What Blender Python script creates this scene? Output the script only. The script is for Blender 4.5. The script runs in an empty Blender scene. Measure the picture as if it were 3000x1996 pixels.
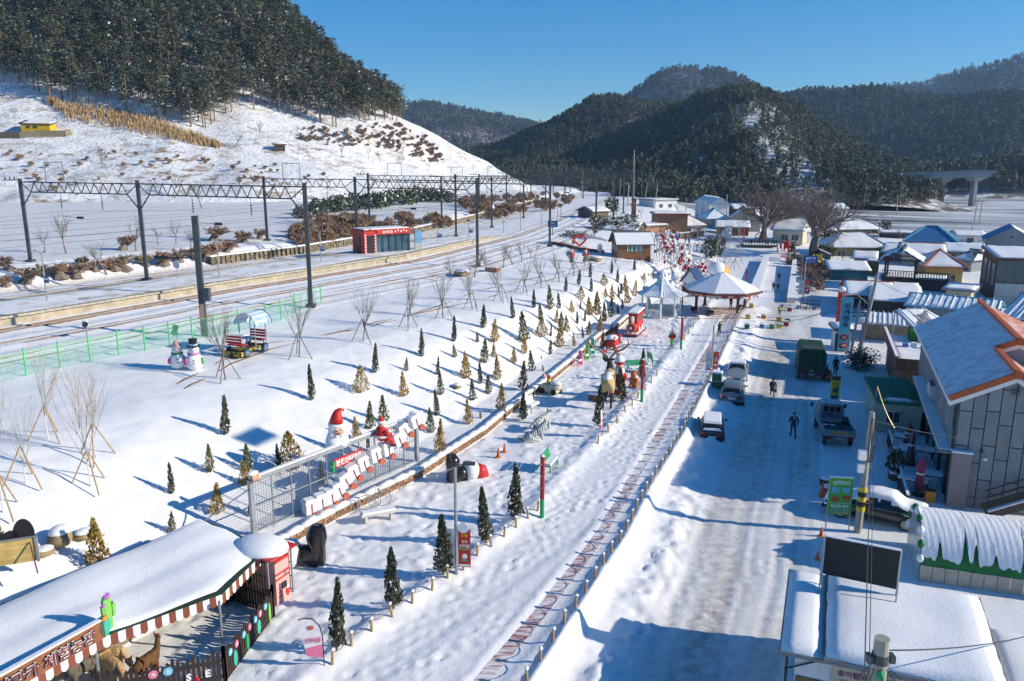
import bpy, bmesh, math, random
import numpy as np
from mathutils import Vector, Matrix, Euler
from mathutils.bvhtree import BVHTree
from mathutils.geometry import delaunay_2d_cdt
R = math.radians
rnd = random.Random(7)
scene = bpy.context.scene
COL = scene.collection
# ------------------------------------------------------------------ camera
PITCH, CAM_H, FPX = R(12.6), 18.0, 2333.0
cam = bpy.data.cameras.new('camera')
cam.lens, cam.sensor_width, cam.clip_start, cam.clip_end = 28.0, 36.0, 0.5, 9000
camo = bpy.data.objects.new('camera',cam)
camo.location = (0,0,CAM_H)
camo.rotation_euler = (R(90)-PITCH,0,0)
COL.objects.link(camo)
scene.camera = camo
# ------------------------------------------------------------------ sky and sun
SUN_EL, SUN_AZ = R(23.5), R(-10)            # azimuth: angle from +X, negative = behind the viewer
TO_SUN = Vector((math.cos(SUN_AZ)*math.cos(SUN_EL),math.sin(SUN_AZ)*math.cos(SUN_EL),math.sin(SUN_EL)))
world = bpy.data.worlds.new('World')
scene.world = world
world.use_nodes = True
wn = world.node_tree
for n in list(wn.nodes):
 wn.nodes.remove(n)
sky = wn.nodes.new('ShaderNodeTexSky')
sky.sky_type = 'NISHITA'
sky.sun_disc = False
sky.sun_elevation = SUN_EL
sky.sun_rotation = R(90) - SUN_AZ
sky.altitude = 300
sky.air_density, sky.dust_density, sky.ozone_density = 1.0, 0.0, 6.0
bg = wn.nodes.new('ShaderNodeBackground')
bg.inputs['Strength'].default_value = 0.115
wo = wn.nodes.new('ShaderNodeOutputWorld')
hsv = wn.nodes.new('ShaderNodeHueSaturation')
hsv.inputs['Saturation'].default_value = 1.3
wn.links.new(sky.outputs['Color'],hsv.inputs['Color'])
wn.links.new(hsv.outputs['Color'],bg.inputs['Color'])
wn.links.new(bg.outputs['Background'],wo.inputs['Surface'])
sl = bpy.data.lights.new('sun','SUN')
sl.energy, sl.angle, sl.color = 5.0, R(0.53), (1.0,0.90,0.73)
sun = bpy.data.objects.new('sun',sl)
sun.rotation_euler = (-TO_SUN).to_track_quat('-Z','Y').to_euler()
sun.location = TO_SUN * 300
COL.objects.link(sun)
scene.view_settings.view_transform = 'Standard'
scene.view_settings.look = 'None'
scene.view_settings.exposure = 0.32
scene.view_settings.gamma = 1.0
scene.render.engine = 'CYCLES'
scene.cycles.max_bounces = 6
scene.cycles.diffuse_bounces = 3
scene.cycles.glossy_bounces = 2
scene.cycles.transmission_bounces = 3
scene.cycles.transparent_max_bounces = 8
scene.cycles.use_adaptive_sampling = True
scene.cycles.adaptive_threshold = 0.03
scene.cycles.use_denoising = True
# ------------------------------------------------------------------ helpers
def pray(px,py):
 a, b = (px -1500) / FPX, (998-py) / FPX
 return Vector((a,math.cos(PITCH)+b*math.sin(PITCH),b*math.cos(PITCH)-math.sin(PITCH)))
EYE = Vector((0,0,CAM_H))
def P(px,py,z=0.0):
 r = pray(px,py)
 return EYE + r * ((z -CAM_H)/r.z)
def at(px,py,Y):
 r = pray(px,py)
 return EYE + r * (Y/r.y)
def proj(p):
 d = Vector(p) - EYE
 w = d.y * math.cos(PITCH) - d.z * math.sin(PITCH)
 v = d.y * math.sin(PITCH) + d.z * math.cos(PITCH)
 return 1500 + FPX * d.x / w, 998 - FPX * v / w
def dep(p):
 d = Vector(p) - EYE
 return d.y * math.cos(PITCH) - d.z * math.sin(PITCH)
def S(px,p):                       # length in metres of px photo pixels at point p
 return px * dep(p) / FPX

MATS = {}
def mat(name,col,rough=0.75,var=0.12,vs=6.0,bump=0.0,bs=25.0,metal=0.0,emit=0.0,spec=0.3,alpha=1.0,trans=0.0,col2=None,vt=0.5,sharp=False,rnd_v=0.0,coat=0.0):
 if name in MATS:
  return MATS[name]
 m = bpy.data.materials.new(name)
 m.use_nodes = True
 nt = m.node_tree
 b = nt.nodes['Principled BSDF']
 b.inputs['Roughness'].default_value = rough
 b.inputs['Metallic'].default_value = metal
 b.inputs['Specular IOR Level'].default_value = spec
 if coat:
  b.inputs['Coat Weight'].default_value = coat
  b.inputs['Coat Roughness'].default_value = 0.12
 c = (*col,1)
 tc = nt.nodes.new('ShaderNodeTexCoord')
 no = nt.nodes.new('ShaderNodeTexNoise')
 no.inputs['Scale'].default_value = vs
 no.inputs['Detail'].default_value = 4
 nt.links.new(tc.outputs['Object'],no.inputs['Vector'])
 ra = nt.nodes.new('ShaderNodeValToRGB')
 w = 0.03 if sharp else 0.22
 ra.color_ramp.elements[0].position = max(0,vt -w)
 ra.color_ramp.elements[1].position = min(1,vt +w)
 c2 = (*col2,1) if col2 else tuple(min(1,x*(1+var))for x in col) + (1,)
 c1 = c if col2 else tuple(x*(1-var)for x in col) + (1,)
 ra.color_ramp.elements[0].color, ra.color_ramp.elements[1].color = c1, c2
 nt.links.new(no.outputs['Fac'],ra.inputs['Fac'])
 out = ra.outputs['Color']
 if rnd_v:
  oi = nt.nodes.new('ShaderNodeObjectInfo')
  hs = nt.nodes.new('ShaderNodeHueSaturation')
  mr = nt.nodes.new('ShaderNodeMapRange')
  mr.inputs['To Min'].default_value, mr.inputs['To Max'].default_value = 1 - rnd_v, 1 + rnd_v
  nt.links.new(oi.outputs['Random'],mr.inputs['Value'])
  nt.links.new(mr.outputs['Result'],hs.inputs['Value'])
  nt.links.new(out,hs.inputs['Color'])
  out = hs.outputs['Color']
 nt.links.new(out,b.inputs['Base Color'])
 if bump:
  n2 = nt.nodes.new('ShaderNodeTexNoise')
  n2.inputs['Scale'].default_value = bs
  n2.inputs['Detail'].default_value = 5
  nt.links.new(tc.outputs['Object'],n2.inputs['Vector'])
  bp = nt.nodes.new('ShaderNodeBump')
  bp.inputs['Strength'].default_value = bump
  bp.inputs['Distance'].default_value = 0.05
  nt.links.new(n2.outputs['Fac'],bp.inputs['Height'])
  nt.links.new(bp.outputs['Normal'],b.inputs['Normal'])
 if emit:
  b.inputs['Emission Color'].default_value = c
  b.inputs['Emission Strength'].default_value = emit
 if alpha < 1:
  b.inputs['Alpha'].default_value = alpha
 if trans:
  b.inputs['Transmission Weight'].default_value = trans
 MATS[name] = m
 return m

class MB:
 def __init__(s):
  s.v, s.f, s.m = [], [], []
 def add(s,vs,fs,mi=0):
  k = len(s.v)
  s.v += [tuple(p)for p in vs]
  s.f += [tuple(i +k for i in f)for f in fs]
  s.m += [mi] * len(fs)
  return s
 def box(s,c,d,rz=0.0,mi=0,M=None,taper=1.0):
  x, y, z = d[0] / 2, d[1] / 2, d[2] / 2
  t = taper
  vs = [(-x,-y,-z),(x,-y,-z),(x,y,-z),(-x,y,-z),(-x*t,-y*t,z),(x*t,-y*t,z),(x*t,y*t,z),(-x*t,y*t,z)]
  if M is None:
   ca, sa = math.cos(rz), math.sin(rz)
   vs = [(c[0]+a*ca -b*sa,c[1]+a*sa +b*ca,c[2]+e)for a,b,e in vs]
  else:
   vs = [tuple(M @Vector(q)+Vector(c))for q in vs]
  return s.add(vs,[(3,2,1,0),(4,5,6,7),(0,1,5,4),(1,2,6,5),(2,3,7,6),(3,0,4,7)],mi)
 def bar(s,a,b,w,h=None,mi=0):           # box beam from a to b
  a, b = Vector(a), Vector(b)
  d = b - a
  q = d.to_track_quat('Y','Z').to_matrix()
  return s.box((a +b)/2,(w,d.length,h or w),mi=mi,M=q)
 def tube(s,pts,rad,n=6,mi=0,cap=True):
  pts = [Vector(p)for p in pts]
  if not hasattr(rad,'__len__'):
   rad = [rad] * len(pts)
  vs, fs = [], []
  up = None
  for i, p in enumerate(pts):
   d = (pts[min(i +1,len(pts)-1)]-pts[max(i -1,0)])
   d = d.normalized() if d.length > 1e-9 else Vector((0,0,1))
   if up is None:
    up = Vector((0,0,1)) if abs(d.z) < 0.95 else Vector((1,0,0))
   u = d.cross(up).normalized()
   v = u.cross(d).normalized()
   up = v
   for k in range(n):
    a = 2 * math.pi * k / n
    vs.append(tuple(p +(u*math.cos(a)+v*math.sin(a))*rad[i]))
  for i in range(len(pts)-1):
   for k in range(n):
    k2 = (k +1) % n
    fs.append((i*n +k,i*n +k2,(i +1)*n +k2,(i +1)*n +k))
  if cap:
   fs.append(tuple(range(n))[::-1])
   fs.append(tuple(range((len(pts)-1)*n,len(pts)*n)))
  return s.add(vs,fs,mi)
 def cyl(s,a,b,r0,r1=None,n=10,mi=0):
  return s.tube([a,b],[r0,r0 if r1 is None else r1],n,mi)
 def lathe(s,prof,n=12,c=(0,0,0),mi=0,sx=1,sy=1):
  vs, fs = [], []
  for r, z in prof:
   for k in range(n):
    a = 2 * math.pi * k / n
    vs.append((c[0]+r*math.cos(a)*sx,c[1]+r*math.sin(a)*sy,c[2]+z))
  for i in range(len(prof)-1):
   for k in range(n):
    k2 = (k +1) % n
    fs.append((i*n +k,i*n +k2,(i +1)*n +k2,(i +1)*n +k))
  fs.append(tuple(range(n))[::-1])
  fs.append(tuple(range((len(prof)-1)*n,len(prof)*n)))
  return s.add(vs,fs,mi)
 def sph(s,c,r,n=12,m=8,mi=0,z0=-1.0,z1=1.0):
  r = r if hasattr(r,'__len__') else (r,r,r)
  pr = []
  a0, a1 = math.asin(z0), math.asin(z1)
  for i in range(m +1):
   t = a0 + (a1 -a0) * i / m
   pr.append((max(1e-4,math.cos(t)),math.sin(t)*r[2]))
  return s.lathe([(q[0],q[1])for q in pr],n,c,mi,r[0],r[1])
 def plate(s,poly,o,u,v,t,mi=0):        # polygon in the u,v frame at o, extruded by t along -(u x v)
  o, u, v = Vector(o), Vector(u), Vector(v)
  w = u.cross(v).normalized()
  n = len(poly)
  vs = [o +u*a +v*b for a,b in poly] + [o +u*a +v*b -w*t for a,b in poly]
  fs = [tuple(range(n)),tuple(range(2*n -1,n -1,-1))]
  fs += [(i,i +n,(i +1)%n +n,(i +1)%n)for i in range(n)]
  return s.add(vs,fs,mi)
 def quad(s,a,b,c,d,mi=0):
  return s.add([a,b,c,d],[(0,1,2,3)],mi)
 def mesh(s,name,mats,smooth=False):
  me = bpy.data.meshes.new(name)
  me.from_pydata(s.v,[],s.f)
  for m in (mats if isinstance(mats,(list,tuple))else [mats]if mats else []):
   me.materials.append(m)
  if isinstance(mats,(list,tuple)) and len(mats) > 1:
   me.polygons.foreach_set('material_index',s.m)
  if smooth:
   me.polygons.foreach_set('use_smooth',[True]*len(s.f))
  me.update()
  return me
 def build(s,name,mats,parent=None,smooth=False):
  return link(name,s.mesh(name,mats,smooth),parent)

def link(name,me,parent=None,loc=None,rz=None,scale=None):
 o = bpy.data.objects.new(name,me)
 COL.objects.link(o)
 if parent is not None:
  o.parent = parent
 if loc is not None:
  o.location = loc
 if rz is not None:
  o.rotation_euler = (0,0,rz)
 if scale is not None:
  o.scale = scale if hasattr(scale,'__len__') else (scale,) * 3
 return o
LABELS = {}
def tag(o,label,cat,group=None,kind=None):
 if label in LABELS and not group:
  raise ValueError('label used twice: '+label)
 LABELS[label] = o
 o['label'], o['category'] = label, cat
 if group:
  o['group'] = group
 if kind:
  o['kind'] = kind
 return o
def thing(name,label,cat,loc=(0,0,0),rz=0.0,group=None,scale=None):
 o = bpy.data.objects.new(name,None)
 o.empty_display_size = 0.2
 COL.objects.link(o)
 o.location = loc
 o.rotation_euler = (0,0,rz)
 if scale is not None:
  o.scale = scale if hasattr(scale,'__len__') else (scale,) * 3
 return tag(o,label,cat,group)
def copytree(o,parent=None):
 c = o.copy()
 COL.objects.link(c)
 c.parent = parent
 for ch in o.children:
  copytree(ch,c)
 return c
def struct(o,kind='structure'):
 o['kind'] = kind
 return o
TXT = {}
TMP = bpy.data.scenes.new('workbench')
TCU = bpy.data.curves.new('type','FONT')
TCU.size, TCU.align_x, TCU.align_y, TCU.resolution_u = 1.0, 'CENTER', 'CENTER', 2
TOB = bpy.data.objects.new('type',TCU)
TMP.collection.objects.link(TOB)
def evaluated(ob):
 if ob.name not in TMP.collection.objects:
  TMP.collection.objects.link(ob)
 vl = TMP.view_layers[0]
 vl.update()
 me = bpy.data.meshes.new_from_object(ob.evaluated_get(vl.depsgraph))
 if ob is not TOB:
  TMP.collection.objects.unlink(ob)
 return me
def text_mesh(s,bold=0.0,ext=0.0):
 if (s,bold,ext) not in TXT:
  TCU.body, TCU.offset, TCU.extrude = s, bold, ext
  me = evaluated(TOB)
  n = len(me.vertices)
  co = np.zeros(n*3)
  me.vertices.foreach_get('co',co)
  co = co.reshape(-1,3)
  fs = [tuple(p.vertices)for p in me.polygons]
  TXT[(s,bold,ext)] = (co,fs)
 return TXT[(s,bold,ext)]
def text(parent,s,m,h,o,u,v,w=None,bold=0.02,name='lettering',ext=0.004):
 """one line of writing centred at o, in the plane u,v; h = height of the letters, w = total width"""
 co, fs = text_mesh(s,bold,ext)
 lo, hi = co.min(0), co.max(0)
 c = (lo +hi) / 2
 sy = h / max(1e-6,hi[1]-lo[1])
 sx = (w/(hi[0]-lo[0])) if w else sy
 u, v = Vector(u).normalized(), Vector(v).normalized()
 n = u.cross(v)
 o = Vector(o)
 mb = MB()
 mb.add([o +u*((p[0]-c[0])*sx)+v*((p[1]-c[1])*sy)+n*(p[2]+ext)for p in co],fs)
 return mb.build(name,m,parent)

# value noise, vectorised
def vnoise(x,y,seed=0):
 xi, yi = np.floor(x).astype(np.int64), np.floor(y).astype(np.int64)
 xf, yf = x - xi, y - yi
 u, v = xf * xf * (3-2*xf), yf * yf * (3-2*yf)
 def h(a,b):
  n = (a*374761393+b*668265263+seed*982451653) & 0x7fffffff
  n = ((n ^(n >>13))*1274126177) & 0x7fffffff
  n = n ^ (n >>16)
  return (n &0xffff) / 65535.0
 return (h(xi,yi)*(1-u)+h(xi +1,yi)*u) * (1-v) + (h(xi,yi +1)*(1-u)+h(xi +1,yi +1)*u) * v
def fbm(x,y,oct=4,seed=0):
 t, a = 0.0, 0.5
 for i in range(oct):
  t = t + a * (vnoise(x,y,seed +i)-0.5)
  x, y, a = x * 2.03 + 11.7, y * 2.03 + 5.3, a * 0.5
 return t
def sdist(x,y,pl):
 """signed distance to a polyline (positive on its right) and arc length of the nearest point"""
 best = np.full(np.shape(x),1e9)
 sd = np.zeros(np.shape(x))
 arc = np.zeros(np.shape(x))
 L = 0.0
 for i in range(len(pl)-1):
  ax, ay = pl[i][:2]
  bx, by = pl[i +1][:2]
  dx, dy = bx - ax, by - ay
  l = math.hypot(dx,dy)
  t = ((x -ax)*dx +(y -ay)*dy) / (l*l)
  t = np.clip(t,-50 if i ==0 else 0,51 if i ==len(pl)-2 else 1)
  ex, ey = x - (ax +t*dx), y - (ay +t*dy)
  d = np.hypot(ex,ey)
  s = np.where((x -ax)*dy -(y -ay)*dx >0,1,-1)
  k = d < best
  best = np.where(k,d,best)
  sd = np.where(k,d*s,sd)
  arc = np.where(k,L +t*l,arc)
  L += l
 return sd, arc
def sstep(a,b,x):
 t = np.clip((x -a)/(b -a),0,1)
 return t * t * (3-2*t)
def offs(pl,d):
 """polyline moved d metres to its right"""
 out = []
 for i in range(len(pl)):
  a, b = Vector(pl[max(i -1,0)][:2]), Vector(pl[min(i +1,len(pl)-1)][:2])
  t = (b -a).normalized()
  out.append((pl[i][0]+t.y*d,pl[i][1]-t.x*d))
 return out
def resample(pl,step):
 out = []
 for i in range(len(pl)-1):
  a, b = Vector(pl[i]), Vector(pl[i +1])
  n = max(1,int(round((b -a).length/step)))
  out += [a.lerp(b,k/n)for k in range(n)]
 out.append(Vector(pl[-1]))
 return out
def along(pl,s):
 """point and heading at arc length s"""
 for i in range(len(pl)-1):
  a, b = Vector(pl[i][:2]), Vector(pl[i +1][:2])
  l = (b -a).length
  if s <= l or i == len(pl) - 2:
   d = (b -a) / l
   return a + d * s, math.atan2(-d.x,d.y)
  s -= l
# ------------------------------------------------------------------ lines of the place (metres)
EMB = [(-6,8),(1.0,24.2),(3.3,29.4),(5.5,34.4),(7.5,39.8),(11.2,48.8),(14.5,57.7),(17.4,65.4),(25.7,88.3),(30.3,99.7),(36,113)]
WALL = [(-26,2),(-9.7,34.2),(-8.1,36.9),(-5,41.4),(-3.1,45.5),(-1.6,48.6),(0,53.1),(2.3,58.9),(5.3,67),(8.9,77.4),(10.9,81.2),(15.2,93.3),(20,104),(28,120),(36,138),(46,168)]
RAILC = [(-74,1),(-62,22),(-39.8,60.7),(-29.9,78.6),(-13.9,104.4),(-1.2,138.2),(8,175),(20,232),(40,320),(58,400)]
RIDGE = [(-44,-5,4.6),(-31,18,4.7),(-22.8,37,4.8),(-17.7,47.6,4.8),(-14.8,53.6,4.8),(-11.2,58.6,4.8),(-8.4,63.4,4.8),(-6,67.8,4.8),(-3.6,72,4.8),(-1,76.3,4.8),(3.2,85,4.8),(7.4,94,4.7),(9.6,99,4.6),(18,112,4.1),(27,130,3.2),(38,160,2.6)]
STRIP = [(-3,19.5),(0.0,25.4),(1.0,27.3),(2.3,30.1),(3.5,32.6),(4.6,35.2),(5.9,38.6),(8.2,44.7),(11.6,53.7),(14.8,62.3),(18.8,73.0),(23.8,86.9),(27,95)]
ROPE = [(-9,20),(-6.3,24.7),(-3.3,29.6),(-2.1,31.3),(-0.9,33.4),(0.8,36.4),(6.3,49.2),(9.3,56.7),(11.9,63.1),(15.8,73.2),(20.9,86.9)]
def tin(pts):
 v2 = [Vector((p[0],p[1]))for p in pts]
 vo, eo, fo, ov, oe, of = delaunay_2d_cdt(v2,[],[],0,1e-4)
 zs = [pts[o[0]][2]if o else 0 for o in ov]
 return BVHTree.FromPolygons([(a.x,a.y,z)for a,z in zip(vo,zs)],[tuple(f)for f in fo])
def dens(pl3,step=3.0):
 return [tuple(q)for q in resample(pl3,step)]
def lift(pl2,z):
 return [(p[0],p[1],z)for p in pl2]
lp = []
wl = [(x,y,1.35 if y <95 else 1.35+0.9*min(1,(y -95)/60))for x,y in WALL]
lp += dens([(p[0],p[1],q[2])for p,q in zip(offs(wl,-0.3),wl)])
lp += dens([(p[0],p[1],q[2]+0.1)for p,q in zip(offs(wl,-2.4),wl)])
lp += dens(RIDGE)
lp += dens([(p[0],p[1],q[2]-0.55)for p,q in zip(offs(RIDGE,3.2),RIDGE)])
rc = RAILC
for d, z in ((15.2,5.2),(9,5.45),(0.5,5.5),(-9,5.5),(-17,5.5),(-20.5,6.9),(-27,7.3)):
 lp += dens(lift(offs(rc,d),z),5)
for px, py in ((0,606),(250,600),(500,582),(850,562),(1100,556),(1300,556)):
 lp.append(tuple(P(px,py,8.6)))
lp += [(-300,60,9),(-200,20,8),(-300,300,12),(-100,420,10),(0,480,9),(-600,100,20),(-600,900,20),(100,700,8),(60,420,5),(46,168,2.3),(60,260,3),(400,900,6),(-120,-60,6),(-40,-60,3),(200,400,2),(300,100,1),(300,-60,0),(-600,-60,15),(70,320,3.5)]
TL = tin(lp)
rp = [(-40,-60,0),(300,-60,0),(0,20,0),(12,40,0),(25,70,0),(20,30,0),(60,30,0),(36,90,.3),(45,115,.9),(60,150,1.6),(70,182,2.2),(85,250,3),(40,150,2.2),(47,190,2.3),(50,230,2.6),(40,270,3),(50,60,0),(110,80,0),(160,100,0),(100,150,.8),(150,200,.6),(220,300,0.4),(130,300,1.2),(320,300,0),(260,460,1),(100,460,3),(50,400,4),(0,480,9),(500,400,3),(600,200,0),(700,-60,0),(900,900,6),(-100,900,10),(-100,480,9),(60,110,.8)]
TR = tin(rp)
def tinz(T,x,y,dflt=0.0):
 h = T.ray_cast(Vector((x,y,500)),Vector((0,0,-1)))
 return h[0].z if h[0] else dflt
# ------------------------------------------------------------------ ground sheet
def axis(segs):
 out = [segs[0][0]]
 for a, b, st0, st1 in segs:
  x = a
  while x < b - 1e-6:
   t = (x -a) / (b -a)
   x = min(b,x +st0 +(st1 -st0)*t)
   out.append(x)
 return np.array(out)
gx = axis([(-600,-120,60,10),(-120,-62,5,1.2),(-62,-14,.8,.25),(-14,24,.16,.16),(24,60,.25,1.2),(60,200,1.5,9),(200,900,12,90)])
gy = axis([(-40,12,12,3),(12,20,1,.3),(20,62,.16,.16),(62,112,.17,.45),(112,240,.5,2.2),(240,520,2.5,9),(520,1000,12,70)])
GX, GY = np.meshgrid(gx,gy)
sdE, arE = sdist(GX,GY,EMB)
sdW, arW = sdist(GX,GY,WALL)
sdC, arC = sdist(GX,GY,RAILC)
sdS, arS = sdist(GX,GY,STRIP)
sdR, arR = sdist(GX,GY,ROPE)
ZL = np.zeros(GX.shape)
ZR = np.zeros(GX.shape)
isL = sdW < 0.5
isR = sdE > -1
for j in range(GX.shape[0]):
 yj = float(gy[j])
 for i in range(GX.shape[1]):
  if isL[j,i]:
   ZL[j,i] = tinz(TL,float(gx[i]),yj,8)
  elif isR[j,i]:
   ZR[j,i] = tinz(TR,float(gx[i]),yj,0)
ZP = 0.9 + 1.4 * sstep(100,165,GY)
Z = ZP.copy()
tw = sstep(0.0,0.35,-sdW)
Z = np.where(isL,ZL*tw +ZP*(1-tw),Z)
te = sstep(0.0,0.4,sdE)
Z = np.where(isR &~isL,ZP*(1-te)+ZR*te,Z)
# the corner of the ridge line is softened, then snow relief is laid on
def blur(a,n):
 for _ in range(n):
  b = a.copy()
  b[1:-1,1:-1] = (a[1:-1,1:-1]*2+a[:-2,1:-1]+a[2:,1:-1]+a[1:-1,:-2]+a[1:-1,2:]) / 6
  a = b
 return a
slope = (sdW <-2.6) & (sdC >-16)
ZB = blur(Z,14)
Z = np.where(slope,ZB,Z)
onplaza = (sdE <-0.1) & (sdW >0.1)
n1, n2, n3 = fbm(GX*.35,GY*.35,3,3), fbm(GX*1.1,GY*1.1,4,9), fbm(GX*3.1,GY*3.1,3,21)
park = onplaza & (sdR <0)
prom = onplaza & (sdR >=0)
amp = np.where(park,.075,np.where(prom,.012,np.where(sdW <0,.10,.035)))
Z = Z + n1 * amp * 1.4 + n2 * amp + n3 * amp * .4
Z += np.where(park,np.maximum(0,fbm(GX*1.2,GY*1.2,5,41))*.42*sstep(0,1.5,-sdR)+np.abs(fbm(GX*2.6,GY*2.6,3,44))*.12,0)
Z += np.where(onplaza,np.abs(fbm(GX*4.5,GY*4.5,2,46))*.03,0)
# ploughed banks along the rope fence and along the foot of the promenade wall
Z += np.exp(-((sdR +.2)/.55)**2) * (.16+.32*np.maximum(0,fbm(GX*1.3,GY*1.3,4,55)+.12)) * (GY <100)
lump = np.maximum(0,fbm(GX*1.0,GY*1.0,4,77)+.1)
Z += np.exp(-((sdE -1.6)/.75)**2) * (.04+lump*.8) * (GY <95) * (sdE >0)
Z += np.exp(-((sdE +.02)/.28)**2) * (.20+.2*np.maximum(0,n2 +.15)) * (GY <95)
Z -= np.exp(-(sdS/.5)**4) * .05 * (GY <92)
Z += (np.exp(-((abs(sdS)-.75)/.2)**2)) * (.03+.12*np.maximum(0,n2 +.1)) * (GY <92)
Z += np.where(sdE >0,.32*np.exp(-(sdE/2.2)**2)*te +fbm(GX*2.2,GY*2.2,4,91)*.22*np.exp(-((sdE -.45)/.4)**2),0) * (GY <95)
# tyre ruts on the road
road = (sdE >1.6) & (sdE <13) & (GY <110)
ru = np.zeros(GX.shape)
wob = fbm(arE*.06,arE*0+3,2,5) * 1.2
for o_, w_, d_ in ((3.1,.28,.05),(4.9,.30,.05),(5.6,.14,.05),(6.7,.16,.06),(7.5,.2,.05),(8.2,.12,.05),(2.4,.12,.05)):
 q = (sdE -o_ -wob*(.6+.1*o_)) / w_
 ru += d_ * (np.exp(-q*q)-.55*np.exp(-((abs(q)-1.7)/.6)**2))
Z -= np.where(road,ru*.6*(.3+1.0*vnoise(arE*.3,sdE*.7,8)),0)
Z += np.where(road,fbm(arE*.35,sdE*6,3,13)*.035,0)
# railway: shallow troughs between buried rails
rail = (sdC >0) & (sdC <14.5)
Z += np.where(rail,np.cos(sdC*2*math.pi/2.4)*.06,0)
# footprints
ixs = lambda a, v: np.searchsorted(a,v)
def stamp(x,y,h,L=.19,W=.11,dpt=.06):
 i0, i1 = ixs(gx,x -.5), ixs(gx,x +.5)
 j0, j1 = ixs(gy,y -.5), ixs(gy,y +.5)
 if i1 - i0 < 2 or j1 - j0 < 2:
  return
 X, Y = GX[j0:j1,i0:i1] - x, GY[j0:j1,i0:i1] - y
 a, b = X * math.cos(h) + Y * math.sin(h), -X * math.sin(h) + Y * math.cos(h)
 r2 = (a/L) ** 2 + (b/W) ** 2
 Z[j0:j1,i0:i1] += -dpt * np.exp(-r2) + dpt * .45 * np.exp(-(np.sqrt(r2)-1.9)**2*3)
fr = random.Random(5)
def trail(x,y,h,n,jit=.08):
 for k in range(n):
  h += fr.gauss(0,jit)
  s = .16 if k % 2 else -.16
  stamp(x -math.sin(h)*s,y +math.cos(h)*s,h,.21,.12,fr.uniform(.03,.055))
  x += math.cos(h) * .62
  y += math.sin(h) * .62
for k in range(60):                                   # walkers along the promenade
 p, a = along(STRIP,fr.uniform(4,70))
 off = fr.uniform(-6.2,-.9)
 fwd = a + math.pi / 2 + fr.gauss(0,.25) + (math.pi if fr.random()<.5 else 0)
 trail(p.x +math.cos(a)*off,p.y +math.sin(a)*off,fwd,fr.randint(10,34))
for k in range(30):
 p, a = along(ROPE,fr.uniform(2,70))
 off = fr.uniform(-9,-1)
 trail(p.x +math.cos(a)*off,p.y +math.sin(a)*off,fr.uniform(0,6.3),fr.randint(8,20),.2)
for k in range(14):
 p, a = along(EMB,fr.uniform(8,60))
 trail(p.x +math.cos(a)*fr.uniform(1.8,3),p.y +1,a +math.pi/2+fr.gauss(0,.3),fr.randint(8,26))
for k in range(1000):                                 # trampled snow
 t = fr.random()
 if t < .6:
  p, a = along(STRIP,fr.uniform(4,80))
  off = -abs(fr.gauss(0,2.6)) - .8
 else:
  p, a = along(ROPE,fr.uniform(0,75))
  off = -abs(fr.gauss(3,3))
 x, y = p.x + math.cos(a) * off, p.y + math.sin(a) * off
 stamp(x,y,fr.uniform(0,6.3),fr.uniform(.1,.24),fr.uniform(.08,.16),fr.uniform(.012,.04))
# ------------------------------------------------------------------ marks on the snow (dirt, dry grass), per vertex
dirt = np.zeros(GX.shape)
dirt += np.where(road,.75*np.exp(-((sdE -4.4)/1.9)**2)+.45*np.exp(-((sdE -7.2)/.8)**2),0) * (.55+.9*vnoise(arE*.25,sdE*1.2,4)) * (GY <110)
dirt += np.where(road,sstep(.0,.05,ru)*.15,0)
yard = (GX >16) & (GX <27) & (GY >34) & (GY <75) & (sdE >3)
dirt += np.where(yard,.5*np.maximum(0,fbm(GX*.6,GY*.6,3,31)+.15),0)
grass = np.zeros(GX.shape)
for d, w, a in ((12.6,.7,.42),(-.6,.5,.5),(-8.3,.5,.55),(-17,.7,.5)):
 grass += a * np.exp(-((sdC -d)/w)**2)
grass *= (GY >40) & (GY <260)
grass += np.where((sdC <-17.5)&(sdC >-34),.55*np.maximum(0,fbm(GX*.25,GY*.25,4,61)*2.2+.12),0)
grass += np.where((sdW <-3)&(sdC >15),.16*np.maximum(0,fbm(GX*.7,GY*.7,4,71)*3-.25),0)
grass = np.clip(grass,0,1)
far_l = np.where((sdC <-24)&(GX <10),1.0,0.0)
far_r = np.where((GX >58)&(GY >195)&(GX <700),1.0,0.0)
def sheet(name,X,Y,Zz,m,attrs):
 ny, nx = X.shape
 co = np.stack([X,Y,Zz],-1).reshape(-1,3).astype(np.float32)
 idx = np.arange(nx*ny).reshape(ny,nx)
 q = np.stack([idx[:-1,:-1],idx[:-1,1:],idx[1:,1:],idx[1:,:-1]],-1).reshape(-1,4)
 me = bpy.data.meshes.new(name)
 me.vertices.add(len(co))
 me.vertices.foreach_set('co',co.ravel())
 me.loops.add(q.size)
 me.loops.foreach_set('vertex_index',q.ravel().astype(np.int32))
 me.polygons.add(len(q))
 me.polygons.foreach_set('loop_start',np.arange(0,q.size,4,dtype=np.int32))
 me.polygons.foreach_set('use_smooth',np.ones(len(q),bool))
 me.update(calc_edges=True)
 for k, a in attrs.items():
  at_ = me.attributes.new(k,'FLOAT','POINT')
  at_.data.foreach_set('value',a.ravel().astype(np.float32))
 me.materials.append(m)
 return link(name,me), co, q

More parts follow.
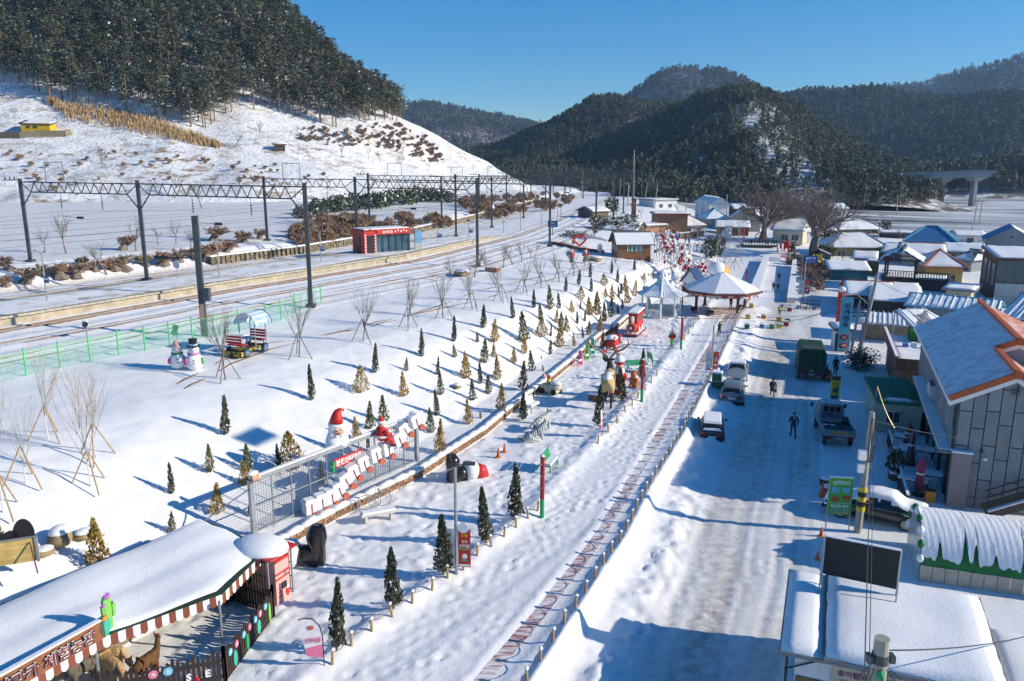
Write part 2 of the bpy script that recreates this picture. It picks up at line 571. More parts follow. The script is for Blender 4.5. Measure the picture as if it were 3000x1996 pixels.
class NT:                                             # terse node helper
 def __init__(s,m):
  s.t = m.node_tree
 def n(s,ty,**kw):
  nd = s.t.nodes.new(ty)
  for k, v in kw.items():
   if hasattr(nd,k):
    setattr(nd,k,v)
   else:
    nd.inputs[k.replace('_',' ')].default_value = v
  return nd
 def l(s,a,b):
  s.t.links.new(a,b)
 def math(s,op,a,b=None):
  nd = s.t.nodes.new('ShaderNodeMath')
  nd.operation = op
  for i, q in enumerate((a,b)):
   if q is None:
    continue
   if isinstance(q,(int,float)):
    nd.inputs[i].default_value = q
   else:
    s.l(q,nd.inputs[i])
  return nd.outputs[0]
 def noise(s,vec,scale,detail=4,rough=.5):
  nd = s.n('ShaderNodeTexNoise',Scale=scale,Detail=detail,Roughness=rough)
  s.l(vec,nd.inputs['Vector'])
  return nd.outputs['Fac']
 def ramp(s,fac,stops):
  nd = s.n('ShaderNodeValToRGB')
  e = nd.color_ramp.elements
  while len(e) < len(stops):
   e.new(0.5)
  for k, (p,c) in enumerate(stops):
   e[k].position = p
   e[k].color = (*c,1) if hasattr(c,'__len__') else (c,c,c,1)
  s.l(fac,nd.inputs['Fac'])
  return nd.outputs['Color']
 def mix(s,fac,a,b):
  nd = s.t.nodes.new('ShaderNodeMix')
  nd.data_type = 'RGBA'
  for i, q in ((0,fac),(6,a),(7,b)):
   if isinstance(q,(int,float)):
    nd.inputs[i].default_value = q
   elif isinstance(q,tuple):
    nd.inputs[i].default_value = (*q,1)
   else:
    s.l(q,nd.inputs[i])
  return nd.outputs[2]
 def attr(s,name):
  return s.n('ShaderNodeAttribute',attribute_name=name).outputs['Fac']
SNOW = (0.88,0.88,0.885)
def ground_material():
 m = bpy.data.materials.new('snowy_ground')
 m.use_nodes = True
 t = NT(m)
 b = m.node_tree.nodes['Principled BSDF']
 b.inputs['Roughness'].default_value = .62
 b.inputs['Specular IOR Level'].default_value = .25
 pos = t.n('ShaderNodeNewGeometry').outputs['Position']
 c = t.mix(t.ramp(t.noise(pos,.5,5),[(.3,0.0),(.7,1.0)]),(.85,.85,.86),SNOW)
 # dirt pressed into the road
 dm = t.math('MULTIPLY',t.attr('dirt'),t.ramp(t.noise(pos,2.2,6,.65),[(.3,.25),(.72,1.2)]))
 c = t.mix(dm,c,(.36,.33,.29))
 # dry grass poking through
 gn = t.ramp(t.noise(pos,3.5,6,.7),[(.42,0.0),(.58,1.0)])
 gm = t.math('MULTIPLY',t.math('MINIMUM',t.attr('grass'),1.0),gn)
 gc = t.mix(t.noise(pos,.8,3),(.30,.21,.12),(.46,.34,.19))
 c = t.mix(gm,c,gc)
 # furrows of the left field, mulch film rows of the right field
 sx = t.n('ShaderNodeSeparateXYZ')
 t.l(pos,sx.inputs[0])
 w1 = t.n('ShaderNodeMapping',Scale=(.012,.42,.1))
 w1.inputs['Rotation'].default_value = (0,0,R(6))
 t.l(pos,w1.inputs['Vector'])
 mul = t.ramp(t.noise(w1.outputs['Vector'],1.0,5,.62),[(.44,0.0),(.52,1.0)])
 mul2 = t.ramp(t.noise(pos,.02,2),[(.30,.3),(.55,1.0)])
 mm = t.math('MULTIPLY',t.math('MULTIPLY',t.attr('mulch'),mul),mul2)
 c = t.mix(mm,c,(.10,.105,.11))
 w2 = t.n('ShaderNodeMapping',Scale=(.02,.22,.1))
 w2.inputs['Rotation'].default_value = (0,0,R(4))
 t.l(pos,w2.inputs['Vector'])
 wv = t.n('ShaderNodeTexWave',bands_direction='Y',Scale=1.0,Distortion=1.5,Detail=2)
 t.l(w2.outputs['Vector'],wv.inputs['Vector'])
 t.l(t.mix(t.math('MULTIPLY',t.math('MULTIPLY',t.ramp(wv.outputs['Fac'],[(.55,0.0),(.95,1.0)]),t.attr('furrow')),.5),c,(.55,.52,.48)),b.inputs['Base Color'])
 furrow = t.math('MULTIPLY',t.math('MULTIPLY',wv.outputs['Fac'],t.attr('furrow')),1.1)
 h = t.math('ADD',t.math('MULTIPLY',t.noise(pos,6.0,6,.68),.075),t.math('MULTIPLY',t.noise(pos,28.0,3,.6),.012))
 h = t.math('ADD',h,furrow)
 bp = t.n('ShaderNodeBump',Strength=.38,Distance=1.0)
 t.l(h,bp.inputs['Height'])
 t.l(bp.outputs['Normal'],b.inputs['Normal'])
 return m
MGROUND = ground_material()
ground, gco, gq = sheet('ground',GX,GY,Z,MGROUND,{'dirt':dirt,'grass':grass,'furrow':far_l,'mulch':far_r})
struct(ground)
GB = BVHTree.FromPolygons([tuple(p)for p in gco.tolist()],gq.tolist())
def GZ(x,y):
 h = GB.ray_cast(Vector((x,y,400)),Vector((0,0,-1)))
 return h[0].z if h[0] else 0.0
def G(px,py):
 h = GB.ray_cast(EYE,pray(px,py).normalized())
 return h[0] if h[0] else P(px,py,0)
def on(x,y,dz=0.0):
 return Vector((x,y,GZ(x,y)+dz))
# ------------------------------------------------------------------ hills and mountains
def rbf(ctrl):
 c = np.array([(p[0],p[1])for p in ctrl],float)
 z = np.array([p[2]for p in ctrl],float)
 n = len(c)
 d = np.hypot(c[:,None,0]-c[None,:,0],c[:,None,1]-c[None,:,1])
 A = np.zeros((n +3,n +3))
 A[:n,:n] = d + np.eye(n) * 1e-6
 A[:n,n] = A[n,:n] = 1
 A[:n,n +1] = A[n +1,:n] = c[:,0] / 100
 A[:n,n +2] = A[n +2,:n] = c[:,1] / 100
 w = np.linalg.lstsq(A,np.concatenate([z,[0,0,0]]),rcond=None)[0]
 def f(x,y):
  x, y = np.asarray(x,float), np.asarray(y,float)
  o = np.full(x.shape,w[n]) + w[n +1] * x / 100 + w[n +2] * y / 100
  for k in range(n):
   o = o + w[k] * np.hypot(x -c[k,0],y -c[k,1])
  return o
 return f
def hill_material(name,rock=.3,lo=.5,hi=.6,scale=1.0,b1=(.20,.13,.08),b2=(.42,.29,.16)):
 m = bpy.data.materials.new(name)
 m.use_nodes = True
 t = NT(m)
 b = m.node_tree.nodes['Principled BSDF']
 b.inputs['Roughness'].default_value = .85
 b.inputs['Specular IOR Level'].default_value = .1
 pos = t.n('ShaderNodeNewGeometry').outputs['Position']
 mp = t.n('ShaderNodeMapping',Scale=(1,1,2.5))
 t.l(pos,mp.inputs['Vector'])
 v = mp.outputs['Vector']
 brown = t.mix(t.noise(v,.35*scale,4),b1,b2)
 k = t.math('MULTIPLY',t.ramp(t.noise(v,.22*scale,7,.72),[(lo,0.0),(hi,1.0)]),t.attr('dry'))
 c = t.mix(k,(.84,.85,.87),brown)
 k2 = t.math('MULTIPLY',t.ramp(t.noise(v,.9*scale,6,.7),[(.56,0.0),(.62,1.0)]),rock)
 c = t.mix(k2,c,(.12,.11,.10))
 t.l(c,b.inputs['Base Color'])
 bp = t.n('ShaderNodeBump',Strength=.7,Distance=1.0)
 t.l(t.math('MULTIPLY',t.noise(v,.8*scale,6,.6),.9),bp.inputs['Height'])
 t.l(bp.outputs['Normal'],b.inputs['Normal'])
 return m
MHILL = hill_material('snowy_hillside',.25)
MMOUNT = hill_material('mountain_floor',.5,.40,.50,.5,(.07,.06,.045),(.15,.115,.085))
class Hill:
 def __init__(s,name,ctrl,x0,x1,y0,y1,st,m,namp=2.0,nsc=.03,dry=None):
  cp = [at(*q)if len(q)==3 else Vector(q[1:])for q in ctrl]
  s.f0 = rbf(cp)
  s.namp, s.nsc = namp, nsc
  s.box = (x0,x1,y0,y1)
  X, Y = np.meshgrid(np.arange(x0,x1 +st,st),np.arange(y0,y1 +st,st))
  Zz = s.f(X,Y)
  d = np.full(X.shape,.5) if dry is None else dry(X,Y,Zz)
  s.o, co, q = sheet(name,X,Y,Zz,m,{'dry':d})
  struct(s.o)
  s.bvh = BVHTree.FromPolygons([tuple(p)for p in co.tolist()],q.tolist())
 def f(s,x,y):
  return s.f0(x,y) + fbm(np.asarray(x)*s.nsc,np.asarray(y)*s.nsc,5,17) * s.namp * 2
 def hit(s,px,py):
  h = s.bvh.ray_cast(EYE,pray(px,py).normalized())
  return h[0]
W3 = lambda x, y, z: (0,x,y,z)
HILL = Hill('hillside',[
 (-200,620,185),(0,604,188),(300,592,196),(600,575,206),(850,562,216),(1100,558,236),(1300,557,266),(1480,556,300),(1600,566,330),
 (-200,470,225),(0,470,226),(300,470,230),(600,460,238),(900,475,252),(1150,505,274),(1350,525,300),
 (-200,370,246),(0,375,248),(300,385,252),(600,395,260),(900,405,270),(1120,430,286),(1280,475,302),
 (-200,230,276),(0,240,276),(300,296,268),(600,362,268),(700,300,282),(900,348,286),(1080,356,294),
 (1160,362,304),(1270,394,310),(1420,470,322),(1550,546,338),
 (-200,60,318),(0,60,318),(400,110,312),(790,130,330),(900,205,322),(1000,275,314),(1095,335,306),
 (0,-200,372),(400,-230,390),(760,0,352),(-300,-200,372),
 W3(-60,420,14),W3(-20,390,4),W3(-40,360,22),W3(-10,350,8),W3(-120,470,40),W3(-200,490,90),W3(20,420,0),W3(60,380,0),W3(-320,460,130),W3(40,350,0)],
 -330,70,180,470,2.0,MHILL,1.9,.07,
 lambda X,Y,Zz:np.clip(1.0*(fbm(X*.03,Y*.05,3,5)*2+.45)+.9*np.exp(-((X +45)/18)**2-((Y -292)/12)**2),0,1))
# M3: the dark ridge with its lit nose; M2 behind it; M1 left; M4, M5 right
def nose(X,Y,Zz):
 o = np.full(X.shape,.95)
 for k in np.ndindex(X.shape):
  u, v = proj((X[k],Y[k],Zz[k]))
  if abs((u -2245)-(v -380)*.62) < 80 and v > 300:
   o[k] = .35
 return o
MT3 = Hill('mountain',[
 (1480,572,400),(1700,602,320),(1900,602,300),(2050,602,292),(2200,602,285),(2330,602,280),(2440,592,285),
 (2180,272,480),(2190,305,450),(2205,345,420),(2240,404,370),(2300,484,335),(2380,552,300),
 (2004,512,370),(1889,490,420),(1900,420,480),(2090,565,325),(1800,530,400),(1990,430,450),
 (2422,470,420),(2423,405,480),(2446,540,370),(2340,330,500),
 (2110,285,520),(2060,296,540),(1990,335,580),(1900,366,610),(1830,352,620),(1720,344,640),(1600,392,660),(1500,455,660),(1440,500,600),
 (1550,510,520),(1700,480,500),(1600,450,580),(1750,430,560),(1850,400,590),
 W3(-42,630,6),W3(42,770,40),W3(126,735,60),W3(210,665,50),W3(231,560,14),W3(70,700,70),W3(252,434,0),W3(14,420,2),W3(-14,525,4),W3(230,300,-6),W3(268,340,-6),W3(225,370,-4)],
 -42,268,285,742,5.0,MMOUNT,4,.02,nose)
MT2 = Hill('mountain',[
 (1560,430,1500),(1800,420,1350),(2100,400,1250),(2350,400,1250),
 (1640,371,1600),(1728,336,1550),(1821,299,1500),(1889,254,1480),(1940,218,1450),(1995,210,1440),(2055,222,1420),(2119,225,1400),(2161,246,1400),(2212,273,1420),(2290,321,1450),
 (1850,330,1380),(1990,300,1330),(2120,300,1300),
 W3(100,1900,60),W3(300,1850,120),W3(500,1750,100),W3(520,1500,40)],
 60,560,1180,1860,16,MMOUNT,22,.006,lambda X,Y,Zz:np.full(X.shape,.95))
MT1 = Hill('mountain',[
 (1000,500,1350),(1250,480,1350),(1420,470,1350),(1560,450,1400),(1700,440,1500),
 (1000,342,1750),(1165,330,1750),(1250,320,1720),(1290,324,1700),(1370,339,1680),(1430,370,1660),(1480,374,1650),(1540,386,1650),(1620,390,1650),(1700,402,1700),
 (1150,420,1500),(1300,400,1480),(1350,440,1420),(1450,410,1500),
 W3(-400,2200,80),W3(-100,2200,80),W3(100,2100,80)],
 -420,200,1300,2150,18,MMOUNT,26,.006,lambda X,Y,Zz:np.full(X.shape,.95))
MT4 = Hill('mountain',[
 (2380,560,760),(2500,560,700),(2700,560,640),(2900,560,620),(3150,560,600),
 (2293,309,1050),(2339,294,1030),(2424,293,1010),(2500,287,990),(2551,279,980),(2653,316,930),(2764,311,900),(2891,304,870),(3000,314,840),(3150,319,830),
 (2400,400,880),(2520,420,820),(2650,400,800),(2800,410,760),(2950,400,740),(2580,350,900),(2450,340,950),(3150,420,720),
 W3(330,1200,60),W3(500,1150,60),W3(620,1050,60),W3(700,900,60)],
 250,680,590,1180,9,MMOUNT,9,.011,lambda X,Y,Zz:np.full(X.shape,.95))
MT5 = Hill('mountain',[
 (2500,360,1500),(2700,360,1400),(3000,360,1350),(3200,360,1300),
 (2480,300,1750),(2551,278,1700),(2636,266,1680),(2721,246,1650),(2776,237,1640),(2836,210,1620),(2870,216,1600),(2933,212,1580),(3000,188,1560),(3150,160,1540),
 (2650,310,1500),(2800,290,1450),(2950,280,1420),
 W3(700,2200,60),W3(1000,2100,60),W3(1250,1900,60)],
 620,1250,1300,2150,18,MMOUNT,24,.006,lambda X,Y,Zz:np.full(X.shape,.95))
BANK = Hill('wooded_bank',[
 (2420,600,470),(2560,580,430),(2700,588,400),(2850,592,390),(3000,598,385),(3150,602,380),
 (2500,570,520),(2600,545,500),(2700,540,470),(2850,530,450),(3000,520,440),(3150,515,440),
 W3(250,620,6),W3(350,620,14),W3(450,600,20),W3(215,378,-7),W3(300,376,-7),W3(390,374,-7),W3(480,372,-7)],
 215,480,380,620,6,MMOUNT,2.5,.02,lambda X,Y,Zz:np.full(X.shape,.9))
BANK.o.name = 'bank'
# ------------------------------------------------------------------ tree crowns
def leaf_quads(mb,pts,size,r,mi=0,flat=0.0,mi2=None,p2=0.0):
 for p in pts:
  n = Vector((r.gauss(0,1),r.gauss(0,1),r.gauss(0,1)+flat*3)).normalized()
  u = n.orthogonal().normalized()
  u = Matrix.Rotation(r.uniform(0,6.28),3,n) @ u
  v = n.cross(u)
  s = size * r.uniform(.6,1.35)
  p = Vector(p)
  a, b = u * s, v * s * r.uniform(.35,.7)
  mb.add([p -a,p -b*.8,p +a,p +b],[(0,1,2,3)],mi2 if (mi2 is not None and r.random()<p2)else mi)
MNEEDLE = [mat('pine_needles',(.115,.130,.082),.8,.4,.35,rnd_v=.3),mat('needle_snow',(.75,.77,.8),.7)]
MBARK = mat('pine_bark',(.24,.165,.12),.9,.3,1.5,rnd_v=.2)
MTWIG = mat('winter_twigs',(.24,.18,.15),.9,.3,1.0,rnd_v=.25)
def far_tree(kind,r):
 mb = MB()
 if kind == 'pine':
  h = r.uniform(9,11.5)
  mb.tube([(0,0,0),(r.uniform(-.3,.3),0,h*.8)],[.22,.1],4,1)
  pts = []
  for k in range(64):
   t = r.random() ** .8
   rad = (1.0-t) ** .7 * 2.6 * r.uniform(.35,1.05) + .25
   a = r.uniform(0,6.28)
   pts.append((math.cos(a)*rad,math.sin(a)*rad,h*(.25+.75*t)))
  leaf_quads(mb,pts,.95,r,0,.5,2,.006)
  return mb.mesh('far_pine',[MNEEDLE[0],MBARK,MNEEDLE[1]])
 h = r.uniform(7,9)
 mb.tube([(0,0,0),(0,0,h*.5)],[.16,.08],4,0)
 for k in range(34):
  a, t = r.uniform(0,6.28), r.uniform(.25,.6)
  e = r.uniform(.5,1.0)
  p0 = Vector((0,0,h*t*.8))
  p1 = p0 + Vector((math.cos(a)*1.6*e,math.sin(a)*1.6*e,h*.5*e))
  mb.tube([p0,p1],[.07,.03],3,0,cap=False)
 return mb.mesh('far_bare_tree',[MTWIG])
FAR = bpy.data.collections.new('tree_kinds')
fr = random.Random(11)
for k in range(4):
 FAR.objects.link(bpy.data.objects.new('a_far_pine_%d'%k,far_tree('pine',fr)))
for k in range(3):
 FAR.objects.link(bpy.data.objects.new('b_far_bare_%d'%k,far_tree('bare',fr)))
def instancer(name,pts,coll,label,cat):
 """pts: rows of x, y, z, rot, scale, index -> one object of instances"""
 pts = np.array(pts,dtype=np.float32)
 me = bpy.data.meshes.new(name)
 me.vertices.add(len(pts))
 me.vertices.foreach_set('co',pts[:,:3].ravel())
 for k, col in (('rot',3),('scl',4)):
  a = me.attributes.new(k,'FLOAT','POINT')
  a.data.foreach_set('value',pts[:,col].copy())
 a = me.attributes.new('idx','INT','POINT')
 a.data.foreach_set('value',pts[:,5].astype(np.int32))
 o = link(name,me)
 ng = bpy.data.node_groups.new(name,'GeometryNodeTree')
 ng.interface.new_socket('Geometry',in_out='INPUT',socket_type='NodeSocketGeometry')
 ng.interface.new_socket('Geometry',in_out='OUTPUT',socket_type='NodeSocketGeometry')
 N, L = ng.nodes.new, ng.links.new
 gi, go = N('NodeGroupInput'), N('NodeGroupOutput')
 mp, ip, ci = N('GeometryNodeMeshToPoints'), N('GeometryNodeInstanceOnPoints'), N('GeometryNodeCollectionInfo')
 ci.inputs['Collection'].default_value = coll
 ci.inputs['Separate Children'].default_value = True
 ci.inputs['Reset Children'].default_value = True
 def na(nm,ty):
  q = N('GeometryNodeInputNamedAttribute')
  q.data_type = ty
  q.inputs['Name'].default_value = nm
  return q.outputs['Attribute']
 cx = N('ShaderNodeCombineXYZ')
 L(na('rot','FLOAT'),cx.inputs['Z'])
 L(gi.outputs[0],mp.inputs['Mesh'])
 L(mp.outputs[0],ip.inputs['Points'])
 L(ci.outputs[0],ip.inputs['Instance'])
 ip.inputs['Pick Instance'].default_value = True
 L(na('idx','INT'),ip.inputs['Instance Index'])
 L(cx.outputs[0],ip.inputs['Rotation'])
 L(na('scl','FLOAT'),ip.inputs['Scale'])
 L(ip.outputs[0],go.inputs[0])
 md = o.modifiers.new('scatter','NODES')
 md.node_group = ng
 tag(o,label,cat,kind='stuff')
 return o
def seen_from_eye(H,p,lift=8):
 """whether the hill itself leaves the point in view"""
 q = Vector(p) + Vector((0,0,lift))
 d = q - EYE
 h = H.bvh.ray_cast(EYE,d.normalized())
 return h[0] is None or h[3] > d.length - 25
nr = np.random.RandomState(3)
def forest(H,n,name,label,bare=.25,gap=.15,smin=.8,smax=1.25,keep=None):
 x0, x1, y0, y1 = H.box
 x, y = nr.uniform(x0,x1,n), nr.uniform(y0,y1,n)
 z = H.f(x,y)
 cov = fbm(x*.012,y*.012,4,23) + .5
 bn = fbm(x*.02,y*.02,3,29) + .5
 rows = []
 for k in range(n):
  if z[k] < 3 or cov[k] < gap * (1+nr.rand()) or (keep and not keep(x[k],y[k],z[k])):
   continue
  p = (x[k],y[k],z[k]-.4)
  u, v = proj(p)
  if not (-150<u <3150) or not seen_from_eye(H,p):
   continue
  i = nr.randint(0,4) if bn[k] > bare + .15 * nr.randn() * .6 else nr.randint(4,7)
  rows.append((*p,nr.uniform(0,6.28),nr.uniform(smin,smax),i))
 return instancer(name,rows,FAR,label,'forest')
def lit_nose(x,y,z):                    # thin cover on the sunny rocky flank
 u, v = proj((x,y,z))
 d = abs((u -2245)-(v -380)*.62)
 return nr.rand() < (.34 if (d <75 and v >320)else 1)
forest(MT3,19000,'forest','dark pine forest on the shaded ridge in the middle distance',.30,.04,.5,.8,keep=lit_nose)
forest(MT2,9000,'forest','hazy forest on the tallest peak behind the dark ridge',.42,.1,1.2,1.9)
forest(MT1,9000,'forest','bluish forest on the far mountain left of the valley gap',.45,.1,1.2,1.9)
forest(MT4,12000,'forest','pine forest on the mountainside behind the road bridge',.3,.12,.9,1.35)
forest(MT5,9000,'forest','hazy forest on the highest mountain at the right edge',.5,.12,1.2,1.9)
forest(BANK,7000,'woodland','shaded woodland on the bank behind the far field',.45,.0,.8,1.25)
# ------------------------------------------------------------------ pines of the near hill
def pine_meshes(r,h):
 tr, cr = MB(), MB()
 bend = r.uniform(-.8,.8)
 axis_ = lambda t: Vector((bend*t*t,bend*.4*math.sin(t*3),h*t))
 tr.tube([axis_(t)for t in (0,.25,.5,.75,.95)],[.24,.19,.15,.1,.04],6)
 for k in range(r.randint(26,34)):
  t = .34 + .64 * (k/30) ** .85
  t = min(t,.98)
  a = k * 2.4 + r.uniform(-.5,.5)
  ln = (1.02-t) ** .62 * 3.4 * r.uniform(.65,1.2) + .35
  p0 = axis_(t)
  p1 = p0 + Vector((math.cos(a)*ln,math.sin(a)*ln,ln*r.uniform(-.1,.25)))
  tr.tube([p0,p1],[.055,.02],3,cap=False)
  pts = []
  for q in range(int(7+5*ln)):
   s = r.uniform(.35,1.1)
   w = .5 + .28 * ln * s
   pts.append(p0.lerp(p1,s)+Vector((r.gauss(0,w*.5),r.gauss(0,w*.5),r.gauss(0,.2))))
  leaf_quads(cr,pts,.46,r,0,.8,1,.035)
 for k in range(r.randint(2,5)):        # dead stubs low on the trunk
  t, a = r.uniform(.12,.34), r.uniform(0,6.28)
  p0 = axis_(t)
  tr.tube([p0,p0 +Vector((math.cos(a),math.sin(a),.1))*r.uniform(.6,1.4)],[.04,.015],3,cap=False)
 return tr.mesh('trunk',MBARK), cr.mesh('crown',MNEEDLE)
pr = random.Random(21)
PINES = [pine_meshes(pr,pr.uniform(11.5,15.5))for _ in range(7)]
def forest_foot(u):
 xs = [-300,0,153,305,458,600,677,713,789,891,993,1069,1165]
 ys = [235,239,292,300,346,366,350,300,316,346,366,352,360]
 return np.interp(u,xs,ys)
spots = []
x0, x1, y0, y1 = HILL.box
cell = set()
for k in range(9000):
 x, y = pr.uniform(-300,-35), pr.uniform(258,400)
 key = (int(x/4.3),int(y/4.3))
 if key in cell:
  continue
 z = float(HILL.f(x,y))
 p = Vector((x,y,z))
 u, v = proj(p)
 if not (-60<u <1175) or v > forest_foot(u) + pr.gauss(-6,9) or v < -260:
  continue
 if not seen_from_eye(HILL,p,12):
  continue
 cell.add(key)
 spots.append((dep(p),p))
for px, py in ((1163,357),(1150,352),(1128,350),(1100,352),(1070,360),(975,370),(985,372),(850,335),(620,365),(560,372),(490,352),(370,318),(300,300),(215,297),(183,290),(595,374),(745,322),(820,330)):
 q = HILL.hit(px,py)
 if q is not None:
  spots.append((dep(q),q))
spots.sort(key=lambda s:s[0])
near, rest = spots[:300], spots[300:]
for d, p in near:
 k = pr.randrange(7)
 t = thing('pine_tree','tall dark green pine standing in the wood on the snowy left hillside','tree',p -Vector((0,0,.3)),pr.uniform(0,6.28),'pines of the hillside wood',pr.uniform(.8,1.12))
 link('trunk',PINES[k][0],t)
 link('crown',PINES[k][1],t)
PCOL = bpy.data.collections.new('pine_kinds')
for k, (a,b) in enumerate(PINES[:4]):
 me = MB()
 o = bpy.data.objects.new('pine_kind_%d'%k,None)
 j = bpy.data.meshes.new('pine_whole')
 bm = bmesh.new()
 bm.from_mesh(a)
 n0 = len(bm.faces)
 bm.from_mesh(b)
 bm.faces.ensure_lookup_table()
 for i, f in enumerate(bm.faces):
  f.material_index = 2 if i < n0 else f.material_index
 bm.to_mesh(j)
 bm.free()
 for m in (MNEEDLE[0],MNEEDLE[1],MBARK):
  j.materials.append(m)
 PCOL.objects.link(bpy.data.objects.new('pine_kind_%d'%k,j))
if rest:
 instancer('hillside_wood',[(*(p -Vector((0,0,.3))),pr.uniform(0,6.28),pr.uniform(.85,1.15),pr.randrange(4))for d,p in rest],PCOL,'upper mass of the pine wood covering the left hill','forest')
# ------------------------------------------------------------------ garden trees and shrubs
def ordinal(n):
 return '%d%s' % (n,'th' if 10<=n %100<=20 else {1:'st',2:'nd',3:'rd'}.get(n %10,'th'))
LEAF = {
 'd':[mat('juniper_leaf',(.080,.080,.052),.85,.5,5,rnd_v=.25)],
 'm':[mat('arborvitae_leaf',(.135,.135,.048),.85,.5,5,rnd_v=.2)],
 'g':[mat('golden_leaf',(.42,.265,.065),.85,.45,4,rnd_v=.2)],
 'c':[mat('cypress_leaf',(.072,.078,.042),.85,.5,5,rnd_v=.2)]}
LEAF['w'] = [mat('golden_green_leaf',(.32,.215,.06),.85,.5,4,rnd_v=.15)]
MFLECK = mat('snow_fleck',(.84,.85,.87),.6)
MSTEM = mat('garden_bark',(.17,.125,.09),.9,.3,6)
MSNOW = mat('piled_snow',(.88,.88,.885),.6,.03,3,bump=.25,bs=9)
def cone_tree(ty,r):
 """unit height"""
 n, wid, sz = {'d':(420,.125,.036),'m':(460,.19,.036),'g':(480,.21,.037),'w':(620,.34,.036),'c':(900,.125,.026)}[ty]
 cr, tr = MB(), MB()
 tr.tube([(0,0,0),(0,0,.12),(r.uniform(-.01,.01),0,.8)],[.018,.016,.004],5)
 base = .05 if ty != 'c' else .09
 lob = [r.uniform(0,6.28)for _ in range(5)]
 pts = []
 for k in range(n):
  t = r.random()
  z = base + (1-base) * t
  pf = {'d':(min(1,t/.10)**.6)*(1-t)**.62,'m':(min(1,t/.10)**.5)*(1-t)**.8,'g':(min(1,t/.10)**.5)*(1-t)**.85,
    'w':(min(1,t/.12)**.5)*(1-t**1.6)**.9,'c':(min(1,t/.07)**.5)*(1-t)**.75}[ty]
  a = r.uniform(0,6.28)
  lobe = 1 + .16 * math.sin(3*a +lob[0]+t*7) + .1 * math.sin(5*a +lob[1]-t*12)
  rad = wid * pf * lobe * (r.random()**.38) + .004
  pts.append((math.cos(a)*rad,math.sin(a)*rad,z))
 for k in range(26):                       # wisps that break the outline
  t = r.uniform(.1,1.02)
  a = r.uniform(0,6.28)
  rad = wid * (1-min(t,1)) ** .75 * r.uniform(1.0,1.22) + .006
  pts.append((math.cos(a)*rad,math.sin(a)*rad,base +(1-base)*t +.02))
 for p in pts:                             # sprays stand upright and fan outwards
  p = Vector(p)
  out = Vector((p.x,p.y,0)).normalized() if p.xy.length > 1e-4 else Vector((1,0,0))
  up = (Vector((0,0,1))+out*r.uniform(.05,.55)+Vector((r.gauss(0,.22),r.gauss(0,.22),0))).normalized()
  sd = up.cross(Vector((r.gauss(0,1),r.gauss(0,1),r.gauss(0,.4)))).normalized()
  s = sz * r.uniform(.7,1.5)
  cr.add([p -up*s*.8,p +sd*s*.5,p +up*s*1.2,p -sd*s*.5],[(0,1,2,3)],1 if r.random()<.022 else 0)
 return tr.mesh('trunk',MSTEM), cr.mesh('crown',LEAF[ty]+[MFLECK])
cr_ = random.Random(33)
CONES = {k:[cone_tree(k,cr_)for _ in range(4)]for k in 'dmgwc'}
SLOPE = '''661,1274,116,d 915,1173,105,d 1058,1150,80,w 1099,1092,88,d 1236,1045,80,d 1330,1001,73,d 1416,961,67,d 1503,934,62,d 1190,1087,40,m 1184,1161,71,g
1333,1047,38,m 1399,1003,34,m 1448,1003,67,g 1419,1064,73,m 1446,1047,42,g 1282,1098,53,d 1367,1108,78,g 1458,1113,73,g 1291,1157,71,m 1408,1125,63,d 1432,1155,57,m
1386,1173,63,m 1467,1205,82,g 1282,1218,78,d 1264,1268,73,m 1287,1327,99,g 1375,1243,71,g 1409,1226,25,m 1125,1238,82,m 1083,1257,80,m 1047,1289,69,g 982,1320,92,d
856,1373,115,w 818,1388,88,d 726,1381,82,m 720,1421,74,g 615,1383,84,m 940,1415,68,m 1079,1323,56,d 15,1622,122,m 291,1660,145,g 504,1446,93,d 504,1559,67,m 637,1505,92,g
740,1511,80,d 1536,1003,88,m 1536,1037,56,g 1586,988,60,w 1587,940,52,d 1506,1064,48,g 1559,1087,61,m 1531,1144,86,m 1613,986,38,d 1611,1039,44,d 1639,1018,66,g
1645,976,60,m 1630,946,42,g 1662,973,50,g 1683,1015,38,g 1692,950,38,d 1713,942,34,d 1709,990,36,d 1724,982,42,m 1757,974,50,g 1771,942,56,d 1790,930,56,m 1810,919,32,d
1591,1087,20,m 1586,1052,14,m 1657,855,46,d 1695,835,45,d 1729,813,40,d 1732,856,41,d 1700,906,26,d 1701,880,40,w 1791,803,37,d 1770,838,36,w 1809,828,38,d
1858,793,33,d 1886,830,31,w 1888,852,24,d 1914,817,27,d 1774,872,32,g 1793,880,46,g 1813,874,36,d 1819,862,33,d 1833,856,48,g 1841,888,50,g 1859,868,48,g
1676,916,37,g 1728,925,55,g 1749,924,68,g 1823,905,28,g 1564,902,52,d 1612,908,70,m 1639,905,46,d 1748,896,24,m'''
KN = {'d':('slim dark juniper','juniper_shrub'),'m':('green conical arborvitae','arborvitae_shrub'),'g':('golden conical arborvitae','golden_arborvitae'),'w':('broad bushy golden arborvitae','broad_arborvitae'),'c':('tall light-wrapped cypress','cypress_tree')}
items = [q.split(',')for q in SLOPE.split()]
items = [(float(a),float(b),float(c),t)for a,b,c,t in items]
WRAP = '''986,1905,225,c 1153,1782,192,c 1300,1682,192,c 1424,1590,172,c 1508,1522,164,c 1751,1249,122,c 1824,1175,100,c 1879,1112,92,c 1763,1022,52,c 1789,990,42,c 1807,990,40,c 1532,1232,86,c 1904,905,30,c'''
items += [(float(a),float(b),float(c),t)for a,b,c,t in (q.split(',')for q in WRAP.split())]
cnt = {}
MCORD = mat('light_string',(.30,.28,.22),.5)
MBULB = {k:mat('bulb_'+k,c,.3,.05)for k,c in (('red',(.55,.05,.04)),('gold',(.6,.42,.10)),('green',(.05,.3,.12)),('blue',(.08,.16,.45)))}
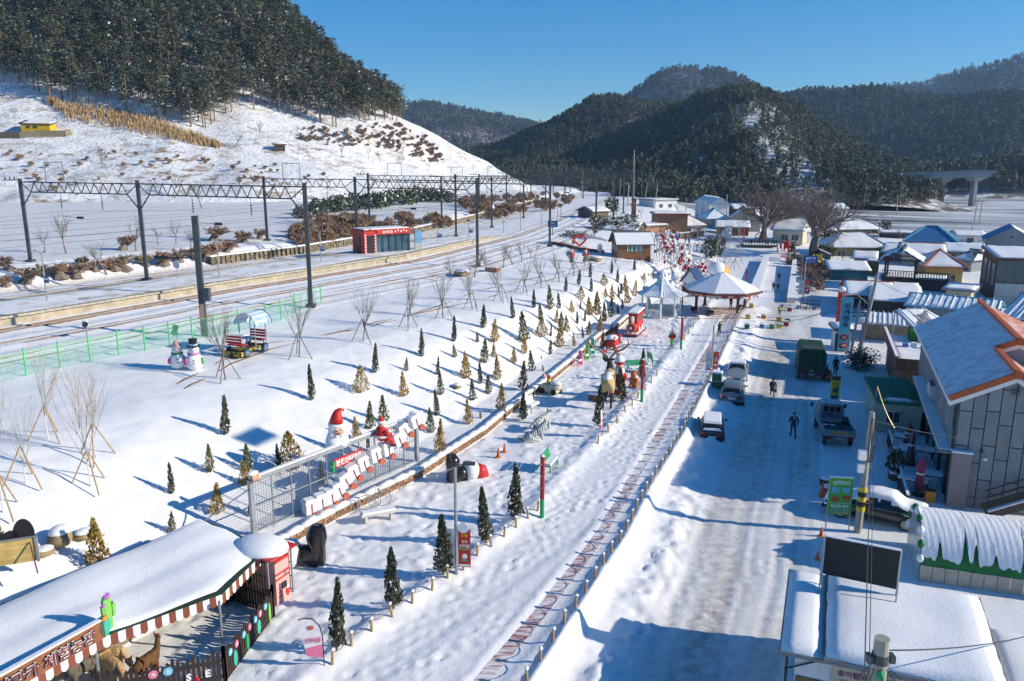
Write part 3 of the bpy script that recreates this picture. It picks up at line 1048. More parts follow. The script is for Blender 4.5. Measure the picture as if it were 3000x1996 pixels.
def light_string(h,seed):
 r = random.Random(seed)
 cd = MB()
 pts = []
 for k in range(64):
  t = k / 63
  a = t * 26 + r.uniform(-.2,.2)
  z = .12 + .8 * t
  rad = .128 * (1-t*.96) ** .75 * (1.02+r.uniform(-.1,.1))
  pts.append((math.cos(a)*rad,math.sin(a)*rad,z))
 cd.tube(pts,.0022,3)
 bl = MB()
 for k, p in enumerate(pts):
  bl.sph(p,.0065,4,3,k %4)
 return cd.mesh('cord',MCORD), bl.mesh('bulbs',list(MBULB.values()))
STRING = light_string(1,3)
for px, py, hp, ty in sorted(items):
 p = G(px,py)
 h = S(hp,p) / .96
 cnt[ty] = cnt.get(ty,0) + 1
 where = 'on the snowy slope' if ty != 'c' else 'in the snowy park'
 nm, on_ = KN[ty]
 t = thing(on_,'%s %s, %s of its kind counted from the left'%(nm,where,ordinal(cnt[ty])),'tree' if ty =='c' else 'shrub',p -Vector((0,0,.06)),cr_.uniform(0,6.28),nm +'s',(h*cr_.uniform(.8,1.25),h*cr_.uniform(.8,1.25),h))
 t.rotation_euler = (cr_.gauss(0,.05),cr_.gauss(0,.05),t.rotation_euler.z)
 a, b = CONES[ty][cr_.randrange(4)]
 link('trunk',a,t)
 link('crown',b,t)
 if ty == 'c' and hp > 60:
  link('light_cord',STRING[0],t)
  link('bulbs',STRING[1],t)
# ------------------------------------------------------------------ leafless trees
def bare_tree(r,h,vase=.5,levels=4,r0=.05,n1=6,trunk=.35,twig=1.0,wob=.12,t0=.75):
 tr, br = MB(), MB()
 def grow(p,d,ln,rad,lv,mb):
  n = 3
  pts, rads = [p], [rad]
  for k in range(n):
   d = (d +Vector((r.gauss(0,wob),r.gauss(0,wob),r.gauss(0,wob*.5)+(.05 if lv >0 else 0)))).normalized()
   p = p + d * ln / n
   pts.append(p)
   rads.append(rad*(1-.5*(k +1)/n))
  mb.tube(pts,rads,6 if lv ==0 else (4 if lv ==1 else 3),cap=lv <2)
  if lv >= levels:
   return
  kids = n1 if lv == 0 else r.randint(3,4) + (1 if lv ==1 else 0)
  for k in range(kids):
   t = r.uniform(t0,1.0) if lv == 0 else r.uniform(.25,1.0)
   i = min(n -1,int(t*n))
   q = pts[i].lerp(pts[i +1],t*n -i)
   a = 6.28 * k / kids + r.uniform(-.5,.5)
   u = d.orthogonal().normalized()
   u = Matrix.Rotation(a,3,d) @ u
   s = r.uniform(.7,1.3) * vase
   nd = (d +u*s +Vector((0,0,.12))).normalized()
   grow(q,nd,ln*(r.uniform(.85,1.25)if lv ==0 else r.uniform(.42,.72))*(twig if lv >0 else 1),rads[i]*(.62 if lv ==0 else .6),lv +1,br)
  if lv > 0 or t0 < .7:
   grow(pts[-1],d,ln*(.55 if lv else 1.0)*twig,rads[-1],lv +1,br)
 grow(Vector((0,0,0)),Vector((0,0,1)),trunk,r0,0,tr)
 zs = max(v[2]for v in br.v)
 for mb in (tr,br):
  mb.v = [(a/zs,b/zs,c/zs)for a,b,c in mb.v]
 return tr, br
MTREE = mat('young_tree_bark',(.20,.165,.135),.9,.3,8)
MBIRCH = mat('birch_bark',(.66,.64,.60),.8,.1,9,col2=(.16,.14,.12),vt=.66,sharp=True)
MBTWIG = mat('birch_twigs',(.40,.34,.29),.9,.2,5)
MSTAKE = mat('timber_stake',(.42,.28,.15),.85,.25,5)
MSTAKED = mat('weathered_stake',(.20,.16,.125),.85,.25,5)
tr_ = random.Random(51)
def kindset(n,m1,m2,**kw):
 out = []
 for _ in range(n):
  a, b = bare_tree(tr_,1,**kw)
  out.append((a.mesh('trunk',m1),b.mesh('branches',m2)))
 return out
STAKED = kindset(4,MTREE,MTREE,vase=.40,levels=3,r0=.017,n1=7,trunk=.5,twig=.95,wob=.12,t0=.55)
BIRCH = kindset(4,MBIRCH,MBTWIG,vase=.5,levels=3,r0=.017,n1=8,trunk=.9,twig=.72,wob=.07,t0=.38)
ORCH = kindset(4,MTREE,MTREE,vase=.62,levels=3,r0=.028,n1=5,trunk=.4,twig=.95,wob=.2)
BIG = kindset(3,mat('zelkova_bark',(.125,.10,.085),.9,.3,2),mat('zelkova_twigs',(.21,.165,.14),.9,.3,1),vase=.95,levels=5,r0=.055,n1=7,trunk=.26,twig=1.05,wob=.16)
BUSH = kindset(4,MTREE,mat('bush_twigs',(.29,.21,.155),.9,.3,2),vase=.95,levels=3,r0=.02,n1=13,trunk=.03,twig=1.0,wob=.25)
BROWN = kindset(3,MTREE,mat('brown_brush',(.33,.215,.14),.9,.3,2),vase=1.0,levels=3,r0=.018,n1=15,trunk=.02,twig=1.0,wob=.3)
def stake_mesh(r):
 out = []
 for k in range(3):
  a = k * 2.094 + .5
  mb = MB()
  mb.tube([(math.cos(a)*.95,math.sin(a)*.95,-.1),(math.cos(a)*.03,math.sin(a)*.03,1.75)],[.035,.03],6)
  out.append(mb.mesh('stake',MSTAKE))
 return out
STK = stake_mesh(tr_)
STKD = []
for me in STK:
 c = me.copy()
 c.materials[0] = MSTAKED
 STKD.append(c)
def plant(name,label,px,py,hp,kinds,stakes=None,group=None,wide=1.0,cat='tree',H=None,sk=1.0):
 p = (H.hit(px,py)if H else None) or G(px,py)
 h = S(hp,p) / .96
 t = thing(name,label,cat,p -Vector((0,0,.05)),tr_.uniform(0,6.28),group)
 a, b = kinds[tr_.randrange(len(kinds))]
 w = h * wide
 link('trunk',a,t,scale=(w,w,h))
 link('branches',b,t,scale=(w,w,h))
 for m in (stakes or []):
  link('stake',m,t,scale=sk)
 return t
for k, (px,py,hp) in enumerate([(661,1113,232),(876,1046,195),(1064,1000,180),(1196,962,165),(1299,932,150),(1384,907,135),(1469,883,125),(1532,859,118),(1586,842,112),(1638,825,100),(1682,808,88),(1724,792,72),(1795,790,76),(1877,777,66)]):
 plant('staked_sapling','leafless young tree held by dark stakes on the ridge, %s from the left'%ordinal(k +1),px,py,hp,STAKED,STKD,'staked trees along the ridge',.85)
for k, (px,py,hp) in enumerate([(10,1502,500),(75,1417,330),(142,1286,345),(267,1425,400),(282,1341,340)]):
 plant('staked_birch','white barked birch held by pale timber stakes, %s from the left edge'%ordinal(k +1),px,py,hp,BIRCH,STK,'staked birches at the left',.7)
for k, (px,py,hp) in enumerate([(1321,823,85),(1390,812,98),(1428,797,65),(1475,786,78),(1502,776,72),(1528,769,78),(1555,757,42),(1568,750,46)]):
 plant('bare_tree','small leafless tree beside the tracks before the red arch, %s from the left'%ordinal(k +1),px,py,hp,ORCH,None,'leafless trees beside the tracks',.8)
for k, (px,py,hp) in enumerate([(132,737,78),(195,744,126),(313,805,110),(399,735,108),(464,721,62),(517,714,78),(557,737,76),(592,611,84),(506,573,76),(626,563,62),(704,559,66)]):
 plant('orchard_tree','leafless tree at the snowy field beyond the railway, %s from the left'%ordinal(k +1),px,py,hp,ORCH,None,'leafless field trees',.8,H=HILL if py <600 else None)
for k, (px,py,hp) in enumerate([(17,836,34),(73,828,46),(126,805,36),(178,817,50),(225,817,48),(281,794,36),(340,792,40),(374,794,48),(430,780,40),(480,776,44),(527,767,42),(575,762,40),(611,763,56),(359,733,46),(626,706,50),(703,710,36),(240,780,30),(760,700,34),(660,735,34),(30,790,40)]):
 plant('bare_bush','bare twiggy bush behind the platform, %s listed from near left to right'%ordinal(k +1),px,py,hp,BUSH if k %3 else BROWN,None,'bushes along the embankment',1.5,'bush')
for px, py, hp, w, lb in ((2232,712,178,1.05,'gnarled old bare tree beside the timber deck in the square'),(2294,706,168,1.0,'old bare tree between two larger ones at the station square'),(2385,750,222,1.1,'largest spreading bare tree above the brown shrubs by the road')):
 plant('zelkova_tree',lb,px,py,hp,BIG,None,'old zelkovas',w)
for k, (px,py,hp) in enumerate([(2060,760,55),(2100,772,150),(2135,770,165),(2152,790,130),(2165,770,140),(2120,800,110),(2046,740,115)]):
 plant('slender_birch','slender pale birch beside the yellow dome, %s from the left'%ordinal(k +1),px,py,hp,BIRCH,STKD,'birches beside the dome',.42)
for k, (px,py,hp) in enumerate([(1000,463,45),(1079,465,46),(1115,475,38),(875,450,34),(760,400,44),(690,430,48),(300,480,60),(870,395,30),(1180,470,40),(1210,560,36),(1090,555,46),(960,552,40),(1250,545,32)]):
 plant('hillside_tree','leafless tree scattered on the snowy hillside below the wood, %s listed'%ordinal(k +1),px,py,hp,ORCH,None,'leafless hillside trees',.8,H=HILL)
# brushwood and reeds: masses nobody could count
BR = bpy.data.collections.new('brush_kinds')
for k, (a,b) in enumerate(BROWN +BUSH[:2]):
 BR.objects.link(bpy.data.objects.new('brush_%d'%k,b))
def brush(name,label,region,n,smin,smax,H=None,seed=1,filt=None):
 r = random.Random(seed)
 rows = []
 xs, ys = [q[0]for q in region], [q[1]for q in region]
 def inside(x,y):
  c = False
  j = len(region) - 1
  for i in range(len(region)):
   xi, yi = region[i]
   xj, yj = region[j]
   if (yi >y) != (yj >y) and x < (xj -xi) * (y -yi) / (yj -yi) + xi:
    c = not c
   j = i
  return c
 while len(rows) < n:
  x, y = r.uniform(min(xs),max(xs)), r.uniform(min(ys),max(ys))
  if not inside(x,y):
   continue
  p = (H.hit(x,y)if H else None) or G(x,y)
  rows.append((p.x,p.y,p.z -.05,r.uniform(0,6.28),r.uniform(smin,smax),r.randrange(len(BR.objects))))
 return instancer(name,rows,BR,label,'brushwood')
brush('brushwood','brown leafless brush on the bank behind the railway',[(850,700),(900,640),(1000,650),(1200,650),(1330,640),(1330,665),(1240,680),(1000,710),(870,730)],130,1.2,2.6,None,3)
brush('brushwood','brown brush thicket on the right shoulder of the hill',[(880,380),(1000,380),(1160,365),(1260,410),(1310,480),(1230,480),(1150,440),(1000,430),(880,420)],210,.8,1.9,HILL,4)
brush('brushwood','reddish brush along the foot of the hill above the tracks',[(1330,600),(1450,585),(1600,575),(1690,590),(1650,615),(1500,640),(1400,655)],90,1.5,3.0,None,5)
brush('brushwood','scattered low brush on the lower hillside',[(0,450),(400,440),(700,470),(1000,520),(1000,545),(600,540),(200,560),(0,570)],60,.8,1.8,HILL,6)
brush('brushwood','brown thicket under the old bare trees',[(2300,770),(2380,770),(2420,820),(2400,870),(2355,840),(2340,800)],40,1.2,2.2,None,8)
MREED = mat('dry_reeds',(.46,.31,.15),.9,.35,.6)
rd = MB()
rr = random.Random(9)
RG = [(150,298),(300,308),(400,335),(480,358),(560,395),(645,432),(560,420),(440,398),(300,375),(200,355),(165,325)]
for k in range(3600):
 x = rr.uniform(140,645)
 lo = np.interp(x,[150,300,400,480,560,645],[298,308,335,358,392,430])
 hi = np.interp(x,[150,200,300,440,560,645],[305,355,375,398,421,433])
 if vnoise(np.array(x*.06),np.array(lo*.3+k %7),3) < .25:
  continue
 p = HILL.hit(x,rr.triangular(lo -3,hi +5,(lo +hi)/2))
 if p is None:
  continue
 a, h = rr.uniform(0,3.14), rr.uniform(1.0,2.1)
 d = Vector((math.cos(a),math.sin(a),0)) * rr.uniform(.06,.2)
 t = p + Vector((rr.gauss(0,.25),rr.gauss(0,.25),h))
 rd.quad(p -d,p +d,t +d*.4,t -d*.4)
tag(rd.build('dry_reeds',MREED),'band of tall golden dry reeds below the pine wood','reeds',kind='stuff')
# evergreen hedge mass behind the railway: each shrub its own
MHEDGE = [mat('hedge_leaf',(.062,.075,.036),.85,.5,1.2,rnd_v=.25),MFLECK]
def round_shrub(r,n=420):
 mb = MB()
 pts = []
 for k in range(n):
  v = Vector((r.gauss(0,1),r.gauss(0,1),r.gauss(0,1))).normalized() * (r.random()**.3)
  v *= 1 + .18 * math.sin(4*math.atan2(v.y,v.x)+r.random())
  pts.append((v.x,v.y,.5+v.z*.5))
 leaf_quads(mb,pts,.13,r,0,.3,1,.04)
 st = MB()
 st.tube([(0,0,0),(0,0,.55)],[.05,.03],5)
 return st.mesh('stem',MSTEM), mb.mesh('foliage',MHEDGE)
SHR = [round_shrub(tr_)for _ in range(3)]
for k, (px,py,w,h) in enumerate([(890,640,60,40),(935,628,70,48),(985,622,76,52),(1035,617,76,52),(1085,612,76,52),(1130,606,70,50),(1180,600,76,50),(1230,592,76,46),(1275,590,70,40),(1315,594,50,34)]):
 p = G(px,py)
 d = dep(p)
 t = thing('evergreen_shrub','dense dark evergreen shrub on the bank behind the tracks, %s from the left'%ordinal(k +1),'shrub',p -Vector((0,0,.2)),tr_.uniform(0,6),'evergreens on the railway bank')
 a, b = SHR[k %3]
 link('stem',a,t,scale=(2,2,h*d/FPX))
 link('foliage',b,t,scale=(w*d/FPX*.6,w*d/FPX*.6,h*d/FPX))
for nm, lb, px, py, w, h, z in (('round_shrub','brownish round clipped shrub left of the station pine',1752,668,56,38,0),('round_shrub','dark bushy tree beyond the station roofs',1792,622,48,46,0),('conifer_shrub','bushy dark conifer left of the birches by the dome',2076,756,46,62,0),('conifer_shrub','brownish bushy conifer behind the birches by the dome',2104,748,42,60,0),('round_shrub','dark shrub at the edge of the mulched field',2590,680,40,36,0),('round_shrub','dark thicket beside the yellow walled house',2420,750,60,34,0),('round_shrub','reddish brown shrubbery between the tree and the house roof',2440,700,70,26,0)):
 p = G(px,py)
 d = dep(p) / FPX
 t = thing(nm,lb,'shrub',p -Vector((0,0,.1)),tr_.uniform(0,6))
 a, b = SHR[tr_.randrange(3)]
 link('stem',a,t,scale=(1,1,h*d))
 link('foliage',b,t,scale=(w*d*.5,w*d*.5,h*d))
# garden pines by the station
def garden_pine(r):
 tr, cr = MB(), MB()
 path = [(0,0,0),(.06,.02,.22),(-.05,0,.42),(.04,.02,.62)]
 tr.tube(path,[.05,.04,.035,.02],6)
 for k in range(9):
  a = k * 2.4
  t = .42 + .05 * k
  p0 = Vector(path[2]).lerp(Vector(path[3]),min(1,k/8))
  p1 = Vector((math.cos(a)*.42*(1.1-k*.06),math.sin(a)*.42*(1.1-k*.06),.58+.04*k))
  tr.tube([p0,p1],[.018,.008],4)
  pts = [p1 +Vector((r.gauss(0,.13),r.gauss(0,.13),r.gauss(0,.045)))for _ in range(70)]
  leaf_quads(cr,pts,.052,r,0,.7,1,.12)
 return tr.mesh('trunk',MBARK), cr.mesh('crown',[mat('garden_pine_needles',(.085,.098,.05),.85,.4,3),MNEEDLE[1]])
for lb, px, py, w, h in (('umbrella shaped garden pine rising behind the timber hut',1812,708,105,82),('low spreading garden pine at the end of the brick bed',1682,716,80,42),('small garden pine on the slope beside the station',1740,690,50,30)):
 p = G(px,py)
 d = dep(p) / FPX
 t = thing('garden_pine',lb,'tree',p -Vector((0,0,.05)),tr_.uniform(0,6))
 a, b = garden_pine(tr_)
 sc = (w*d*1.0,w*d*1.0,h*d)
 link('trunk',a,t,scale=sc)
 link('crown',b,t,scale=sc)
# ------------------------------------------------------------------ railway
MCONC = mat('platform_concrete',(.42,.36,.27),.9,.25,1.2,bump=.3,bs=6)
MCOPE = mat('coping_concrete',(.47,.42,.33),.9,.2,2.0,bump=.3,bs=8,rnd_v=.12)
MRAIL = mat('rusty_rail',(.20,.13,.09),.6,.3,2)
MSTEEL = mat('grey_steel',(.085,.095,.10),.55,.2,2,metal=.3)
MGALV = mat('galvanised_steel',(.36,.38,.40),.45,.15,4,metal=.5)
MDARK = mat('dark_insulator',(.03,.03,.032),.4)
PLZ = 6.25
ra = [Vector((p[0],p[1]))for p in RAILC]
PLAT = [p for p in resample(RAILC[:6],3.0)]
def railpt(off,y):
 """point on the offset line of the railway at a given forward distance y"""
 pl = offs(resample(RAILC,6.0),off)
 xs = np.interp(y,[q[1]for q in pl],[q[0]for q in pl])
 return float(xs), y
def heading(y):
 a = Vector(railpt(0,y +2)) - Vector(railpt(0,y -2))
 return math.atan2(-a.x,a.y)
pb = MB()
f0, f1 = offs(PLAT,-.05), offs(PLAT,-8.5)
n = len(f0)
top = lambda i: PLZ - (0 if i <n -6 else .62*(i -n +6)/5)
for i in range(n -1):
 a, b, c, d = f0[i], f0[i +1], f1[i +1], f1[i]
 za, zb = top(i), top(i +1)
 pb.quad((*a,za),(*b,zb),(*c,zb),(*d,za))
 pb.quad((*a,5.0),(*b,5.0),(*b,zb),(*a,za))
 pb.quad((*c,5.0),(*d,5.0),(*d,za),(*c,zb))
platform = struct(pb.build('platform',MCONC))
sn = MB()
for i in range(n -1):                                   # snow lying on the platform, bare tan strips left at its edges
 k = 8
 for j in range(k):
  def q(ii,jj):
   t = .06 + .87 * jj / k
   x = f0[ii][0] * (1-t) + f1[ii][0] * t
   y = f0[ii][1] * (1-t) + f1[ii][1] * t
   return (x,y,top(ii)+.05+.035*math.sin(x*2.1+y*1.3)+.03*math.sin(x*.7-y*.9)-(.08 if jj in (0,k)else 0))
  sn.quad(q(i,j),q(i +1,j),q(i +1,j +1),q(i,j +1))
m_ps = bpy.data.materials.new('platform_snow')
m_ps.use_nodes = True
t_ = NT(m_ps)
b_ = m_ps.node_tree.nodes['Principled BSDF']
b_.inputs['Roughness'].default_value = .7
pos_ = t_.n('ShaderNodeNewGeometry').outputs['Position']
t_.l(t_.mix(t_.ramp(t_.noise(pos_,.55,6,.7),[(.50,0.0),(.64,1.0)]),SNOW,(.60,.52,.40)),b_.inputs['Base Color'])
sn.build('platform_snow',m_ps,platform,True)
cope = MB()
cope.box((0,0,0),(.34,1.42,.16))
me = cope.mesh('coping_stone',MCOPE)
for side in (.02,-8.53):
 pl = offs(RAILC,side)
 for k in range(88):
  s = 22 + k * 1.46
  p, a = along(pl,s)
  if p.y > 132 or p.y < 36:
   continue
  link('coping_stone',me,platform,(p.x,p.y,PLZ -.04+rnd.uniform(-.008,.008)),a)
# tracks
def track(off,label,dz,y0=20,y1=330,sink=.0):
 t = thing('railway_track',label,'railway track',(0,0,0))
 for g in (-.75,.75):
  mb = MB()
  pl = resample(offs(resample(RAILC,4.0),off +g),1.6)
  pts = [p for p in pl if y0 <p.y <y1]
  L = [(p.x,p.y,GZ(p.x,p.y))for p in pts]
  zz = [q[2]for q in L]
  zz = [sum(zz[max(0,i -3):i +4])/len(zz[max(0,i -3):i +4])for i in range(len(zz))]
  pts = [(p[0],p[1],z +dz +sink*fbm(np.array(i*.21),np.array(g),2,int(off*3)+60))for i,(p,z)in enumerate(zip(L,zz))]
  for i in range(len(pts)-1):
   mb.bar(pts[i],pts[i +1],.075,.16)
  mb.build('rail',MRAIL,t)
 return t
track(1.9,'rusty track cleared of snow nearest the platform front',.06)
track(6.5,'track half buried in snow in front of the platform',-.02,sink=.16)
track(11.0,'outer snow covered track beside the staked trees',-.03,sink=.16)
track(-10.7,'track behind the platform on the hill side',-.01,sink=.06)
track(-14.9,'farthest track beside the stone wall',-.05,sink=.12)
gt = thing('garden_track','narrow garden track along the ridge with snow between its rails','railway track')
for rl in ([(520,1125),(640,1062),(788,1006),(1082,960),(1265,905),(1399,855),(1647,798),(1760,765)],[(540,1140),(680,1066),(796,1023),(1132,939),(1399,882),(1650,810),(1775,772)]):
 pts = [G(*q)for q in rl]
 pts = resample([tuple(p)for p in pts],1.0)
 mb = MB()
 pts = [Vector((p.x,p.y,GZ(p.x,p.y)-.03+.05*math.sin(i*.9+2*math.sin(i*.31))))for i,p in enumerate(pts)]
 for i in range(len(pts)-1):
  mb.bar(pts[i],pts[i +1],.09,.12)
 mb.build('rail',MRAIL,gt)
# stone wall behind the tracks
swt = thing('stone_wall','low dry stone retaining wall behind the railway with snow on top','wall')
MSTONE = mat('wall_stone',(.20,.165,.115),.95,.35,3,bump=.5,bs=7,rnd_v=.3)
wl_ = [Vector((*railpt(-17.3,y),5.5))for y in range(99,262,3)]
core, cap = MB(), MB()
for a, b in zip(wl_[:-1],wl_[1:]):
 core.bar(a +Vector((-.25,.1,.45)),b +Vector((-.25,.1,.45)),.3,1.1)
 cap.bar(a +Vector((-.2,.1,1.1)),b +Vector((-.2,.1,1.1)),.7,.16)
core.build('core',MSTONE,swt)
cap.build('snow_cap',MSNOW,swt)
st_ = MB()
st_.box((0,0,0),(.34,.62,.36),taper=.82)
stm = st_.mesh('stone',MSTONE)
far_st = MB()
cnt_s = 0
for row in range(3):
 s = 0.0
 while s < 165:
  y = 99 + s * .9
  if y > 255:
   break
  x, _ = railpt(-17.05,y)
  z = 5.62 + row * .36 + rnd.uniform(-.03,.03)
  if y < 158 and cnt_s < 290:
   link('stone',stm,swt,(x +rnd.uniform(-.04,.04),y,z),heading(y)+rnd.uniform(-.1,.1),(1,rnd.uniform(.8,1.15),rnd.uniform(.85,1.1)))
   cnt_s += 1
  else:
   far_st.box((x,y,z),(.34,.6,.36),heading(y),taper=.82)
  s += .72
fs_ = far_st.build('stones',MSTONE,swt)
fs_['kind'] = 'stuff'
# gantries over the tracks
def gantry(label,poles,h=8.7,frame=True,near=True):
 """poles: ground points from hill side to garden side"""
 poles = [Vector(p)for p in poles]
 o = poles[0]
 t = thing('catenary_gantry',label,'gantry',o,0,'gantries over the tracks')
 L = [p -o for p in poles]
 zt = max(p.z for p in poles) + h - o.z
 tops = []
 for p in L:
  mb = MB()
  mb.bar(p +Vector((0,0,-.2)),Vector((p.x,p.y,zt +.35)),.34,.24)
  mb.box((p.x,p.y,p.z +.1),(.8,.8,.3))
  mb.build('pole',MSTEEL,t)
  tops.append(Vector((p.x,p.y,zt)))
 for k in range(len(L)-1):
  a, b = tops[k], tops[k +1]
  mb = MB()
  zb = Vector((0,0,-1.05))
  mb.bar(a,b,.16,.12)
  n_ = max(4,int((b -a).length/1.5))
  lo, hi = 1.6 / (b -a).length, 1 - 1.6 / (b -a).length
  mb.bar(a.lerp(b,lo)+zb,a.lerp(b,hi)+zb,.14,.12)
  for i in range(n_):
   t0, t1 = lo + (hi -lo) * i / n_, lo + (hi -lo) * (i +1) / n_
   tm = (t0 +t1) / 2
   mb.bar(a.lerp(b,t0)+zb,a.lerp(b,tm),.07)
   mb.bar(a.lerp(b,tm),a.lerp(b,t1)+zb,.07)
  mb.build('truss',MSTEEL,t)
  for e, s_ in ((lo,0),(hi,1)):
   kb = MB()
   foot = a.lerp(b,s_) + Vector((0,0,-2.6))
   kb.bar(foot,a.lerp(b,e)+zb,.10)
   kb.bar(a.lerp(b,s_),a.lerp(b,e)+zb,.08)
   kb.build('knee_brace',MSTEEL,t)
  if near:
   for f in (.35,.7):
    q = a.lerp(b,f) + zb
    ib = MB()
    ib.cyl(q,q +Vector((0,0,-1.7)),.025,n=5)
    for j in range(4):
     ib.cyl(q +Vector((0,0,-.7-j*.24)),q +Vector((0,0,-.78-j*.24)),.14,.06,8)
    ib.build('insulator',MDARK,t)
   q = a.lerp(b,.5) + Vector((0,0,-3.6))
   ib = MB()
   ib.cyl(q +Vector((-.35,.1,0)),q +Vector((.35,-.1,0)),.13,n=8)
   ib.cyl(q +Vector((-2.0,.6,.1)),q,.025,n=5)
   ib.build('registration_arm',MDARK,t)
 if frame:
  u = (tops[1]-tops[0]).normalized()
  c = tops[0].lerp(tops[1],.32)
  fb = MB()
  fb.bar(c -u*1.4,c -u*1.4+Vector((0,0,2.1)),.09)
  fb.bar(c +u*1.4,c +u*1.4+Vector((0,0,2.1)),.09)
  fb.bar(c -u*1.45+Vector((0,0,2.1)),c +u*1.45+Vector((0,0,2.1)),.09)
  fb.build('top_frame',MGALV,t)
 ob = MB()
 ob.bar(tops[0]+Vector((0,0,.2)),tops[0]+Vector((-2.2,.6,.2)),.08)
 for j in range(3):
  ob.cyl(tops[0]+Vector((-.7-.6*j,.2+.15*j,.2)),tops[0]+Vector((-.7-.6*j,.2+.15*j,.62)),.07,.05,6)
 ob.build('outrigger',MSTEEL,t)
 return t, [p +o for p in tops]
GT = []
GT.append(gantry('nearest steel truss gantry spanning the left of the platform',[on(-53.5,88.3),Vector((-37.3,80.8,PLZ)),on(-18.1,70.7)]))
GT.append(gantry('second steel gantry, in line with the red shelter',[on(-35.1,114.7),Vector((-21.2,109.5,PLZ)),on(-4.3,99.0)]))
GT.append(gantry('third gantry, its garden pole behind the row of bare trees',[on(-25,141),Vector((-9.3,133.1,5.9)),on(5.8,123.0)]))
for k, y in enumerate((158,186,216,250,290,330)):
 GT.append(gantry('%s gantry counted from the platform end down the line'%ordinal(k +1),[on(*railpt(-19,y +6)),on(*railpt(-7.5,y)),on(*railpt(13.5,y -8))],near=k <2))
tp = thing('catenary_pole','lone dark catenary pole rising behind the red cart','pole',on(-23.2,58.8))
mb = MB()
mb.bar((0,0,-.3),(0,0,9.0),.42,.3)
mb.build('shaft',MSTEEL,tp)
mb = MB()
mb.bar((0,0,5.9),(-3.2,.4,5.9),.09)
mb.cyl((-3.4,.4,5.9),(-2.4,.3,5.9),.12,n=8)
mb.build('arm',MDARK,tp)
mb = MB()
mb.box((.45,-.1,3.2),(.45,.5,.9))
mb.bar((0,0,3.9),(.9,-.2,4.1),.06)
mb.build('equipment_box',MSTEEL,tp)
mb = MB()
mb.box((.0,-.19,1.9),(.3,.03,1.2))
mb.build('warning_plate',mat('warning_orange',(.55,.33,.22),.6,.3,14),tp)
for k, (off,hh) in enumerate(((-10.7,6.6),(-14.9,6.6),(1.9,6.6),(6.5,6.6))):
 mb = MB()
 ys = [82,110,133,158,186,216,250,290,330]
 pts = [Vector((*railpt(off,y),5.6+hh))for y in [40]+ys]
 for a, b in zip(pts[:-1],pts[1:]):
  for i in range(6):
   f0_, f1_ = i / 6, (i +1) / 6
   sag = lambda f: Vector((0,0,1.0-2.2*f*(1-f)))
   mb.tube([a.lerp(b,f0_)+sag(f0_),a.lerp(b,f1_)+sag(f1_)],.012,3,cap=False)
  mb.tube([a,b],.012,3,cap=False)
 tag(mb.build('overhead_wire',MDARK),'thin overhead wire above the %s track from the hill side'%ordinal({-14.9:1,-10.7:2,1.9:3,6.5:4}[off]),'wire','overhead wires')
# platform shelter
sa, sb = P(1068,745,PLZ), P(1203,735,PLZ)
hx = (sb -sa).normalized()
hd = math.atan2(hx.y,hx.x)
Ls = (sb -sa).length
MRED = mat('shelter_red',(.50,.035,.028),.5,.12,3)
MGLASS = mat('shelter_glass',(.05,.11,.15),.12,.5,1.5,spec=.6)
MWHITE = mat('white_paint',(.78,.78,.77),.55,.05,3)
ts = thing('platform_shelter','red passenger shelter with glass walls on the platform','shelter',sa,hd)
D, HS = 3.4, 2.95
mb = MB(); mb.box((.9,D/2,HS/2),(1.8,D,HS)); mb.build('entrance_block',MRED,ts)
mb = MB(); mb.box((.95,-.03,1.2),(.9,.06,2.3)); mb.build('door',mat('dark_door',(.03,.035,.04),.3),ts)
mb = MB(); mb.box((-.03,D/2,1.1),(.06,1.1,2.2)); mb.build('side_door',MATS['dark_door'],ts)
for sx in (.18,1.66):
 mb = MB()
 mb.box((sx,-.04,1.3),(.22,.06,2.4)); pn = mb.build('candy_post',MWHITE,ts)
 st2 = MB()
 for j in range(6):
  st2.plate([(-.11,0),(.11,.16),(.11,.34),(-.11,.18)],(sx,-.075,.15+j*.38),(1,0,0),(0,0,1),.02)
 st2.build('stripes',MRED,pn)
mb = MB(); mb.box((1.85+(Ls -1.85)/2,D/2+.1,1.2),(Ls -1.85,D -.4,2.3)); mb.build('glass_wall',MGLASS,ts)
for j in range(6):
 mb = MB(); mb.box((1.9+(Ls -1.95)*j/5,.14,1.2),(.07,.09,2.4)); mb.build('mullion',mat('shelter_frame',(.05,.06,.07),.4),ts)
mb = MB(); mb.box((1.85+(Ls -1.85)/2,.18,2.05),(Ls -1.85,.05,.07)); mb.build('transom',MATS['shelter_frame'],ts)
mb = MB(); mb.box((1.85+(Ls -1.85)/2,D/2,2.72),(Ls -1.8,D +.25,.62)); mb.build('fascia',MRED,ts)
text(ts,'승차대',MWHITE,.42,(3.4,-.13,2.75),(1,0,0),(0,0,1),1.5)
for j in range(5):
 mb = MB(); mb.sph((4.6+j*.42,-.14,2.75+.12*(j %2)),(.12,.03,.12),8,4); mb.build('snowflake',MWHITE,ts)
mb = MB(); mb.box((Ls/2,D/2,3.08),(Ls +.1,D +.3,.1)); mb.build('roof',MRED,ts)
mb = MB(); mb.box((Ls/2,D/2+.05,3.17),(Ls -.1,D,.12),taper=.96); mb.build('roof_snow',MSNOW,ts)
tb = thing('notice_board','tall blue notice board standing right of the red shelter','sign',sb +hx*.6+Vector((0,1.0,0)),hd)
mb = MB(); mb.box((.5,0,1.3),(1.1,.18,2.6)); mb.build('panel',mat('board_blue',(.12,.30,.48),.5,.2,3),tb)
mb = MB(); mb.box((.5,-.1,.45),(1.14,.04,.9)); mb.build('plinth',MGALV,tb)
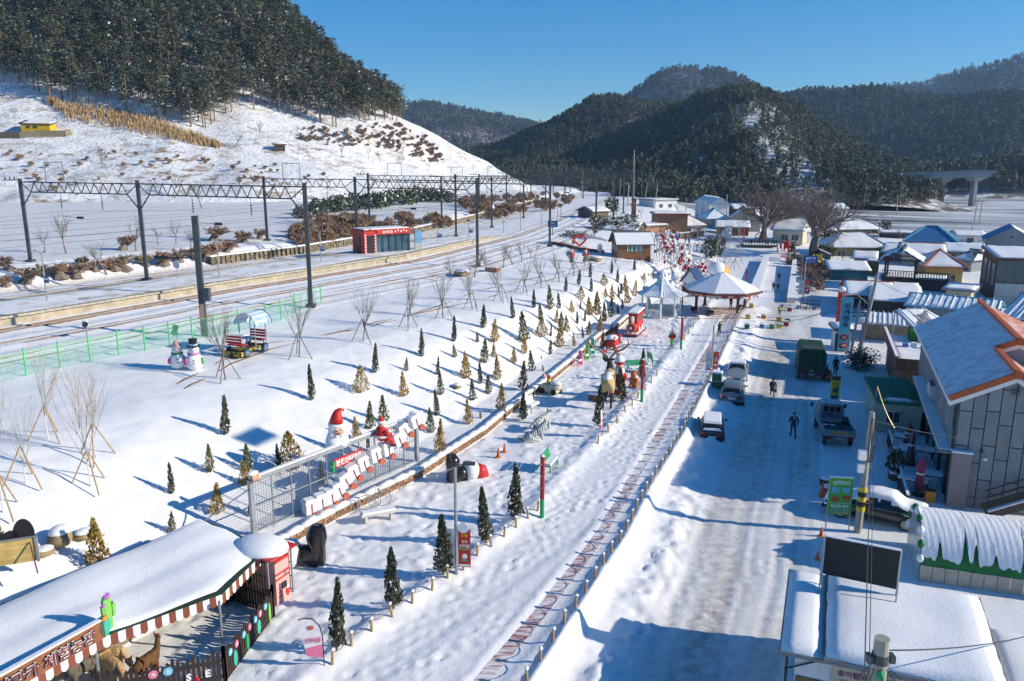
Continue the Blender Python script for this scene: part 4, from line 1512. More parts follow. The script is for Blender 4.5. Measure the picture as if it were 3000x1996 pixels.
# posts and signs along the platform
def lamp_post(label,px,py,topy,sign=None):
 p = P(px,py,PLZ)
 h = S(py -topy,p) / .98
 t = thing('platform_lamp',label,'lamp post',p,heading(min(300,max(45,p.y))),'platform lamps')
 mb = MB(); mb.cyl((0,0,-.1),(0,0,h),.07,.05,8); mb.build('post',MGALV,t)
 mb = MB()
 for s_ in (-1,1):
  mb.bar((0,0,h -.05),(s_*.55,0,h +.12),.05)
  mb.box((s_*.7,0,h +.14),(.42,.2,.1))
 mb.build('lamp_head',MGALV,t)
 if sign:
  mb = MB(); mb.box((.35,-.06,h*.45),(.7,.05,.55)); mb.build('sign_panel',mat('sign_blue',(.05,.10,.30),.5),t)
  mb = MB(); mb.box((.35,-.095,h*.45+.08),(.6,.02,.16)); mb.build('sign_band',MWHITE,t)
lamp_post('grey platform lamp with blue plate at the far left',139,882,744,True)
lamp_post('slim grey platform lamp left of the lone pole',643,811,712)
lamp_post('grey twin platform lamp left of the red shelter',941,768,682,True)
lamp_post('platform lamp with name sign right of the shelter',1283,711,665,True)
lamp_post('small platform lamp near the tapering platform end',1374,695,656,True)
for k, (px,py,ty) in enumerate([(1525,672,622),(1587,659,612),(1633,652,600),(1643,650,605),(1475,683,650)]):
 p = G(px,py)
 t = thing('trackside_post','slender grey post beside the tracks past the platform, %s from left'%ordinal(k +1),'post',p,0,'trackside posts')
 h = S(py -ty,p)
 mb = MB(); mb.cyl((0,0,-.1),(0,0,h),.08,.06,7); mb.build('shaft',MGALV,t)
 mb = MB(); mb.box((0,0,h),(.7,.2,.12)); mb.build('head',MGALV,t)
p = P(522,826,PLZ)
t = thing('mirror_post','round mirror on a short post at the platform back edge','mirror',p,R(-20))
mb = MB(); mb.cyl((0,0,-.1),(0,0,1.6),.035,n=6); mb.build('post',MGALV,t)
mb = MB(); mb.cyl((0,-.05,1.75),(0,.03,1.75),.42,n=16); mb.build('disc',mat('mirror_disc',(.55,.57,.6),.35),t)
for px, py, ty, g, lb in ((256,988,948,0,'low white railway signal between snowy tracks at left'),(519,997,950,1,'low railway signal behind the snowmen with dark lamp hood')):
 p = G(px,py)
 t = thing('dwarf_signal',lb,'signal',p,R(-30))
 mb = MB(); mb.cyl((0,0,-.1),(0,0,.8),.05,n=7); mb.build('post',MGALV,t)
 mb = MB(); mb.box((-.08,0,1.0),(.3,.3,.45)); mb.build('housing',MWHITE,t)
 mb = MB(); mb.cyl((.14,-.12,1.02),(.3,-.25,1.0),.2,n=10); mb.build('lamp_hood',MDARK,t)
 if g:
  mb = MB(); mb.cyl((.0,-.15,.62),(.1,-.22,.62),.24,n=10); mb.build('lower_lamp',mat('signal_green',(.03,.14,.06),.5),t)
# blue station-name sign and pole further on
p = P(1619,690,5.5)
t = thing('station_sign','blue sign panel on a dark post beside the far gantry leg','sign',p,R(-10))
mb = MB(); mb.cyl((0,0,-.6),(0,0,1.6),.06,n=6); mb.build('post',MDARK,t)
mb = MB(); mb.box((0,-.05,2.0),(1.75,.1,1.1)); mb.build('panel',mat('sign_mid_blue',(.03,.12,.33),.5),t)
text(t,'분천역',MWHITE,.3,(0,-.11,2.15),(1,0,0),(0,0,1))
text(t,'Buncheon',MWHITE,.2,(0,-.11,1.75),(1,0,0),(0,0,1))
# green net fence
fp = [(78,1101),(177,1078),(265,1060),(349,1041),(426,1027),(498,1014),(565,995),(628,988),(700,970),(780,951),(824,939),(865,917),(905,899),(941,888)]
fp = [(-60,1135)] + fp
tf = thing('net_fence','light green net fence with green posts beside the snowmen','fence')
MGRN = mat('fence_green',(.12,.52,.20),.6,.1,3)
MNET = mat('fence_net',(.20,.62,.42),.7,.1,3,alpha=.2)
FP = [G(*q)for q in fp]
pm = MB(); pm.cyl((0,0,-.1),(0,0,1.75),.055,n=7); pm = pm.mesh('post',MGRN)
for k, p in enumerate(FP):
 link('post',pm,tf,p)
for a, b in zip(FP[:-1],FP[1:]):
 mb = MB()
 mb.quad(a +Vector((0,0,.02)),b +Vector((0,0,.02)),b +Vector((0,0,1.5)),a +Vector((0,0,1.5)))
 mb.build('net_panel',MNET,tf)
 mb = MB(); mb.tube([a +Vector((0,0,1.5)),b +Vector((0,0,1.5))],.02,4); mb.build('top_wire',MGRN,tf)
# snowmen
MSM = mat('painted_white',(.80,.81,.82),.5,.04,3)
def snowman(label,px,py,hp,hat):
 p = G(px,py)
 h = S(hp,p) / .97
 t = thing('snowman_figure',label,'figure',p,R(20),scale=h/2.1)
 mb = MB(); mb.sph((0,0,.58),(.58,.55,.6),18,12); mb.build('body',MSM,t,True)
 mb = MB(); mb.sph((0,0,1.34),(.36,.35,.34),16,10); hd_ = mb.build('head',MSM,t,True)
 for s_ in (-1,1):
  e = MB(); e.sph((.13*s_,-.33,1.42),.035,8,6); e.build('eye',MDARK,hd_)
 e = MB(); e.cyl((0,-.33,1.33),(0,-.58,1.3),.05,.008,8); e.build('nose',mat('carrot',(.7,.25,.04),.6),hd_)
 sc_ = MB(); sc_.lathe([(.33,1.05),(.40,1.08),(.40,1.16),(.33,1.19)],16); sc_.build('scarf',mat('pink_scarf',(.50,.22,.42),.8)if hat else mat('green_scarf',(.08,.30,.12),.8),t)
 for z_ in (.55,.75):
  e = MB(); e.sph((0,-.56,z_),.045,8,6); e.build('button',MDARK,t)
 for s_, c_ in ((-1,'mitten_pink'),(1,'mitten_green')):
  e = MB(); e.sph((.5*s_,-.3,.65),(.14,.1,.24),10,8); e.build('mitten',mat(c_,(.55,.1,.25)if s_ <0 else (.12,.4,.12),.7),t,True)
 if hat:
  e = MB(); e.lathe([(.42,1.6),(.42,1.65),(.27,1.66),(.27,2.05),(.3,2.1),(.05,2.1)],16); e.build('top_hat',MDARK,t)
  e = MB(); e.lathe([(.275,1.67),(.28,1.68),(.28,1.78),(.275,1.79)],16); e.build('hat_band',mat('hat_band',(.55,.75,.8),.6),t)
 else:
  e = MB(); e.lathe([(.36,1.52),(.40,1.56),(.38,1.64),(.3,1.75),(.12,2.0),(.02,2.1)],16); e.build('cap',mat('cap_orange',(.6,.12,.05),.6,.3,4,col2=(.8,.8,.82)),t,True)
snowman('white snowman figure with red cap beside the net fence',523,1080,85,0)
snowman('white snowman figure with black top hat and pink scarf',572,1084,90,1)
# pedal rail cart
p = G(726,1036)
q2 = G(800,1010)
a = math.atan2((q2 -p).y,(q2 -p).x)
t = thing('rail_cart','red and blue pedal rail cart with arched striped canopy','cart',p,a)
MCR, MCB = mat('cart_red',(.45,.03,.04),.5), mat('cart_blue',(.03,.16,.36),.5)
mb = MB(); mb.box((0,0,.42),(2.6,1.3,.14)); mb.box((-1.45,0,.3),(.3,1.6,.3)); mb.build('chassis',mat('cart_black_yellow',(.04,.035,.03),.6,col2=(.45,.33,.03),vs=3,sharp=True),t)
for sx in (-.95,.95):
 for sy in (-.72,.72):
  mb = MB(); mb.cyl((sx,sy -.06,.32),(sx,sy +.06,.32),.33,n=18); w = mb.build('wheel',MDARK,t)
  mb = MB(); mb.cyl((sx,sy -.09,.32),(sx,sy +.09,.32),.23,n=14); mb.build('hub_cap',MCB,w)
  mb = MB()
  for j in range(5):
   aa = j * 1.2566
   mb.bar((sx,sy +(.1 if sy >0 else -.1),.32),(sx +.2*math.cos(aa),sy +(.1 if sy >0 else -.1),.32+.2*math.sin(aa)),.05)
  mb.build('spokes',MGALV,w)
for sx, s_ in ((-1.0,-1),(1.0,1)):
 mb = MB(); mb.box((sx,0,.85),(.5,1.3,.08)); mb.build('seat',MCR,t)
 mb = MB()
 for j in range(3):
  mb.box((sx +s_*.27,0,1.05+j*.2),(.06,1.35,.14))
 mb.build('backrest',MCR,t)
 mb = MB()
 for sy in (-.62,.62):
  mb.bar((sx,sy,.45),(sx,sy,.85),.06)
 mb.build('seat_frame',MCB,t)
for sx in (.1,1.2):
 for sy in (-.68,.68):
  mb = MB(); mb.cyl((sx,sy,.45),(sx,sy,2.1),.035,n=6); mb.build('canopy_post',MGALV,t)
cn = MB()
for i in range(14):
 a0, a1 = math.pi * i / 14, math.pi * (i +1) / 14
 f = lambda aa, x: (x,.95*math.cos(aa),2.0+.85*math.sin(aa))
 for xx in range(1):
  cn.quad(f(a0,-.1),f(a0,1.5),f(a1,1.5),f(a1,-.1),i %2)
o = cn.build('canopy',[mat('canopy_white',(.75,.78,.82),.6),mat('canopy_blue',(.42,.58,.72),.6)],t)
md = o.modifiers.new('thick','SOLIDIFY'); md.thickness = .03
mb = MB()
for i in range(14):
 a0, a1 = math.pi * i / 14, math.pi * (i +1) / 14
 mb.bar(f(a0,1.52),f(a1,1.52),.05,.14)
mb.build('canopy_rim',MCB,t)
mb = MB(); mb.box((0,0,1.15),(.7,.8,.05)); mb.bar((0,0,.45),(0,0,1.15),.07); mb.build('table',MCB,t)
mb = MB(); mb.box((-.7,0,1.5),(.5,1.2,.05)); mb.build('snow_on_seat',MSNOW,t)
# brick planter and stones on the flat
for lb, px, py, w in (('low brick planter box with snow inside beside the bare trees',1443,796,36),):
 p = G(px,py)
 t = thing('brick_planter',lb,'planter',p,R(-20))
 d = dep(p) / FPX
 mb = MB(); mb.box((0,0,.25),(w*d,w*d*.8,.5)); mb.build('brick_wall',mat('planter_brick',(.27,.10,.06),.9,.2,12),t)
 mb = MB(); mb.box((0,0,.52),(w*d*.9,w*d*.7,.1),taper=.9); mb.build('snow_fill',MSNOW,t)
def rock(label,px,py,wp,hp,seed,snow=True,col=None):
 p = G(px,py)
 d = dep(p) / FPX
 r = random.Random(seed)
 t = thing('garden_rock',label,'rock',p,r.uniform(0,6))
 def blob(r0,z0,cut=None):
  mb = MB()
  mb.sph((0,0,0),1,10,7)
  out = []
  for v in mb.v:
   v = Vector(v)
   k = 1 + .22 * math.sin(v.x*3+seed) * math.cos(v.y*4+seed) + r.uniform(-.05,.05)
   out.append((v.x*k*wp*d*.5,v.y*k*wp*d*.42,max(v.z,-.3)*k*hp*d*.6+hp*d*.3))
  mb.v = out
  return mb
 blob(1,0).build('stone',col or mat('rock_tan',(.33,.25,.14),.95,.35,2,bump=.6,bs=4),t,True)
 if snow:
  b = MB(); b.sph((0,0,hp*d*.72),(wp*d*.46,wp*d*.4,hp*d*.3),12,6,z0=-.1); b.build('snow_cap',MSNOW,t,True)
rock('tan boulder with rounded snow cap on the left slope',182,1596,76,60,3)
rock('flat snow capped stone right of the tan boulder',247,1578,56,30,4)
rock('low flat stone in front of the tan boulder',132,1625,56,26,5)
rock('low stone heap beside the leafless trackside trees',1355,808,56,20,6)
rock('broad flat snow covered rock between couple figures and the hut',1745,764,44,14,7)
rock('pale half buried stone amid the conical shrubs',1340,1138,30,16,8)
# ------------------------------------------------------------------ park: wall, fences, figures
HP = R(-21.7)                                # heading of the promenade
def T(name,label,cat,px,py,rz=0.0,group=None,dz=0.0,scale=None):
 p = G(px,py)
 return thing(name,label,cat,p +Vector((0,0,dz)),rz,group,scale), dep(p) / FPX
X_, Y_, Z_ = Vector((1,0,0)), Vector((0,1,0)), Vector((0,0,1))
C = {k:mat('paint_'+k,c,.45,.08,3)for k,c in {
 'red':(.55,.03,.025),'darkred':(.36,.02,.03),'green':(.02,.33,.12),'lime':(.20,.50,.10),'teal':(.05,.42,.30),'pink':(.75,.18,.30),'palepink':(.72,.36,.33),'blue':(.04,.22,.50),'sky':(.15,.48,.68),
 'yellow':(.72,.52,.03),'orange':(.72,.28,.03),'white':(.80,.80,.79),'black':(.025,.025,.027),'brown':(.15,.06,.03),'tan':(.50,.34,.20),'skin':(.72,.42,.28),'grey':(.30,.31,.32),'navy':(.03,.06,.14),'purple':(.42,.12,.50),'darkgreen':(.02,.14,.07),'coral':(.50,.13,.085)}.items()}
MWOOD = mat('brown_timber',(.24,.12,.06),.85,.3,4)
MPOST = mat('log_post',(.42,.29,.15),.85,.3,6)
MROPE = mat('rope',(.16,.12,.08),.9)
# --- red paved strip of the promenade
def strip_material():
 m = bpy.data.materials.new('red_paving')
 m.use_nodes = True
 t = NT(m)
 b = m.node_tree.nodes['Principled BSDF']
 b.inputs['Roughness'].default_value = .8
 pos = t.n('ShaderNodeNewGeometry').outputs['Position']
 mp = t.n('ShaderNodeMapping',Scale=(.5,3.0,1.0))
 mp.inputs['Rotation'].default_value = (0,0,R(22))
 t.l(pos,mp.inputs['Vector'])
 big = t.ramp(t.noise(pos,.16,2),[(.35,-.06),(.65,.10)])
 k = t.math('ADD',t.noise(mp.outputs['Vector'],2.2,7,.72),t.math('MULTIPLY',t.noise(pos,.18,2),.45))
 f = t.ramp(k,[(.68,0.0),(.85,1.0)])
 bt = t.n('ShaderNodeTexBrick',Scale=4.0)
 bt.inputs['Color1'].default_value = (.34,.095,.075,1)
 bt.inputs['Color2'].default_value = (.28,.07,.06,1)
 bt.inputs['Mortar'].default_value = (.40,.2,.18,1)
 t.l(pos,bt.inputs['Vector'])
 t.l(t.mix(f,(.84,.80,.80),bt.outputs['Color']),b.inputs['Base Color'])
 bp = t.n('ShaderNodeBump',Strength=.4,Distance=.06)
 t.l(k,bp.inputs['Height'])
 t.l(bp.outputs['Normal'],b.inputs['Normal'])
 return m
sb_ = MB()
ctr = [Vector((p.x,p.y))for p in resample([(a,b)for a,b in STRIP],.35)]
lf, rt = offs([tuple(p)for p in ctr],-.52), offs([tuple(p)for p in ctr],.08)
zz = [sum(GZ(*ctr[j])for j in range(max(0,i -4),min(len(ctr),i +5)))/len(range(max(0,i -4),min(len(ctr),i +5)))+.035 for i in range(len(ctr))]
for i in range(len(ctr)-1):
 sb_.quad((*lf[i],zz[i]),(*rt[i],zz[i]),(*rt[i +1],zz[i +1]),(*lf[i +1],zz[i +1]))
struct(sb_.build('paved_path',strip_material()))
# --- brick retaining wall of the planted slope
tw_ = thing('retaining_wall','low brick retaining wall with snow cap along the planted slope','wall')
wseg = resample([p for p in WALL if p[1]<95],1.0)
core, cap = MB(), MB()
wo = offs([tuple(p)for p in wseg],-.2)
for i in range(len(wo)-1):
 z0, z1 = .9, .9
 core.bar((*wo[i],1.08),(*wo[i +1],1.08),.30,.62)
 j0, j1 = rnd.uniform(-.02,.03), rnd.uniform(-.02,.03)
 cap.bar((*wo[i],1.47+j0),(*wo[i +1],1.47+j1),.50,.17)
core.build('core',mat('wall_mortar',(.20,.17,.14),.95,.2,5),tw_)
o = cap.build('snow_cap',MSNOW,tw_,True)
bm_ = MB().box((0,0,0),(.06,.40,.17)).mesh('brick',mat('wall_brick',(.26,.15,.09),.9,.3,3,bump=.4,bs=12,rnd_v=.35))
k_ = 0
for row in range(2):
 s = 33.0 + row * .2
 while s < 100:
  p, a = along(WALL,s)
  if p.y > 30.5:
   q = p - Vector((math.cos(a),math.sin(a))) * .04
   link('brick',bm_,tw_,(q.x,q.y,1.06+row*.20),a,(1,rnd.uniform(.85,1),1))
   k_ += 1
  s += .445
# --- rope fences
def rope_fence(label,pxs,h,along_rope=True,arcs=True):
 t = thing('rope_fence',label,'fence')
 pm = MB().cyl((0,0,-.3),(0,0,h),.06,.05,7).mesh('post',MPOST)
 cm = MB().sph((0,0,h +.02),(.085,.085,.06),8,4,z0=-.2).mesh('snow_top',MSNOW)
 pts = [G(*q)if len(q)==2 else Vector(q)for q in pxs]
 for p in pts:
  o = link('post',pm,t,p,rnd.uniform(0,6))
  o.rotation_euler = (rnd.gauss(0,.06),rnd.gauss(0,.06),0)
  link('snow_top',cm,o)
 for a, b in zip(pts[:-1],pts[1:]):
  if (a -b).length > 6:
   continue
  mb = MB()
  for zz_, sg in ((h*.9,.2),):
   q = [a.lerp(b,f)+Z_*(zz_ -sg*4*f*(1-f))for f in (0,.2,.4,.6,.8,1)]
   mb.tube(q,.014,4)
  mb.build('rope',MROPE,t)
 return t
def spaced(pl,s0,s1,st,off=0.0):
 out = []
 s = s0
 while s < s1:
  p, a = along(pl,s)
  x, y = p.x + math.cos(a) * off, p.y + math.sin(a) * off
  out.append((x,y,GZ(x,y)))
  s += st
 return out
rope_fence('rope fence on log posts edging the park beside the promenade foreground',[(974,1947),(1030,1893),(1090,1850),(1150,1808),(1208,1768),(1266,1730),(1312,1693),(1358,1670),(1398,1628),(1440,1602),(1477,1573),(1512,1546),(1547,1519),(1575,1497)],.55)
rope_fence('rope fence on log posts beside the elk statue',[(1752,1300),(1782,1267),(1808,1240),(1832,1210),(1852,1190),(1868,1169),(1890,1145),(1908,1122),(1924,1102)],.55)
rope_fence('rope fence on log posts between locomotive and promenade',[(1993,1012),(2005,994),(2018,978),(2032,958),(2048,938)],.5)
rope_fence('long rope fence along the promenade edge above the road',spaced(EMB,12,100,1.22,-.22),.48)
# --- low wall and hedge stone blocks
t, d = T('stone_seat_wall','short snow capped brick seat wall beside the elk statue','wall',1742,1172,R(-30))
MB().box((0,.9,.25),(.6,2.6,.5)).build('core',MATS['wall_brick'],t)
MB().box((0,.9,.56),(.66,2.7,.14),taper=.96).build('snow_cap',MSNOW,t)
# --- gift train sign frame
A, Bp = G(745,1566), G(1222,1352)
dv = Bp - A
L = dv.xy.length
hz = 2.62
t = thing('sign_frame','long wire mesh sign frame with parcel train on the planted slope','sign',A,math.atan2(dv.y,dv.x))
sl_ = dv.z
zb = lambda x: sl_ * x / L
for x in (0,L):
 MB().box((x,0,zb(x)+hz/2-.1),(.2,.2,hz +.25)).build('post',MGALV,t)
MB().bar((0,0,hz),(L,0,hz +sl_),.2,.2).build('top_beam',MGALV,t)
MB().bar((0,0,hz +.13),(L*.97,0,hz +sl_ +.13),.18,.06).build('beam_snow',MSNOW,t)
MB().bar((0,0,.1),(L,0,.1+sl_),.08,.08).build('bottom_rail',MGALV,t)
MB().bar((0,0,1.3),(L,0,1.3+sl_),.05,.05).build('middle_rail',MGALV,t)
nb = 10
for k in range(1,nb):
 x = L * k / nb
 MB().cyl((x,-.03,zb(x)),(x,-.03,zb(x)+hz),.032,n=6).build('upright',MGALV,t)
for k in range(nb):
 mb = MB()
 x0, x1 = L * k / nb, L * (k +1) / nb
 for j in range(8):
  x = x0 + (x1 -x0) * j / 8
  mb.bar((x,.02,zb(x)+.1),(x,.02,zb(x)+hz),.012)
 for j in range(19):
  z = .1 + (hz -.15) * j / 19
  mb.bar((x0,.02,zb(x0)+z),(x1,.02,zb(x1)+z),.012)
 mb.build('mesh_panel',mat('mesh_wire',(.20,.21,.22),.5,metal=.4),t)
fx = lambda s: s * 39.4 / (48-s*8.6) * L
bp_ = [(.30,.42),(.366,.44),(.426,.48),(.474,.66),(.518,.98),(.566,1.26),(.63,1.50),(.705,1.68),(.78,1.72),(.85,2.0),(.885,2.42),(.955,2.66)]
MBOXW = mat('parcel_white',(.74,.74,.74),.5,.05,4)
box_me = MB().box((0,0,-.04),(.70,.62,.66),taper=1.0).mesh('b',MBOXW)
for k, (s,z) in enumerate(bp_):
 x = fx(s)
 tl = [0,.02,.1,.35,.5,.4,.3,.22,.1,.4,.6,.35][k]
 g = thing('gift_parcel','white parcel with red ribbon on the sign frame, %s of the row from the left'%ordinal(k +1),'parcel',t.matrix_world @Vector((0,0,0))if False else (0,0,0),0,'parcels of the sign frame')
 g.location = A + Matrix.Rotation(math.atan2(dv.y,dv.x),3,'Z') @ Vector((x,-.42,zb(x)+z -.05))
 g.rotation_euler = (0,-tl*.8,math.atan2(dv.y,dv.x)-.25)
 g.scale = (.86,) * 3
 MB().box((0,0,0),(.66,.62,.66),taper=.94).build('carton',MBOXW,g)
 MB().box((0,0,.36),(.76,.70,.14),taper=.92).build('lid',MBOXW,g)
 MB().box((0,0,.46),(.68,.62,.1),taper=.8).build('snow_top',MSNOW,g)
 MB().box((.02,-.325,0),(.04,.03,.70)).build('ribbon',C['darkred'],g)
 MB().cyl((.22,-.28,-.42),(.22,-.46,-.42),.2,n=14).build('wheel',C['coral'],g)
x = fx(.575)
MB().box((x,-.1,zb(x)+1.86),(1.95,.05,.46)).build('name_board',C['red'],t)
text(t,'분천산타마을',C['white'],.34,(x,-.13,zb(x)+1.86),(1,0,0),(0,0,1),1.75,.03)
x = fx(.478)
MB().cyl((x,-.12,zb(x)+1.5),(x,-.12,zb(x)+2.0),.08,n=8).cyl((x,-.12,zb(x)+1.7),(x -.2,-.12,zb(x)+1.85),.05,n=6).cyl((x,-.12,zb(x)+1.75),(x +.15,-.12,zb(x)+1.95),.05,n=6).build('cactus_ornament',C['green'],t)
for x, s in ((.15,1),(L -.2,-1)):
 mb = MB()
 mb.sph((x,-.05,zb(x)+hz +.18),(.22,.17,.13),10,6)
 h_ = mb.build('hand',C['skin'],t,True)
 for j in range(4):
  MB().tube([(x -.15+j*.1,-.12,zb(x)+hz +.22),(x -.15+j*.1,-.24,zb(x)+hz +.14),(x -.15+j*.1,-.22,zb(x)+hz -.04)],[.055,.055,.045],6).build('finger',C['skin'],h_,True)
 MB().tube([(x +s*.2,-.1,zb(x)+hz +.15),(x +s*.3,-.2,zb(x)+hz +.02)],[.055,.045],6).build('thumb',C['skin'],h_,True)
 MB().sph((x,.0,zb(x)+hz +.3),(.3,.2,.12),12,6,z0=-.3).build('cuff',C['white'],t,True)
MB().cyl((.0,-.05,2.3),(-2.0,1.2,.9),.03,n=6).build('stay',MGALV,t)
# big bearded head looking over the beam
def Wf(x,y,z):
 return A + Matrix.Rotation(math.atan2(dv.y,dv.x),3,'Z') @ Vector((x,y,zb(x)+z))
x = fx(.545)
g = thing('bearded_head','giant white bearded head with red pointed cap above the sign frame','figure',Wf(x,.3,hz -.15),math.atan2(dv.y,dv.x)-R(28))
MB().lathe([(.05,-.1),(.52,.0),(.62,.22),(.58,.5),(.44,.85),(.40,1.1),(.36,1.22),(.2,1.3)],20,sy=.62).build('beard',C['white'],g,True)
MB().sph((.05,-.18,.88),(.30,.18,.27),14,10).build('face',C['skin'],g,True)
MB().sph((.06,-.38,.84),(.11,.09,.09),10,8).build('nose',mat('nose_pink',(.70,.30,.24),.5),g,True)
for s in (-1,1):
 MB().sph((.06+s*.12,-.36,.72),(.15,.07,.06),10,6).build('moustache',C['white'],g,True)
 MB().sph((.05+s*.11,-.345,.98),.03,8,6).build('eye',C['black'],g)
 MB().sph((.05+s*.12,-.34,1.07),(.1,.04,.035),8,5).build('eyebrow',C['white'],g,True)
MB().lathe([(.38,1.12),(.44,1.18),(.42,1.32),(.36,1.36)],18,sy=.75).build('cap_brim',C['white'],g,True)
MB().tube([(0,0,1.32),(.04,0,1.6),(.1,0,1.85),(.24,-.02,1.97),(.42,-.03,1.93)],[.37,.30,.2,.11,.05],12).build('cap',C['red'],g,True)
# rider in red on the train
x = fx(.755)
def bearded_rider(loc,rz,sc,label,pose='sit'):
 g = thing('red_suited_figure',label,'figure',loc,rz,scale=sc)
 MB().sph((0,0,.45),(.38,.34,.42),14,10).build('coat',C['red'],g,True)
 MB().lathe([(.36,.28),(.395,.3),(.395,.37),(.36,.39)],16).build('belt',C['white'],g)
 MB().sph((.0,-.02,.92),(.2,.19,.2),12,8).build('head',C['skin'],g,True)
 MB().sph((.0,-.13,.82),(.17,.12,.16),10,8).build('beard',C['white'],g,True)
 MB().lathe([(.2,1.0),(.24,1.03),(.22,1.1),(.18,1.11)],12).build('cap_brim',C['white'],g)
 MB().tube([(0,0,1.08),(-.03,.02,1.25),(-.12,.05,1.36)],[.18,.1,.03],10).build('cap',C['red'],g,True)
 for s in (-1,1):
  MB().tube([(.3*s,-.05,.62),(.4*s,-.25,.45),(.3*s,-.42,.42)],[.12,.1,.09],8).build('sleeve',C['red'],g,True)
  MB().sph((.29*s,-.47,.42),.085,8,6).build('mitten',C['white'],g,True)
  if pose == 'sit':
   MB().tube([(.17*s,-.1,.15),(.2*s,-.42,.12),(.2*s,-.48,-.15)],[.15,.13,.11],8).build('leg',C['red'],g,True)
   MB().sph((.2*s,-.53,-.2),(.1,.16,.08),8,6).build('boot',C['black'],g,True)
  else:
   MB().tube([(.15*s,0,.15),(.16*s,0,-.3)],[.15,.12],8).build('leg',C['red'],g,True)
   MB().sph((.16*s,-.05,-.38),(.11,.17,.1),8,6).build('boot',C['black'],g,True)
 return g
bearded_rider(Wf(x,-.4,2.2),math.atan2(dv.y,dv.x)+R(60),1.05,'red suited bearded figure riding the parcel train')
# --- giant boots of a buried figure
MBOOT = mat('glossy_boot',(.022,.017,.015),.18,.2,2,spec=.6)
def giant_boot(label,px,py,hp,rz,flip):
 t, d = T('giant_boot',label,'figure',px,py,rz)
 h = hp * d
 s = h / 1.8
 out = [(-.34,0),(-.36,.35),(-.30,.7),(-.40,1.2),(-.36,1.55),(-.2,1.76),(0,1.82),(.2,1.76),(.36,1.55),(.40,1.2),(.30,.7),(.36,.35),(.34,0)]
 MB().plate([(a*s,b*s)for a,b in out],(0,-.18*s,0),(1,0,0),(0,0,1),.14*s).build('sole',mat('boot_sole',(.035,.028,.024),.45),t)
 MB().tube([(0,.22*s,.0),(0,.16*s,.4*s),(0,.13*s,.8*s),(0,.12*s,1.3*s),(0,.02*s,1.72*s)],[.38*s,.38*s,.36*s,.46*s,.30*s],16).build('upper',MBOOT,t,True)
 MB().tube([(0,.1*s,.42*s),(0,.6*s,.45*s),(0,.95*s,.46*s)],[.36*s,.42*s,.44*s],16).build('shaft',MBOOT,t,True)
 MB().box((0,-.19*s,1.25*s),(.2*s,.03,.15*s)).build('maker_plate',C['grey'],t)
 MB().tube([(0,.9*s,.5*s),(0,1.05*s,.52*s),(0,1.5*s,.52*s),(0,1.7*s,.5*s)],[.42*s,.62*s,.64*s,.46*s],18).build('cuff',mat('fur_white',(.80,.80,.80),.9,.08,8,bump=.9,bs=14),t,True)
 MB().tube([(0,1.6*s,.46*s),(0,2.05*s,.3*s),(0,2.3*s,-.1)],[.5*s,.46*s,.3*s],16).build('trouser',C['red'],t,True)
giant_boot('giant glossy black boot with white fur cuff by the red booth',940,1650,122,R(95),1)
giant_boot('giant dark boot showing its sole beside the brick wall',1322,1412,86,R(-62),1)
# --- wire hoops ornament
t, d = T('hoop_ornament','silver wire hoop ornament leaning on the brick wall','ornament',1105,1497,R(25),dz=.0)
for cx_, cz_, r_ in ((-.55,.55,.42),(-.1,.55,.3),(.35,.6,.4)):
 mb = MB()
 pts = [(cx_ +r_*math.cos(a),.04*math.sin(3*a),cz_ +r_*math.sin(a))for a in [i*.314 for i in range(21)]]
 mb.tube(pts,.022,5)
 for j in range(-2,3):
  w_ = r_ * .95 * math.sqrt(1-(j/3)**2)
  mb.tube([(cx_ +j*r_/3,0,cz_ -w_),(cx_ +j*r_/3,0,cz_ +w_)],.009,3)
 mb.build('hoop',MGALV,t)
MB().tube([(-.05,0,.0),(-.05,0,1.25),(.05,0,1.35),(.12,0,1.2)],.018,5).sph((.12,0,1.12),.08,8,6).build('bell_stem',MGALV,t)
# --- benches
def bench(label,px,py,rz,back=None,seat='green',L=1.5,stone=False,white_seat=True):
 t, d = T('park_bench' if not stone else 'stone_bench',label,'bench',px,py,rz)
 if stone:
  MB().box((0,0,.40),(L,.42,.12)).build('slab',mat('pale_stone',(.60,.57,.50),.8,.1,5),t)
  for s in (-1,1):
   MB().box((s*L*.36,0,.17),(.16,.36,.36),taper=.8).build('leg',MATS['pale_stone'],t)
  MB().box((0,0,.51),(L*.97,.40,.1),taper=.93).build('snow_top',MSNOW,t)
  return t
 for j in range(3):
  MB().box((0,-.18+j*.17,.44),(L,.14,.04)).build('seat_slat',C[seat],t)
 MB().box((0,-.02,.52),(L*.96,.44,.12),taper=.94).build('snow_top',MSNOW,t)
 for j in range(4):
  MB().box((0,.27+.03*j,.58+j*.13),(L,.035,.115)).build('back_slat',C[back or seat],t)
 for s in (-1,1):
  MB().bar((s*L*.46,-.2,0),(s*L*.46,-.2,.44),.05).bar((s*L*.46,.24,0),(s*L*.46,.38,1.05),.05).bar((s*L*.46,-.22,.42),(s*L*.46,.27,.42),.05).build('leg',C['darkgreen'],t)
 return t
bench('white stone bench half buried in snow below the sign frame',1110,1524,R(24),stone=True,L=1.75)
bench('white bench against the wall beside a wrapped cypress',1560,1204,R(62),back='white',seat='white',L=1.3)
bench('green backed bench near the striped pole in the trampled snow',1612,1375,R(70),L=1.5)
bench('long green bench behind the tall barrel figure',1867,1092,R(14),L=1.7)
bench('short green bench right of the long green bench',1913,1066,R(100),L=1.2)
